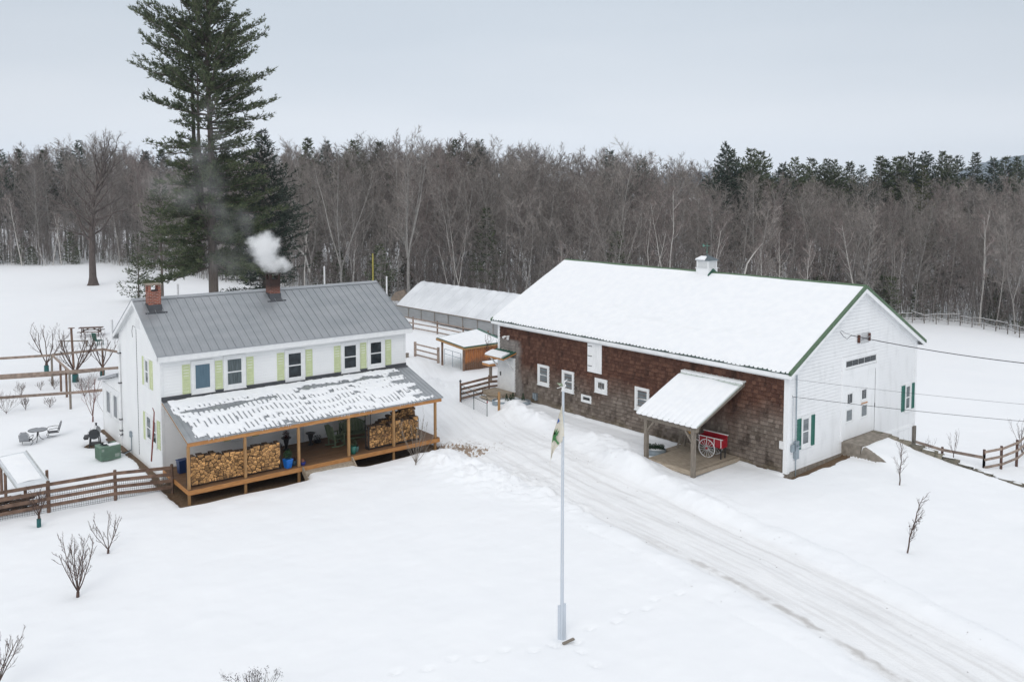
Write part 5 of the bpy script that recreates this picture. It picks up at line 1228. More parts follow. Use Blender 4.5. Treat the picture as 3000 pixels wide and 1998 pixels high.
m.build('dwarf_shrub', EVG, t2)
# red hand cart on the lean-to deck
ct = empty('hand_cart', bw(-.85, 3.35, .637), BA-PI/2+.08, 'red wooden hand cart with white trim and large white spoked wheels under the lean-to', 'cart')
m = MB()
m.box(-.62, .62, -.24, -.21, .52, .92); m.box(-.62, .62, .21, .24, .52, 1.06); m.box(-.62, -.59, -.21, .21, .52, .95); m.box(.59, .62, -.21, .21, .52, .95); m.box(-.59, .59, -.21, .21, .52, .56); ctb = m.build('box_body', RED, ct)
m = MB(); m.box(-.66, .66, -.265, -.205, .92, .945); m.box(-.66, .66, .20, .26, 1.06, 1.085)
for x in (-.6, -.2, .2, .56): m.box(x, x+.03, -.255, -.24, .54, .92)
m.build('white_trim', WHITE_P, ctb)
def wheel(y, r=.42):
    m = MB(); m.tube([(r*math.cos(a)-.12, y, r+r*math.sin(a)) for a in np.linspace(0, 2*PI, 33)], .02, 6, False)
    w_ = m.build('wheel', WHITE_P, ct); m = MB()
    for k in range(16): a = 2*PI*k/16; m.tube([(-.12+.05*math.cos(a), y, r+.05*math.sin(a)), (-.12+r*math.cos(a), y, r+r*math.sin(a))], .009, 4)
    m.build('spokes', WHITE_P, w_); m = MB(); s = 1 if y > 0 else -1
    vs = [(-.12+.06*math.cos(2*PI*i/12), yy_, r+.06*math.sin(2*PI*i/12)) for yy_ in (y-.03, y+.04) for i in range(12)]; m.add(vs, [tuple(range(12)), tuple(range(23, 11, -1))]+[(i, i+12, (i+1) % 12+12, (i+1) % 12) for i in range(12)]); m.build('hub', RED, w_)
wheel(-.34); wheel(.34)
for y in (-.18, .18): m = MB(); m.bar((.54, y, 0), (.54, y, .53), .045, .045); m.build('leg', BLACK, ct)
m = MB(); m.bar((-.6, -.14, .6), (-1.1, -.14, .75), .035, .035); m.bar((-.6, .14, .6), (-1.1, .14, .75), .035, .035); m.bar((-1.1, -.16, .75), (-1.1, .16, .75), .035, .035); m.build('handle', WHITE_P, ct)
wb = empty('sawhorse_box', bw(-.75, 4.75, .637), BA, 'grey wooden box on splayed legs with a yellow stain, behind the red cart', 'sawhorse')
m = MB(); m.bar((-.1, -.5, .95), (-.1, .45, .95), .5, .42); m.build('box', GREY_W, wb); m = MB(); m.box(-.36, -.352, -.35, -.1, .85, 1.08); m.build('stain', M('ochre_stain', (.45, .25, .07)), wb)
for x, y in ((-.3, .35), (.15, .35), (-.3, -.35), (.15, -.35)): m = MB(); m.bar((x*.7, y*.8, .8), (x*1.3, y*1.4, 0), .08, .08); m.build('leg', GREY_W, wb)
# shelter with grill by the back corner of the barn
sg = empty('small_shelter', (-.31, 58.2, gz(-.31, 58.2)), .63, 'low orange edged roof on a post behind the barn corner', 'shelter')
m = MB(); m.box(-.08, .08, -.08, .08, -.2, 1.08); m.build('post', GREY_W, sg); m = MB(); m.box(-.38, 2.2, -.35, .45, 1.08, 1.23); m.build('roof', PINE_W, sg); m = MB(); m.box(-.38, 2.2, -.37, .45, 1.235, 1.30); m.build('snow', SNOW, sg)
bc = empty('black_barrel', (.55, 57.6, gz(.55, 57.6)), .2, 'black drum with a looped handle beside the barn corner post', 'barrel')
m = MB(); m.lathe([(.26, 0), (.28, .1), (.28, .8), (.25, .84)], 16); m.build('drum', BLACK, bc); m = MB(); m.tube([(-.12, 0, .84), (-.14, 0, 1.1), (0, 0, 1.18), (.14, 0, 1.1), (.12, 0, .84)], .03, 6); m.build('handle', BLACK, bc)
# stone retaining wall beside the ramp, then rail fence below it
ws = empty('stone_wall', bw(7.5, 0, 0), BA, 'mossy dark field stone wall edged with snow running down from the barn ramp', 'wall')
wtop = lambda v: float(np.interp(v, [-14, -9, -7, -6, -4.5, -3.5, -2.2, -1, 0], [.0, .05, .13, .2, .42, .62, .84, 1.03, 1.07]))
m = MB(); rg = random.Random(6); v = -.0
MOSS = M('dark_mossy_stone', (.105, .10, .075), (.20, .175, .14), .95, 5, bump=.02, island=.35)
for lay in range(8):
    v = 0
    while v > -13:
        w_ = rg.uniform(.25, .7); vm = v-w_/2; zt_ = wtop(vm)-.22*lay+rg.uniform(-.03, .02); a0, a1 = -.12+rg.uniform(-.03, .03), .22+rg.uniform(-.03, .04)+.015*lay
        if zt_ > -1.9:
            b0 = zt_-.23; j = lambda: rg.uniform(-.035, .035)
            vs = [(a+j(), b_+j(), c_+j()*.6) for c_ in (b0, zt_) for a, b_ in ((a0, v-w_+.02), (a1, v-w_+.02), (a1, v-.02), (a0, v-.02))]
            m.add(vs, [(3, 2, 1, 0), (4, 5, 6, 7), (0, 1, 5, 4), (1, 2, 6, 5), (2, 3, 7, 6), (3, 0, 4, 7)])
        v -= w_
m.build('stones', MOSS, ws)
m = MB(); rg = random.Random(9); v = -2.5
while v > -13:
    w_ = rg.uniform(.3, 1.0)
    if rg.random() < .55:
        z = wtop(v-w_/2)+.0; a = rg.uniform(.02, .1); m.lathe([(1, 0), (.85, .03), (.4, .05), (.02, .055)], 10, (a, v-w_/2, z), sx=.1, sy=w_/2)
    v -= w_
m.build('snow', SNOW, ws, smooth=True)
RFW = M('fence_red_brown', (.12, .065, .05), (.08, .045, .035), .85, 5)
lf = fence('lower_fence', [(24.18, 49.22), (25.12, 47.57), (26.2, 45.35)], [.55, .5, .75], 'low brown single rail running from the barn corner below the stone wall', rails=1, mat=RAIL_W, postmat=RFW, base=-1.9, w_=.16, ph=.08)
lf = fence('pasture_fence', [(26.2, 45.35), (27.0, 45.15), (28.1, 45.6), (29.9, 47.2), (32.5, 49.5)], [1.05, 1.3, 1.5, 1.75, 1.8], 'three rail pasture fence rising towards the right edge of the picture', rails=3, gap=.42, mat=RAIL_W, postmat=RFW, base=-1.9, w_=.13)

# ================================================================ flagpole
fp_ = empty('flagpole', (1.96, 24.62, gz(1.96, 24.62)), 0, 'tall white painted wooden flagpole with split base in the foreground', 'flagpole')
PW_ = M('chipped_white_paint', (.55, .60, .66), (.46, .50, .55), .6, 2.5, (6, 6, .3), lo=.5, hi=.75)
m = MB(); m.tube([(0, 0, -.1), (0, 0, 3.5), (.01, 0, 7.42)], [.055, .046, .036], 8); m.build('pole', PW_, fp_)
m = MB(); m.bar((-.085, 0, -.1), (-.085, 0, 1.04), .05, .08); m.bar((.08, 0, -.1), (.08, 0, 1.10), .045, .08); m.build('base_cheeks', PW_, fp_)
m = MB(); m.tube([(0, 0, 7.42), (0, 0, 7.52)], .03, 8); m.tube([(0, -.045, .9), (0, -.06, 7.35)], .005, 4); m.box(-.04, .05, -.015, .015, 7.44, 7.47); m.build('finial', WHITE_P, fp_)
ea = empty('weathervane', (1.97, 24.62, 7.50+gz(1.96, 24.62)), .2, 'weathered white and green bird shaped weathervane on top of the flagpole', 'weathervane')
m = MB(); m.tube([(.05, 0, .0), (0, 0, .08), (-.1, 0, .18)], [.035, .06, .03], 8); m.tube([(.06, 0, .05), (.12, 0, .14), (.1, 0, .22)], [.04, .05, .03], 8); m.build('body', WHITE_P, ea, smooth=True)
m = MB(); m.add([(0, 0, .08), (-.08, -.1, .30), (-.40, -.12, .34), (-.2, -.05, .16), (0, -.016, .075), (-.08, -.116, .295), (-.40, -.136, .335), (-.2, -.066, .155)], [(0, 1, 2, 3), (7, 6, 5, 4), (0, 4, 5, 1), (1, 5, 6, 2), (2, 6, 7, 3), (3, 7, 4, 0)]); m.build('wing', M('mossy_white', (.45, .5, .40), (.10, .14, .06), .7, 12), ea, fix=True)
m = MB(); m.tube([(.02, 0, .15), (.08, .05, .32), (.2, .08, .42), (.28, .1, .45)], [.04, .03, .02, .006], 6); m.build('wing', WHITE_P, ea)
m = MB(); m.bar((-.05, 0, .1), (-.34, 0, .02), .05, .02); m.build('tail', WHITE_P, ea)
ea.scale = (.55, .55, .55)
fl = empty('flag', (1.925, 24.6, 6.98+gz(1.96, 24.62)), 0, 'limp cream flag with a green tree and blue mark hanging from the pole', 'flag')
CR = M('cream_cloth', (.60, .56, .47), (.66, .63, .56), .85, 5)
m = MB(); rows = [(0, -.02, .02), (-.3, -.10, .03), (-.7, -.22, .05), (-1.1, -.34, .10), (-1.5, -.46, .12), (-1.9, -.52, .03), (-2.1, -.53, -.12), (-2.35, -.55, -.34), (-2.6, -.555, -.46), (-2.85, -.56, -.53)]
nn = 9
for j, (z, xl, xr) in enumerate(rows):
    for i in range(nn): t = i/(nn-1); m.v.append((xl+(xr-xl)*t, -.07+.045*math.sin(t*9+z*1.5)*(1 if z < -.2 else .2), z))
m.f = [(j*nn+i, j*nn+i+1, (j+1)*nn+i+1, (j+1)*nn+i) for j in range(len(rows)-1) for i in range(nn-1)]; m.m = [0]*len(m.f)
m.build('cloth', CR, fl, smooth=True)
m = MB(); m.add([(.02, -.09, -.3), (.08, -.1, -.8), (.12, -.11, -1.2), (.13, -.1, -1.62), (-.07, -.12, -1.70), (-.06, -.11, -1.1), (-.03, -.1, -.6)], [(0, 1, 2, 3, 4, 5, 6)]); m.build('fold', CR, fl)
FG = M('flag_green', (.05, .17, .055), (.06, .2, .07), .8); FB = M('flag_blue', (.02, .10, .40), None, .8)
def onflag(x, z, row_x): return (x, -.135, z)
m = MB()
for poly in ([(-.50, -1.98), (-.46, -1.62), (-.41, -1.42), (-.36, -1.34), (-.31, -1.45), (-.27, -1.62), (-.34, -1.72), (-.42, -1.85)],
             [(-.44, -1.58), (-.35, -1.20), (-.33, -1.2), (-.35, -1.5)], [(-.38, -1.5), (-.24, -1.18), (-.22, -1.22), (-.28, -1.5)], [(-.32, -1.52), (-.16, -1.3), (-.15, -1.36), (-.24, -1.6)],
             [(-.42, -1.80), (-.30, -1.68), (-.26, -1.82), (-.17, -1.95), (-.12, -1.97), (-.19, -2.1), (-.30, -1.93)]):
    m.add([(x, -.14, z) for x, z in poly], [tuple(range(len(poly)))])
m.build('green_tree_emblem', FG, fl)
m = MB(); m.add([(x, -.14, z) for x, z in [(-.24, -.92), (-.20, -.70), (-.17, -.60), (-.15, -.72), (-.08, -.75), (-.15, -.80), (-.21, -.90)]], [tuple(range(7))]); m.build('blue_emblem', FB, fl)
m = MB(); m.tube([(-.56, -.07, -2.8), (-.6, -.07, -3.1), (-.57, -.07, -3.5)], [.01, .006, .003], 4); m.tube([(-.5, -.07, -2.7), (-.52, -.07, -2.95)], .006, 3); m.tube([(-.01, -.05, 0), (.06, -.05, .12)], .012, 5); m.build('frayed_thread', CR, fl)
fl.scale = (.56, .6, .53)
bd = empty('board', (2.12, 24.25, gz(2.12, 24.25)+.05), .55, 'short rough brown board lying in the snow at the foot of the flagpole', 'board')
m = MB(); m.bar((-.2, 0, 0), (.2, 0, .04), .08, .045); m.build('plank', GREY_W, bd)
# overhead wires
def wirex(label, a, b, sag, r, name='overhead_wire'):
    o = empty(name, a, 0, label, 'wire', 'overhead wires'); A = Vector(a); B = Vector(b); m = MB(); n = 26
    m.tube([(B-A)*(k/n)-Vector((0, 0, sag*4*(k/n)*(1-k/n))) for k in range(n+1)], r, 5); m.build('cable', M('black_cable', (.03, .03, .035), None, .6), o); return o
x0_, y0_, _ = bw(4.8, -.3)
w1 = wirex('thick twisted black power cable sagging from the barn gable to the right edge', (x0_, y0_, 6.2), (34, 31.5, 6.25), .75, .019)
m = MB(); m.tube([(0, 0, 0), (-.3, -.25, -.12), (-.55, -.45, .02), (-.8, -.65, .28)], .014, 5); m.tube([(0, 0, .02), (-.4, -.3, .15), (-.75, -.6, .35)], .01, 5); m.build('slack_loop', BLACK, w1)
x0_, y0_, _ = bw(.43, -.06); wirex('thin pale upper service wire crossing the barn gable', (x0_, y0_, 4.67), (34, 31.5, 4.25), .3, .006)
x0_, y0_, _ = bw(.33, -.06); w3 = wirex('thin dark lower service wire crossing the barn gable', (x0_, y0_, 3.9), (34, 31.5, 3.6), .28, .010)
m = MB(); m.tube([(.08*math.cos(a)-.1, .03, .08*math.sin(a)) for a in np.linspace(0, 2*PI, 13)], .01, 4); m.build('coil', BLACK, w3)
# loose bits
ch_ = MB(); rg = random.Random(12)
for k in range(420):
    x = -1.9+rg.gauss(0, 1.0); y = 43.3+rg.gauss(0, .6); z = gz(x, y)+.01 if k % 3 == 0 else None
    if z is None: x += .1; z = gz(x, y)+.01
    a = rg.gauss(.4, .5); l = rg.uniform(.05, .22); d = Vector((math.cos(a), math.sin(a), rg.uniform(-.05, .15)))*l; s_ = Vector((-math.sin(a), math.cos(a), 0))*.012
    p = Vector((x, y, z)); ch_.add([p-s_, p+s_, p+d], [(0, 1, 2)])
tag(ch_.build('trampled_straw', M('tan_straw', (.30, .20, .11), (.18, .11, .06), .9, 9, island=.3)), 'scattered tan straw and bark on the trampled snow by the porch end', 'straw', kind='stuff')
gt = MB()
for k in range(170):
    t = rg.random(); i = int(t*7)+3; a, b_ = ROAD[min(i, 11)], ROAD[min(i, 11)+1]; q = rg.random(); d_ = b_-a; nrm = np.array([d_[1], -d_[0]])/np.hypot(*d_); o_ = rg.choice([-1.9, 1.9, -.8, 3.0, -2.4])+rg.gauss(0, .25)
    p = a+d_*q+nrm*o_; s_ = rg.uniform(.008, .024); z = gz(*p)
    gt.add([(p[0]-s_, p[1], z), (p[0]+s_, p[1]-s_*.5, z), (p[0], p[1]+s_, z), (p[0], p[1], z+s_)], [(0, 1, 3), (1, 2, 3), (2, 0, 3)])
tag(gt.build('grit', M('grit', (.16, .12, .09))), 'small bits of grit and leaf litter along the driveway edges', 'grit', kind='stuff')
bo = empty('boulder', (-11.5, 103.6, 0), 0, 'tan field boulder at the edge of the woods left of the greenhouse', 'boulder')
m = MB(); m.add([(-1.2, -.5, -.2), (1.1, -.6, -.2), (1.2, .6, -.2), (-1.1, .6, -.2), (-.6, -.3, .8), (.5, -.35, 1.15), (.7, .4, 1.0), (-.5, .4, .7)], [(3, 2, 1, 0), (4, 5, 6, 7), (0, 1, 5, 4), (1, 2, 6, 5), (2, 3, 7, 6), (3, 0, 4, 7)]); m.build('rock', M('tan_rock', (.30, .24, .19), (.22, .18, .15), .9, 3, bump=.03), bo)

# ================================================================ trees
TRK = M('grey_tree_bark', (.36, .345, .325), (.20, .188, .176), .9, 6, (3, 3, .4), island=.2)
TWG = M('grey_brown_twigs', (.285, .256, .236), (.172, .152, .139), .9, .5, island=.45)
TWR = M('reddish_twigs', (.265, .222, .208), (.16, .13, .12), .9, .5, island=.35)
BIR = M('white_birch_bark', (.52, .50, .47), (.30, .27, .25), .8, 8, (1, 1, 2), lo=.5, hi=.72)
NDL = M('pine_needles', (.045, .062, .032), (.085, .10, .05), .75, 1.2, island=.5)
NDL2 = M('bluish_dark_needles', (.028, .045, .034), (.055, .075, .05), .75, 1.2, island=.5)
NDY = M('yellow_green_needles', (.07, .08, .02), (.045, .055, .018), .75, 1.2, island=.4)
LEAFB = M('tan_beech_leaves', (.26, .14, .08), (.17, .09, .05), .85, 2, island=.4)
def rot_about(d, ang, az):
    d = Vector(d).normalized(); ref = Vector((0, 0, 1)) if abs(d.z) < .95 else Vector((1, 0, 0)); x = d.cross(ref).normalized(); y = d.cross(x)
    return (d*math.cos(ang)+(x*math.cos(az)+y*math.sin(az))*math.sin(ang)).normalized()
def limb(m, p, d, L_, r0, r1, rg, nseg=4, wob=.12, up=.12, n=3):
    pts = [Vector(p)]; d = Vector(d).normalized()
    for k in range(nseg):
        d = (d+Vector((rg.gauss(0, wob), rg.gauss(0, wob), rg.gauss(0, wob*.6)+up))).normalized(); pts.append(pts[-1]+d*L_/nseg)
    m.tube(pts, [r0+(r1-r0)*k/nseg for k in range(nseg+1)], n, False)
    return pts
def along(pts, t):
    k = t*(len(pts)-1); i = min(int(k), len(pts)-2); f = k-i; return pts[i].lerp(pts[i+1], f), (pts[i+1]-pts[i]).normalized()
def twig(m, p, d, l, w_, rg):
    d = (Vector(d)+Vector((rg.gauss(0, .35), rg.gauss(0, .35), rg.gauss(.1, .25)))).normalized(); s = d.cross(Vector((rg.gauss(0, 1), rg.gauss(0, 1), rg.gauss(0, 1)))).normalized()*w_
    q = p+d*l*.55; e = p+d*l+Vector((0, 0, rg.gauss(.06, .05)*l)); m.add([p-s, p+s, q+s*.7, e, q-s*.7], [(0, 1, 2, 3, 4)])
    return d
def bare_tree(seed, H=18., R=3.6, clear=.35, stems=1, nl=26, ns=7, nt_=9, tr=.115, tw=.014, up=.12, ang=(.6, 1.15), twl=(.35, .8), spread=.16):
    rg = random.Random(seed); tk = MB(); cr = MB()
    base = limb(tk, (0, 0, -.3), (rg.gauss(0, .03), rg.gauss(0, .03), 1), H*(.9 if stems == 1 else clear), tr, tr*(.22 if stems == 1 else .75), rg, 8, .035, .05, 6)
    axes = []
    if stems == 1: axes.append((base, tr, clear, 1.0))
    else:
        for k in range(stems):
            p, d = base[-1], Vector((0, 0, 1)); dd = rot_about((0, 0, 1), rg.uniform(spread, spread*2.2), 2*PI*k/stems+rg.random()); a = limb(tk, p, dd, H*(1-clear)*rg.uniform(.85, 1), tr*.62, tr*.12, rg, 7, .06, .10, 5)
            axes.append((a, tr*.62, .08, H*(1-clear)/H))
    n_ax = len(axes)
    for (a, r, t0, sc) in axes:
        for k in range(int(nl/n_ax*(1.25 if n_ax > 1 else 1))):
            t = t0+(1-t0)*((k+rg.random())/(nl/n_ax*(1.25 if n_ax > 1 else 1))); p, d = along(a, min(t, .995)); q = (t-t0)/(1-t0)
            Ll = R*(.45+.75*math.sin(PI*min(1, .18+q*.78)))*rg.uniform(.6, 1.15)*(.8 if n_ax > 1 else 1)
            dd = rot_about(d, rg.uniform(*ang)*(1.15-.45*q), rg.random()*2*PI)
            lb = limb(tk, p, dd, Ll, max(.016, r*.28*(1-q*.6)), .010, rg, 4, .13, up, 3)
            for j in range(ns):
                tj = .2+.8*(j+rg.random())/ns; p2, d2 = along(lb, min(tj, .99)); l2 = Ll*.42*(1.15-tj*.7)*rg.uniform(.6, 1.2)
                d3 = rot_about(d2, rg.uniform(.4, 1.0), rg.random()*2*PI); sb_ = limb(cr, p2, d3, l2, .014, .005, rg, 2, .15, up*.8, 3)
                for i in range(nt_):
                    p3, d4 = along(sb_, min(.1+.9*(i+rg.random())/nt_, .99)); twig(cr, p3, rot_about(d4, rg.uniform(.3, .9), rg.random()*2*PI), rg.uniform(*twl)*(.55+l2*.35), tw, rg)
    return tk, cr
def conifer(seed, H=18., R=3., z0=.25, whorl=.62, nb=6, dens=1., droop=.1, tuft=.5, trunk=.16, prof=None, sideL=None, sideR=None, open_=.0, tw=.07):
    rg = random.Random(seed); tk = MB(); cr = MB(); tk.tube([(0, 0, -.3), (rg.gauss(0, .1), rg.gauss(0, .1), H*.5), (0, 0, H)], [trunk, trunk*.6, .015], 6, False)
    z = H*z0
    while z < H*.99:
        q = (z/H-z0)/(1-z0); Lw = R*(prof(q) if prof else (1-q)**.8*(.75+.25*min(1, q*5)))+.15
        for k in range(nb):
            if rg.random() < open_: continue
            a = 2*PI*k/nb+rg.random()*1.0; Lb = Lw*rg.uniform(.6, 1.15); el = -droop+.35*q+rg.gauss(0, .1)
            zz = z+rg.uniform(-.3, .3)*whorl; d = Vector((math.cos(a)*math.cos(el), math.sin(a)*math.cos(el), math.sin(el)))
            pts = limb(tk, (0, 0, zz), d, Lb, .03, .008, rg, 3, .05, .06, 3); nsh = max(3, int(Lb*3.2*dens))
            for j in range(nsh):
                t = .18+.82*(j+rg.random())/nsh; p, dd = along(pts, min(t, .99)); side = rot_about(dd, rg.uniform(.5, 1.1), rg.choice([0, PI])+rg.gauss(0, .35)); Ls = (.3+.35*Lb*(1.05-t))*rg.uniform(.5, 1)
                nt_ = max(3, int(Ls*6*dens))
                for i in range(nt_):
                    p3 = p+side*Ls*(i+rg.random())/nt_; dv = (side+Vector((rg.gauss(0, .6), rg.gauss(0, .6), rg.gauss(.25, .5)))).normalized()*tuft*rg.uniform(.5, 1.1); s_ = dv.cross(Vector((rg.gauss(0, 1), rg.gauss(0, 1), rg.gauss(0, 1)))).normalized()*tw
                    cr.add([p3-s_, p3+s_, p3+dv], [(0, 1, 2)])
        z += whorl*rg.uniform(.75, 1.25)*(1-.35*q)
    return tk, cr
def make_tree(name, tkcr, mats, loc, rz, sc, label, cat, group=None):
    t = empty(name, loc, rz, label, cat, group); tkcr[0].build('trunk', mats[0], t); tkcr[1].build('crown', mats[1], t); t.scale = (sc, sc, sc); return t
def meshes(tkcr, mats): 
    a = tkcr[0].build('trunk', mats[0]); b_ = tkcr[1].build('crown', mats[1]); me_ = (a.data, b_.data); bpy.data.objects.remove(a); bpy.data.objects.remove(b_); return me_
def inst(name, mm, loc, rz, sc, label, cat, group):
    t = empty(name, loc, rz, label, cat, group); t.scale = sc if isinstance(sc, tuple) else (sc,)*3
    for nme, me_ in zip(('trunk', 'crown'), mm): o = bpy.data.objects.new(nme, me_); COL.objects.link(o); o.parent = t
    return t
# forest edge: depth by bearing tan = x/y
EDGE = [(-.80, 148), (-.60, 152), (-.52, 150), (-.46, 156), (-.41, 146), (-.33, 126), (-.23, 119), (-.11, 107), (0, 101), (.12, 98), (.3, 99), (.48, 103), (.54, 101), (.59, 96), (.62, 91), (.8, 88)]
def edge_y(t): return float(np.interp(t, [e[0] for e in EDGE], [e[1] for e in EDGE]))
SKY_ = [(-300, 430), (0, 440), (100, 415), (200, 400), (300, 395), (430, 440), (620, 440), (830, 405), (950, 412), (1060, 412), (1200, 392), (1330, 388), (1500, 405), (1600, 418), (1780, 418), (1900, 452), (2050, 462), (2150, 470), (2300, 500), (2500, 505), (2700, 510), (2900, 520), (3300, 525)]
def sky_h(t, y, f=1.): px = 1450+2524*t; return 13.1+(557-float(np.interp(px, [s[0] for s in SKY_], [s[1] for s in SKY_])))/2524*y*f
rg = random.Random(99)
BT = [meshes(bare_tree(100+i, 18, R, cl, st, nl=nl), (TRK, TWR if i in (3, 6) else TWG)) for i, (R, cl, st, nl) in enumerate([(4.2, .18, 1, 36), (4.9, .15, 1, 38), (3.6, .25, 1, 32), (4.6, .22, 2, 36), (3.9, .12, 1, 38), (5.2, .24, 3, 38), (4.2, .10, 1, 40), (4.6, .28, 2, 36)])]
BB = [meshes(bare_tree(150+i, 12, 1.9, cl, st, nl=16, ns=5, nt_=6, tr=.10, up=.2), (BIR, TWR)) for i, (cl, st) in enumerate([(.45, 1), (.3, 2), (.35, 1)])]
rowsd = [1.0, 4.5, 8.5, 13, 18.5, 25, 33]
slots = []
for r, dep in enumerate(rowsd):
    n = 44+2*r
    for k in range(n):
        t = -.63+1.29*(k+rg.uniform(.1, .9))/n; y = edge_y(t)+dep+rg.uniform(-2, 2); slots.append((t, y, r))
rg.shuffle(slots); slots = sorted(slots, key=lambda s: s[2])[:285]
for (t, y, r) in slots:
    x = t*y; H = (sky_h(t, y)-gz(x, y))*rg.uniform(.72, 1.03)*(.86 if r < 2 else 1)
    if r == 0 and rg.random() < .35: H *= .6
    i = rg.randrange(len(BT)); s_ = H/18
    inst('bare_tree', BT[i], (x, y, gz(x, y)), rg.random()*6.28, (s_*rg.uniform(.85, 1.1),)*2+(s_,), 'leafless grey-brown tree in the dense woods behind the farm', 'tree', 'leafless trees of the dense woods')
# far part of the wood as one mass
def bulk(name, protos, places, mats, label, cat):
    V = []; F = []; n0 = 0; MI = []
    arr = []
    for tk, cr in protos:
        vs = np.array([tuple(p) for p in tk.v]+[tuple(p) for p in cr.v]); fs = tk.f+[tuple(i+len(tk.v) for i in f) for f in cr.f]; mi = [0]*len(tk.f)+[1]*len(cr.f); arr.append((vs, np.array([len(f) for f in fs]), np.concatenate([np.array(f) for f in fs]), np.array(mi)))
    LV = []; LC = []; 
    for (pi, x, y, z, a, s, sz) in places:
        vs, cn, li, mi = arr[pi]; c, s_ = math.cos(a), math.sin(a); q = np.stack([(vs[:, 0]*c-vs[:, 1]*s_)*s+x, (vs[:, 0]*s_+vs[:, 1]*c)*s+y, vs[:, 2]*sz+z], -1); V.append(q); LV.append(li+n0); LC.append(cn); MI.append(mi); n0 += len(vs)
    V = np.concatenate(V).astype(np.float32); LV = np.concatenate(LV).astype(np.int32); LC = np.concatenate(LC); MI = np.concatenate(MI).astype(np.int32)
    me_ = bpy.data.meshes.new(name); me_.vertices.add(len(V)); me_.vertices.foreach_set('co', V.ravel()); me_.loops.add(len(LV)); me_.loops.foreach_set('vertex_index', LV); me_.polygons.add(len(LC)); me_.polygons.foreach_set('loop_start', np.concatenate([[0], np.cumsum(LC)[:-1]]).astype(np.int32))
    for m_ in mats: me_.materials.append(m_)
    me_.polygons.foreach_set('material_index', MI); me_.update(calc_edges=True)
    o = bpy.data.objects.new(name, me_); COL.objects.link(o); return tag(o, label, cat, kind='stuff')
lowp = [bare_tree(300+i, 18, 3.8, .1, st, nl=26, ns=5, nt_=6, tw=.028, twl=(.5, 1.1)) for i, st in enumerate([1, 1, 2, 3])]
pl4 = []
for k in range(620):
    t = rg.uniform(-.64, .68); y = edge_y(t)+38+75*rg.random()**1.2; x = t*y; H = (sky_h(t, y, .9)-gz(x, y))*rg.uniform(.8, 1.04); pl4.append((rg.randrange(4), x, y, gz(x, y), rg.random()*6.28, H/18*1.1, H/18))
bulk('far_woods', lowp, pl4, [TRK, TWG], 'deep mass of leafless grey-brown woods behind the first rows of trees', 'woods')
# thin saplings and brush along the wood's edge
def sapling(seed, H=5.5):
    rg = random.Random(seed); tk = MB(); cr = MB()
    a = limb(tk, (0, 0, -.1), (rg.gauss(0, .1), rg.gauss(0, .1), 1), H, .035, .008, rg, 5, .07, .04, 3)
    for k in range(13): p, d = along(a, .25+.74*k/13); b_ = limb(cr, p, rot_about(d, rg.uniform(.5, .9), rg.random()*6.28), rg.uniform(.4, 1.1), .010, .004, rg, 2, .12, .15, 3); [twig(cr, along(b_, rg.uniform(.1, .99))[0], (0, 0, 1), rg.uniform(.2, .5), .010, rg) for _ in range(4)]
    return tk, cr
sp_ = [sapling(400+i, h) for i, h in enumerate([4, 5.5, 7, 3.2])]; pls = []
for k in range(3600):
    t = rg.uniform(-.64, .68); y = edge_y(t)+rg.uniform(-1.5, 40)*rg.random()**.7; x = t*y
    pls.append((rg.randrange(4), x, y, gz(x, y), rg.random()*6.28, rg.uniform(.7, 1.2), rg.uniform(.7, 1.3)))
bulk('brush', sp_, pls, [TRK, TWR], 'thin reddish saplings and brush along the edge of the woods', 'brush')
# dry beech leaves hanging low in the wood
m = MB()
for k in range(60):
    t = rg.uniform(-.6, .66); y = edge_y(t)+rg.uniform(0, 14); x = t*y; z = gz(x, y); 
    if not (t > .0 or t < -.5) and rg.random() < .6: continue
    for j in range(90):
        p = Vector((x+rg.gauss(0, .9), y+rg.gauss(0, .9), z+abs(rg.gauss(1.8, 1.3)))); a = Vector((rg.gauss(0, 1), rg.gauss(0, 1), rg.gauss(0, 1))).normalized()*.09; b_ = a.cross(Vector((0, 0, 1))).normalized()*.05; m.add([p-b_, p+b_, p+a], [(0, 1, 2)])
tag(m.build('beech_leaves', LEAFB), 'tan dead leaves clinging to low saplings in the woods', 'leaves', kind='stuff')
# undergrowth conifers at the edge
for k in range(60):
    t = rg.choice([rg.uniform(.36, .64), rg.uniform(.36, .64), rg.uniform(-.62, -.4), rg.uniform(-.3, .05), rg.uniform(-.3, .3)]); y = edge_y(t)+rg.uniform(-1, 9); x = t*y
    if k == 0: UC = [meshes(conifer(500+i, 4.5, 1.5, .06, .42, 6, 1.1, .0, .3, .05), (TRK, NDL)) for i in range(3)]
    s_ = rg.uniform(.45, 1.3)
    inst('young_conifer', UC[rg.randrange(3)], (x, y, gz(x, y)), rg.random()*6.28, s_, 'small dark green conifer in the undergrowth at the edge of the woods', 'tree', 'young conifers at the woods edge')
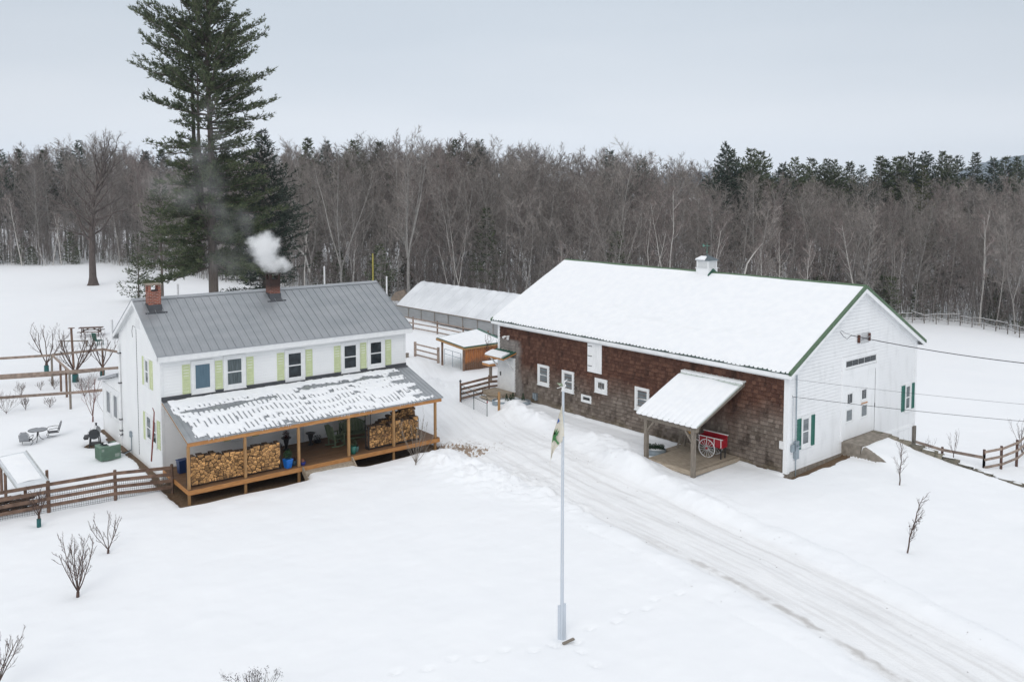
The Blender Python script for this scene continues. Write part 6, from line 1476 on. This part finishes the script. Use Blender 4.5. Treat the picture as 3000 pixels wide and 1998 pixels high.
# conifers on the skyline
CN = [meshes(conifer(520+i, 18, R, z0, .5, nb, 1.1, dr-.05, .5, .17, open_=op, tw=.075, prof=lambda q: min(1, 1.9*(1-q)+.03)), (TRK, nd)) for i, (R, z0, nb, dr, op, nd) in enumerate([(3.6, .3, 7, .05, .12, NDL2), (3.0, .25, 7, .12, .08, NDL), (3.4, .35, 6, .0, .2, NDL2), (4.0, .4, 7, .02, .15, NDL)])]
CL = [(10, 428, 145), (60, 428, 150), (135, 430, 158), (190, 425, 160), (235, 402, 158), (430, 432, 165), (480, 425, 168), (905, 398, 128), (960, 405, 135), (1040, 402, 128), (1115, 408, 122), (1340, 400, 128), (1405, 404, 130), (1785, 432, 130), (1880, 450, 130), (2125, 420, 120), (2140, 440, 124), (2195, 438, 122), (2225, 445, 126), (2290, 480, 128), (2325, 463, 140), (2375, 466, 150), (2420, 468, 150), (2440, 470, 150), (2487, 478, 150), (2520, 488, 150),
      (2575, 462, 150), (2590, 468, 152), (2622, 464, 150), (2640, 462, 150), (2665, 450, 152), (2700, 448, 150), (2715, 456, 152), (2755, 448, 150), (2775, 458, 148), (2800, 460, 152), (2852, 452, 150), (2905, 465, 150), (2940, 462, 155), (2975, 464, 150), (-40, 420, 150), (3010, 466, 152)]
for (px, py, y) in CL:
    y += 16 if px < 1950 else 0; x = (px-1450)/2524*y; top = 13.1+(557-py-(0 if px > 2000 else 10))/2524*y; z = gz(x, y); H = top-z; s_ = H/18
    lab_ = {2125: 'tallest broad pine on the skyline above the barn roof', 2195: 'second broad pine on the skyline right of the tallest one', 2665: 'tall pointed conifer starting the dark row on the right skyline', 2852: 'slim pointed conifer standing just left of the far blue hill', 235: 'dark conifer on the skyline behind the lone maple'}.get(px, 'dark conifer rising above the leafless woods on the skyline')
    inst('skyline_conifer', CN[rg.randrange(4)], (x, y, z), rg.random()*6.28, (s_*rg.uniform(.72, 1.0),)*2+(s_,), lab_, 'tree', 'conifers along the skyline')
for (px, py, pb, y, lab, nd, R) in ((1425, 610, 800, 104, 'mid green pine alone among bare trunks behind the greenhouse', 1, 2.6), (1805, 680, 800, 101, 'small green pine in the woods above the barn roof left of the cupola', 1, 3.0), (1110, 720, 860, 103, 'dark bushy conifer at the woods edge behind the house ridge', 1, 2.4), (2770, 700, 880, 108, 'dark round pine low in the woods right of the barn gable', 2, 3.4), (2440, 720, 840, 108, 'narrow dark pine in the woods just above the barn ridge end', 1, 2.4), (2700, 490, 600, 122, 'yellowish pine standing below the dark conifer row at right', 3, 3.2)):
    x = (px-1450)/2524*y; z = gz(x, y); top = 13.1+(557-py)/2524*y; make_tree('pine_tree', conifer(int(px), (top-z), R, .3, .6, 6, 1.1, .08, .4, .14, open_=.12), (TRK, [NDL, NDL, NDL2, NDY][nd]), (x, y, z), px, 1, lab, 'tree')
# birches standing out against the wood
BRL = [(30, 690, 0, 'at the left edge of the woods'), (60, 560, 0, 'second from the left'), (130, 780, 1, 'leaning over the left field'), (150, 620, 0, ''), (175, 600, 2, ''), (890, 600, 0, ''), (1030, 670, 2, ''), (1320, 690, 0, ''), (1345, 650, 1, ''), (1650, 690, 0, ''), (1885, 640, 1, ''), (1975, 560, 1, ''), (2060, 640, 2, ''), (2250, 700, 0, ''), (2355, 690, 2, ''), (2290, 660, 0, ''), (2535, 620, 0, ''), (2640, 700, 1, ''), (2880, 610, 1, ''), (2930, 740, 0, '')]
BLAB = ['short pale birch nearest the left edge of the picture', 'tallest pale birch at the far left woods edge', 'two stemmed pale birch leaning over the left field snow', 'pale birch just right of the two stemmed leaning one at left', 'pale birch nearest the lone maple on its left', 'straight white birch directly above the right part of the house roof', 'white birch above the right end of the house ridge', 'thin white birch rising just behind the greenhouse ridge',
        'forked white birch behind the middle of the greenhouse', 'pale birch above the left slope of the barn roof', 'forked pale birch rising left of the cupola', 'tall forked pale birch immediately left of the cupola', 'pale birch standing immediately right of the cupola', 'short pale birch midway between cupola and barn gable peak', 'pale birch above the barn ridge nearest the gable peak', 'thin pale birch above the ridge between two others',
        'tall pale birch just left of the barn gable peak', 'forked pale birch above the right barn eave', 'tall forked pale birch above the right hand snow field', 'short pale birch closest to the right edge of the picture']
for k, (px, py, v, lab) in enumerate(BRL):
    t = (px-1450)/2524; y = edge_y(t)-1.2+rg.uniform(0, 1.5); x = t*y; top = 13.1+(557-py)/2524*y; z = gz(x, y); s_ = max(.5, (top-z)/11.5)
    o = inst('birch_tree', BB[v], (x, y, z), rg.random()*6.28, s_, BLAB[k], 'tree', 'pale birches at the woods edge')
    o.rotation_euler = (rg.gauss(0, .06), rg.gauss(0, .12), rg.random()*6.28)
for (p0, p1, y, lab) in (((860, 690), (805, 560), 88, 'snapped white birch trunk leaning left at the woods edge behind the smoke'), ((905, 770), (840, 700), 89, 'thin fallen white birch crossing the leaning one behind the smoke'), ((2180, 800), (2235, 715), 97, 'leaning white birch just right of the cupola')):
    o = empty('leaning_birch', ((p1[0]-1450)/2524*y, y, 13.1-(p0[1]-557)/2524*y), 0, lab, 'tree'); dx = (p0[0]-p1[0])/2524*y; dz = (p0[1]-p1[1])/2524*y; o.location.x = (p0[0]-1450)/2524*y; m = MB()
    m.tube([(0, 0, -1), (-dx*.25*0+(-dx)*.2, 0, dz*.3), (-dx*.55, 0, dz*.65), (-dx, 0, dz)], [.10, .09, .06, .03], 5); m.build('trunk', BIR, o)
# big V shaped tree behind the greenhouse
def place_bare(px, ypix_top, y, seed, label, mats=(TRK, TWG), **kw):
    x = (px-1450)/2524*y; z = gz(x, y); H = 13.1+(557-ypix_top)/2524*y-z
    return make_tree('bare_tree', bare_tree(seed, H, **kw), mats, (x, y, z), seed, 1, label, 'tree')
place_bare(1200, 385, 97, 701, 'tall grey tree with rising multiple stems left of the greenhouse ridge', R=4.5, clear=.3, stems=4, nl=34, ns=8, nt_=9, tr=.2, spread=.13)
place_bare(1000, 420, 104, 702, 'broad multi stemmed bare tree behind the right end of the house roof', R=4.2, clear=.22, stems=3, nl=30, ns=7, nt_=9, tr=.16, spread=.2)
# the maple alone in the left field
my = 119.25; mxx = -55.9
def maple():
    rg = random.Random(77); tk = MB(); cr = MB(); H = 22.3
    tk.tube([(0, 0, -.3), (.02, 0, .35), (0, 0, 1.2), (0, 0, 3.5), (.05, 0, 7)], [1.0, .68, .50, .44, .40], 10, False)
    a = limb(tk, (.05, 0, 7), (0, 0, 1), 10.5, .40, .07, rg, 8, .07, .08, 6)
    for k in range(30):
        t = (k+rg.random())/30; p, d = along([Vector((.05, 0, 5.9))]+a, min(t, .97)); q = t
        ang = 1.35-.95*q; Ll = (8.6*(1-q*.42))*rg.uniform(.75, 1.1); dd = rot_about((0, 0, 1), ang*rg.uniform(.8, 1.12), k*2.4+rg.random())
        lb = limb(tk, p, dd, Ll, .17*(1-q*.5), .025, rg, 7, .22, .06, 4)
        for j in range(8):
            tj = .2+.8*(j+rg.random())/8; p2, d2 = along(lb, min(tj, .99)); l2 = Ll*.40*(1.2-tj*.7)*rg.uniform(.6, 1.2); sb_ = limb(tk, p2, rot_about(d2, rg.uniform(.4, 1.0), rg.random()*6.28), l2, .04, .012, rg, 4, .24, .06, 3)
            for i in range(5):
                p3, d3 = along(sb_, min(.2+.8*(i+rg.random())/5, .99)); s3 = limb(cr, p3, rot_about(d3, rg.uniform(.4, .9), rg.random()*6.28), l2*.42, .013, .006, rg, 3, .2, .06, 3)
                for h in range(4): p4, d4 = along(s3, rg.uniform(.1, .99)); twig(cr, p4, rot_about(d4, .6, rg.random()*6.28), rg.uniform(.3, .65), .010, rg)
    return tk, cr
make_tree('maple_tree', maple(), (M('maple_bark', (.13, .105, .095), (.08, .065, .06), .9, 5, (3, 3, .4)), TWG), (mxx, my, gz(mxx, my)), .4, 1, 'large leafless tree with thick straight trunk standing alone in the left field', 'tree')
# big white pine behind the house, drawn from its outline (left and right reach by height)
PY = 78.; PXc = (612-1450)/2524*PY; ppm = 2524/PY
PB = M('pine_bark', (.15, .125, .11), (.09, .075, .065), .9, 5, (3, 3, .4), bump=.01)
ZL = [(2.6, 4.2), (4.5, 5.6), (6.5, 6.9), (8.5, 5.6), (10, 3.6), (12, 3.3), (14, 4.4), (16, 5.2), (18, 3.6), (19.3, 2.6), (20.3, 5.8), (22, 6.4), (24, 6.5), (25.5, 6.0), (27, 5.2), (28.4, 4.2), (29.8, 2.9), (30.6, 1.8), (31.4, .5)]
ZR = [(2.6, 3.4), (4.5, 5.4), (6.5, 5.8), (8.5, 6.0), (11, 6.2), (14, 5.6), (16, 4.4), (18.2, 3.6), (20, 5.9), (21.5, 5.7), (23, 4.3), (25, 5.4), (27, 4.6), (28.5, 3.2), (29.8, 2.2), (30.6, 1.3), (31.4, .5)]
def reach(z, a):
    l = float(np.interp(z, [q[0] for q in ZL], [q[1] for q in ZL])); r = float(np.interp(z, [q[0] for q in ZR], [q[1] for q in ZR])); ex = r if math.cos(a) > 0 else l; ey = (l+r)/2*.85
    return (1+.16*math.sin(z*1.9+a*2.3)+.12*math.sin(z*4.3+a*1.1))/math.sqrt((math.cos(a)/ex)**2+(math.sin(a)/ey)**2)
def big_pine():
    rg = random.Random(31); tk = MB(); cr = MB()
    tk.tube([(.3, 0, -.3), (.3, 0, 3), (.25, 0, 9), (.35, 0, 16), (.2, 0, 24), (.3, 0, 31.5)], [.52, .44, .38, .27, .16, .03], 9, False)
    tk.tube([(.1, .1, 8.5), (-.9, .2, 11), (-1.25, .2, 17), (-1.3, .2, 24), (-2.2, .2, 30.4)], [.26, .24, .18, .12, .02], 7, False)
    tk.tube([(.2, -.1, 9.5), (-.45, -.3, 12), (-.65, -.3, 18), (-.6, -.3, 27)], [.2, .17, .13, .03], 7, False)
    z = 6.6
    while z < 31.1:
        dense = 1.15 if z < 12 else 1.0
        n = 8 if z < 13 else 9
        for k in range(n):
            a = 2*PI*k/n+rg.random()*.9; L_ = reach(z, a)*rg.choice([rg.uniform(.35, .8), rg.uniform(.8, 1.15)])
            if 17.2 < z < 19.8 and math.cos(a) < -.2 and rg.random() < .5: continue
            x0 = .28 if rg.random() < .55 or math.cos(a) > .3 or z < 10 else (-1.28 if rg.random() < .6 else -.6)
            if x0 < 0: L_ = max(.6, L_+x0*abs(math.cos(a)))
            el = (-.34 if z < 8.4 else (-.12 if z < 12 else (.0 if z < 20 else .10+.03*(z-20))))+rg.gauss(0, .06); st = Vector((x0, 0, z+rg.uniform(-.5, .5)))
            d = Vector((math.cos(a)*math.cos(el), math.sin(a)*math.cos(el), math.sin(el))); pts = limb(tk, st, d, L_, .075, .012, rg, 6, .06, .05 if z > 8 else .03, 4)
            nsh = int(L_*3.6*dense)
            for j in range(nsh):
                t = .14+.86*((j+rg.random())/nsh)**.85; p, dd = along(pts, min(t, .99)); side = rot_about(dd, rg.uniform(.3, .95), rg.choice([0, PI])+rg.gauss(0, .55)); side = (side+Vector((0, 0, .22))).normalized(); Ls = (.35+.22*L_*(1.08-t))*rg.uniform(.5, 1.1)
                q_ = limb(tk, p, side, Ls, .012, .004, rg, 1, .05, .1, 3)
                nt_ = max(4, int(Ls*11*dense))
                for i in range(nt_):
                    c0 = p+side*Ls*(.15+.85*(i+rg.random())/nt_)+Vector((rg.gauss(0, .08), rg.gauss(0, .08), rg.gauss(.05, .10)))
                    for h in range(4):
                        dv = (side*.6+dd*.3+Vector((rg.gauss(0, .6), rg.gauss(0, .6), rg.gauss(.35, .45)))).normalized()*rg.uniform(.22, .42); s_ = dv.cross(Vector((rg.gauss(0, 1), rg.gauss(0, 1), rg.gauss(0, 1))))  .normalized()*.04
                        cr.add([c0-s_, c0+s_, c0+dv], [(0, 1, 2)])
        z += rg.uniform(.42, .72)*(1 if z < 24 else .85)
    return tk, cr
make_tree('white_pine', big_pine(), (PB, NDL), (PXc, PY, gz(PXc, PY)), 0, 1, 'towering dark pine with several trunks and wide ragged branches behind the house', 'tree')
def side_pine(q): return (.85 if q < .15 else 1.05-.15*math.sin(q*9))*(1-max(0, q-.45)/.55)**.75
x = (772-1450)/2524*84; make_tree('dark_pine', conifer(44, 18.8, 4.2, .12, .5, 8, 1.25, .03, .42, .2, prof=side_pine, tw=.055), (PB, NDL2), (x, 84, gz(x, 84)), 0, 1, 'shorter dark dense pine crowding the right side of the towering pine', 'tree')
x = (470-1450)/2524*96; make_tree('dark_pine', conifer(45, 14.5, 3.6, .42, .55, 7, 1.1, .05, .42, .18, tw=.06), (PB, NDL), (x, 96, gz(x, 96)), 0, 1, 'soft green pine behind the left lower branches of the towering pine', 'tree')
x = (400-1450)/2524*102; make_tree('dark_pine', conifer(46, 5.5, 2.6, .08, .5, 7, 1.1, .02, .4, .12, tw=.06), (PB, NDL), (x, 102, gz(x, 102)), 0, 1, 'low bushy green conifer left of the towering pine at the woods edge', 'tree')
# orchard trees, shrubs
def grow(m, p, d, L_, r, depth, rg, kids, ang, ratio, up, wob=.1, nseg=4, tip=.003):
    pts = limb(m, p, d, L_, r, max(tip, r*.45), rg, nseg, wob, up, 4 if depth > 1 else 3)
    if depth == 0: return
    n = rg.randint(*kids)
    for k in range(n):
        t = .25+.75*(k+rg.random())/n; q, dd = along(pts, min(t, .99)); grow(m, q, rot_about(dd, rg.uniform(*ang), rg.random()*6.28), L_*ratio*rg.uniform(.7, 1.2)*(1.15-.4*t), max(tip, r*.5*(1-.4*t)), depth-1, rg, kids, ang, ratio, up, wob, nseg, tip)
GUARD = M('teal_tree_guard', (.02, .12, .12), None, .6)
def orchard(x, y, H, seed, label, name='fruit_tree', guard=True, mains=5, trunk=.09, hgt=.5, cat='tree', R=.95, mat=SHRUB, kids=(4, 6), depth=2, spread=(.35, .8), tip=.006):
    rg = random.Random(seed); t = empty(name, (x, y, gz(x, y)), 0, label, cat); tk = MB(); cr = MB()
    tk.tube([(0, 0, -.15), (.02, 0, hgt)], [trunk, trunk*.8], 7); tk.build('trunk', mat, t)
    for k in range(mains):
        d = rot_about((0, 0, 1), rg.uniform(*spread), 2*PI*k/mains+rg.random()*.7); grow(cr, (.02, 0, hgt*.95), d, (H-hgt)*rg.uniform(.75, .95), trunk*.36, depth, rg, kids, (.4, .9), .42*R, .16, .09, 5, tip*.6)
    cr.build('crown', mat, t)
    if guard: m = MB(); m.tube([(0, 0, -.05), (.01, 0, hgt*.75)], trunk*1.35, 10); m.build('tree_guard', GUARD, t)
    return t
orchard(-32.6, 61.9, 3.7, 61, 'bare fruit tree with tall upright shoots and teal guard, farthest left behind the arbor', mains=5, trunk=.12, hgt=.7, depth=3, kids=(3, 5), spread=(.4, .95))
orchard(-28.95, 58.7, 3.6, 62, 'widest dense bare fruit tree with teal guard in the middle behind the arbor', mains=7, trunk=.15, hgt=.75, depth=3, kids=(4, 5), spread=(.45, 1.0))
orchard(-27.9, 60.5, 3.2, 63, 'bare fruit tree with teal guard behind the right arbor post by the house', mains=5, trunk=.12, hgt=.7, depth=3, kids=(3, 4), spread=(.4, .9))
orchard(-17.92, 33.05, 1.7, 64, 'small bare fruit tree with teal guard in front of the garden fence', mains=6, trunk=.06, hgt=.45, depth=2, kids=(5, 8), spread=(.25, .6), R=.8)
orchard(-14.15, 30.68, 1.6, 65, 'small bare three stemmed fruit tree on open snow below the garden fence', guard=False, mains=5, trunk=.05, hgt=.14, depth=2, kids=(6, 9), spread=(.3, .75), R=.65)
orchard(-13.62, 27.29, 2.1, 66, 'larger bare fruit shrub with many curved stems on the open snow at left', guard=False, mains=8, trunk=.06, hgt=.18, depth=2, kids=(7, 10), spread=(.2, .7), R=.7)
orchard(-13.05, 21.75, 1.6, 67, 'bare twiggy shrub cut off by the bottom left corner of the picture', guard=False, mains=8, trunk=.05, hgt=.2, depth=2, kids=(6, 8), spread=(.25, .8), R=.75, cat='shrub', name='shrub')
sd_ = orchard(-6.1, 20.95, .95, 68, 'shrub with clustered dark seed heads at the bottom edge of the picture', guard=False, mains=14, trunk=.035, hgt=.12, depth=1, kids=(4, 6), spread=(.3, .95), R=.8, cat='shrub', name='shrub')
m = MB(); rg = random.Random(4)
for k in range(26):
    a = rg.random()*6.28; r = rg.random()**.6*.95; c = Vector((r*math.cos(a)*1.15, r*math.sin(a)*.6, .98-.35*r*r+rg.gauss(0, .06)))
    for j in range(26): p = c+Vector((rg.gauss(0, .035), rg.gauss(0, .035), rg.gauss(0, .07))); q = Vector((rg.gauss(0, .5), rg.gauss(0, .5), 1)).normalized()*.035; s_ = q.cross(Vector((rg.random(), rg.random(), .1))).normalized()*.012; m.add([p-s_, p+s_, p+q], [(0, 1, 2)])
    m.tube([(c.x*.35, c.y*.35, .25), (c.x*.8, c.y*.8, .65), tuple(c)], .006, 3)
m.build('seed_heads', M('dark_seed_heads', (.06, .045, .05), (.04, .03, .03), .9, 9, island=.3), sd_)
for (x, y, H, sdn, lab) in ((-30.28, 54.29, .95, 71, 'low twiggy bush at the far left beyond the arbor rails'), (-29.83, 55.81, .75, 72, 'sparse pale bush in the snow left of the arbor'), (-29.09, 56.08, .85, 73, 'low dark bush at the foot of the leaning arbor post'), (-26.16, 54.15, 1.2, 74, 'rounded dense brown bush behind the patio'), (-28.09, 50.77, .8, 75, 'spreading bush in front of the lowest arbor rail'), (-26.9, 51.29, .75, 76, 'small thin bush left of the thick arbor post'), (-28.73, 49.86, 1.2, 77, 'arching bush at the left edge above the patio')):
    orchard(x, y, H*random.Random(sdn).uniform(.75, 1.15), sdn, lab, 'shrub', False, random.Random(sdn).randint(6, 11) if sdn != 74 else 16, .022, .04, 'shrub', 1.1, kids=(4, 7), depth=2, spread=(.2, 1.15), tip=.005)
orchard(-22.93, 48.35, 2.9, 78, 'slender young tree with red brown stem behind the black grill', 'young_tree', False, 5, .05, .3, 'tree', .55, mat=M('red_brown_bark', (.19, .055, .04), (.12, .05, .04)), kids=(5, 8), depth=2, spread=(.05, .5), tip=.005)
orchard(-21.7, 47.6, 2.0, 79, 'thin bare shrub between the young red stemmed tree and the house wing', 'shrub', False, 4, .03, .1, 'shrub', .5, kids=(3, 5), depth=2, spread=(.1, .5), tip=.004)
orchard(-3.79, 40.15, 2.6, 80, 'tall thin bare shrub before the right end of the porch', 'shrub', False, 9, .035, .08, 'shrub', .5, mat=GREY_W, kids=(4, 6), depth=2, spread=(.1, .75), tip=.004)
def young(x, y, H, seed, label, lean, leaves):
    rg = random.Random(seed); t = empty('young_tree', (x, y, gz(x, y)), 0, label, 'tree'); tk = MB(); cr = MB()
    pts = [Vector((lean*H*((k/7)**1.4)+.02*math.sin(k*2), 0, H*k/7-.05)) for k in range(8)]; tk.tube(pts, [.028-.003*k for k in range(8)], 6); tk.build('trunk', SHRUB, t)
    for k in range(17):
        p, d = along(pts, .2+.78*k/17); grow(cr, p, rot_about(d, rg.uniform(.6, 1.0), rg.random()*6.28), H*.24*rg.uniform(.6, 1.2)*(1.25-k/17*.6), .010, 1, rg, (5, 8), (.4, .9), .45, .14, .1, 3, .003)
    cr.build('crown', SHRUB, t)
    if leaves:
        m = MB(); 
        low_ = [v for v in cr.v if v[2] < H*.62]
        for k in range(leaves): p = Vector(rg.choice(low_)); a = Vector((rg.gauss(0, 1), rg.gauss(0, 1), -1)).normalized()*.06; b_ = a.cross(Vector((0, 1, .2))).normalized()*.025; m.add([p-b_, p+b_, p+a], [(0, 1, 2)])
        m.build('dead_leaves', M('dead_leaves_%d' % seed, (.09, .055, .045), (.06, .04, .035)), t)
young(17.55, 36.67, 1.95, 81, 'thin straight sapling on the snow below the barn ramp', .04, 5)
young(14.92, 30.44, 2.15, 82, 'crooked sapling with a few dead leaves, nearest the driveway at right', .24, 46)
orchard(25.0, 46.2, 1.9, 83, 'fine bare tree behind the stone wall near the single fence rail', 'young_tree', False, 5, .03, .5, 'tree', .6, kids=(4, 6), depth=2, spread=(.15, .6), tip=.004)
orchard(24.0, 47.0, 1.3, 84, 'low wispy bush behind the stone wall beside the barn corner', 'shrub', False, 6, .02, .05, 'shrub', .6, kids=(4, 6), depth=2, spread=(.2, .8), tip=.003)
orchard(29.6, 47.6, 2.3, 85, 'dark bare bush at the right edge behind the pasture fence', 'shrub', False, 9, .04, .1, 'shrub', .6, kids=(4, 6), depth=2, spread=(.2, .8), tip=.005)
vn_ = orchard(-.35, 62.6, 2.9, 86, 'bare vine with a few brown leaves climbing between the shed and the barn', 'vine', False, 7, .03, .1, 'plant', .5, kids=(4, 6), depth=2, spread=(.1, .5), tip=.006)
m = MB()
vv_ = [v.co.copy() for ch_v in vn_.children for v in ch_v.data.vertices if v.co.z > .8]
for k in range(80): p = rg.choice(vv_); a = Vector((rg.gauss(0, 1), rg.gauss(0, 1), -1)).normalized()*.07; b_ = a.cross(Vector((0, 1, .2))).normalized()*.025; m.add([p-b_, p+b_, p+a], [(0, 1, 2)])
m.build('leaves', DEAD, vn_)
# snow laden pole fence in front of the right hand woods
GW2 = M('dark_weathered_pole', (.16, .14, .12), (.1, .085, .075), .9); pf = empty('pole_fence', (49, 101, 0), 0, 'old pole fence carrying snow in front of the woods at right', 'fence'); rg = random.Random(15)
P0 = [(.46+.014*k, .0) for k in range(15)]
for r, h in enumerate((.55, 1.15)):
    for k in range(14):
        ta, tb_ = P0[k][0], P0[k+1][0]; ya, yb = edge_y(ta)-2.4, edge_y(tb_)-2.4; a = Vector((ta*ya-49, ya-101, gz(ta*ya, ya)+h+rg.gauss(0, .08))); b_ = Vector((tb_*yb-49, yb-101, gz(tb_*yb, yb)+h+rg.gauss(0, .08)))
        m = MB(); m.bar(a, b_, .06, .06); ra = m.build('rail', GW2, pf); m = MB(); m.bar(a+Vector((0, 0, .045)), b_+Vector((0, 0, .045)), .07, .03); m.build('snow', SNOW, ra)
for k in range(15): ta = P0[k][0]; ya = edge_y(ta)-2.4; m = MB(); z = gz(ta*ya, ya); m.bar((ta*ya-49, ya-101, z-.2), (ta*ya-49, ya-101, z+1.2), .07, .07); m.build('post', GW2, pf)
# white and yellow stakes behind the house
for (px, py0, py1, y, mt, nm, lab) in ((948, 832, 782, 86, WHITE_P, 'marker_post', 'white marker post in the snow behind the house ridge'), (1091, 830, 745, 96, M('yellow_paint', (.42, .36, .08)), 'marker_post', 'tall yellow pole at the woods edge behind the house'), (1131, 852, 812, 90, WHITE_P, 'marker_post', 'thin white marker post right of the yellow pole'), (516, 862, 834, 80, WHITE_P, 'marker_post', 'short white pipe left of the towering pine trunk')):
    x = (px-1450)/2524*y; z = gz(x, y); top = 13.1-(py1-557)/2524*y; o = empty(nm, (x, y, z), 0, lab, 'post'); m = MB(); m.tube([(0, 0, -.1), (0, 0, top-z)], .09, 6); m.build('shaft', mt, o); m = MB(); m.lathe([(.1, 0), (.1, .05), (.03, .09)], 6, (0, 0, top-z)); m.build('cap', mt, o)
# distant hills
HM = M('far_wooded_hill', (.030, .045, .05), (.042, .058, .062), .95, .02, detail=6)
def hill(name, t0, t1, y, prof):
    m = MB(); n = 160; W_ = 6; rgx = random.Random(3)
    for j in range(W_+1):
        yy = y-400+j*160
        for i in range(n+1):
            t = t0+(t1-t0)*i/n; h = prof(t)*math.sin(PI/2*min(1, j/3.5)) if j < 4 else prof(t)*(1-(j-3.5)/4)
            m.v.append((t*yy, yy, max(-3, h*yy/y)+(rgx.random()*6 if j in (3, 4) else 0)-2))
    m.f = [(j*(n+1)+i, j*(n+1)+i+1, (j+1)*(n+1)+i+1, (j+1)*(n+1)+i) for j in range(W_) for i in range(n)]; m.m = [0]*len(m.f); tag(m.build(name, HM), kind='structure')
hill('far_hill', .45, 1.0, 2600, lambda t: 13.1+2600*float(np.interp(t, [.45, .52, .56, .60, .66, .8, 1.0], [-.002, .012, .030, .039, .045, .05, .02])))
hill('distant_hill', -.1, .5, 3400, lambda t: 13.1+3400*float(np.interp(t, [-.1, .1, .2, .26, .30, .40, .5], [-.005, .01, .017, .023, .018, .010, .0])))

# ================================================================ chimney smoke
def smoke(name, label, blobs, dens, aniso, voxel, color, ns, amp, soft):
    m = MB()
    for (x, y, z, r) in blobs:
        n = 14; k = 8; R = r*1.25+amp*.4
        m.lathe([(max(.001, R*math.sin(PI*i/k)), -R*math.cos(PI*i/k)) for i in range(k+1)], n, (x, y, z))
    mt = bpy.data.materials.new(name); mt.use_nodes = True; nt = mt.node_tree; nt.nodes.clear(); N = nt.nodes.new; L = nt.links.new
    o_ = N('ShaderNodeOutputMaterial'); v = N('ShaderNodeVolumePrincipled'); v.inputs['Color'].default_value = color+(1,); v.inputs['Anisotropy'].default_value = aniso
    tc = N('ShaderNodeTexCoord'); n_ = N('ShaderNodeTexNoise'); n_.inputs['Scale'].default_value = ns; n_.inputs['Detail'].default_value = 5; n_.inputs['Roughness'].default_value = .6; L(tc.outputs['Object'], n_.inputs[0])
    sb = N('ShaderNodeVectorMath'); sb.operation = 'SUBTRACT'; sb.inputs[1].default_value = (.5, .5, .5); L(n_.outputs['Color'], sb.inputs[0])
    sc = N('ShaderNodeVectorMath'); sc.operation = 'SCALE'; sc.inputs['Scale'].default_value = amp*2; L(sb.outputs[0], sc.inputs[0])
    ad = N('ShaderNodeVectorMath'); ad.operation = 'ADD'; L(tc.outputs['Object'], ad.inputs[0]); L(sc.outputs[0], ad.inputs[1]); prev = None
    for (x, y, z, r) in blobs:
        d_ = N('ShaderNodeVectorMath'); d_.operation = 'DISTANCE'; d_.inputs[1].default_value = (x, y, z); L(ad.outputs[0], d_.inputs[0])
        mr = N('ShaderNodeMapRange'); mr.interpolation_type = 'SMOOTHSTEP'; mr.inputs[1].default_value = r*1.15; mr.inputs[2].default_value = r*soft; L(d_.outputs['Value'], mr.inputs[0])
        if prev is None: prev = mr.outputs[0]
        else: mx_ = N('ShaderNodeMath'); mx_.operation = 'MAXIMUM'; L(prev, mx_.inputs[0]); L(mr.outputs[0], mx_.inputs[1]); prev = mx_.outputs[0]
    fm = N('ShaderNodeMath'); fm.operation = 'MULTIPLY'; fm.inputs[1].default_value = dens; L(prev, fm.inputs[0]); L(fm.outputs[0], v.inputs['Density']); L(v.outputs[0], o_.inputs['Volume'])
    o = m.build(name, mt); o.modifiers.new('r', 'REMESH').mode = 'VOXEL'; o.modifiers['r'].voxel_size = voxel
    return tag(o, label, 'smoke', kind='stuff')
sx, sy, _ = hw(6.7, 3.02); rg = random.Random(2)
bl_ = [(0, 0, 8.85, .16), (-.02, 0, 9.0, .24), (-.1, 0, 9.2, .34), (-.2, 0, 9.45, .42), (-.3, .1, 9.7, .5), (-.35, 0, 10.0, .55), (-.35, .1, 10.3, .5), (-.25, 0, 10.55, .4), (.0, .1, 10.3, .36), (.15, 0, 9.2, .3), (.35, .1, 9.35, .3), (.5, .1, 9.15, .28), (-.75, .1, 10.35, .3), (-.95, .1, 10.45, .2), (.2, 0, 8.98, .2)]
smoke('chimney_smoke', 'dense white smoke puffing from the sooty right hand chimney', [(sx+a*1.2, sy+b_, 8.83+(c-8.85)*.98, r*1.32) for a, b_, c, r in bl_], 5.0, .3, .12, (.995, .995, .995), 2.6, .52, .0)
bl_ = [(-.7, .1, 10.1, .8), (-1.3, .3, 9.8, .85), (-.9, .4, 9.4, .5), (-1.4, .6, 9.2, .6), (-2.1, .9, 9.1, .7), (-2.8, 1.2, 9.4, .8), (-.9, .4, 10.2, .5), (-3.4, 1.5, 10.6, 1.0), (-3.6, 1.9, 12.0, 1.1), (-3.9, 2.1, 13.5, 1.2), (-4.6, 2.4, 14.8, 1.1), (-3.4, 2.3, 15.8, 1.0), (-4.0, 2.6, 17.3, .9), (-5.3, 2.0, 12.6, 1.1), (-6.6, 2.4, 13.6, 1.1), (-2.2, 1.6, 11.4, .9), (.9, .3, 9.3, .4)]
smoke('thin_smoke', 'thin grey smoke drifting left and up in front of the towering pine', [(sx+a, sy+b_, c, r) for a, b_, c, r in bl_], .095, .3, .3, (.97, .975, .98), .5, 1.6, .0)

# ================================================================ air
hb = MB(); hb.box(-2600, 2600, -120, 3300, -6, 175)
hz = bpy.data.materials.new('pale_air'); hz.use_nodes = True; nt = hz.node_tree; nt.nodes.clear()
o_ = nt.nodes.new('ShaderNodeOutputMaterial'); v = nt.nodes.new('ShaderNodeVolumePrincipled'); v.inputs['Color'].default_value = (.72, .82, .94, 1); v.inputs['Density'].default_value = .00013
nt.links.new(v.outputs[0], o_.inputs['Volume'])
tag(hb.build('haze', hz), kind='stuff')
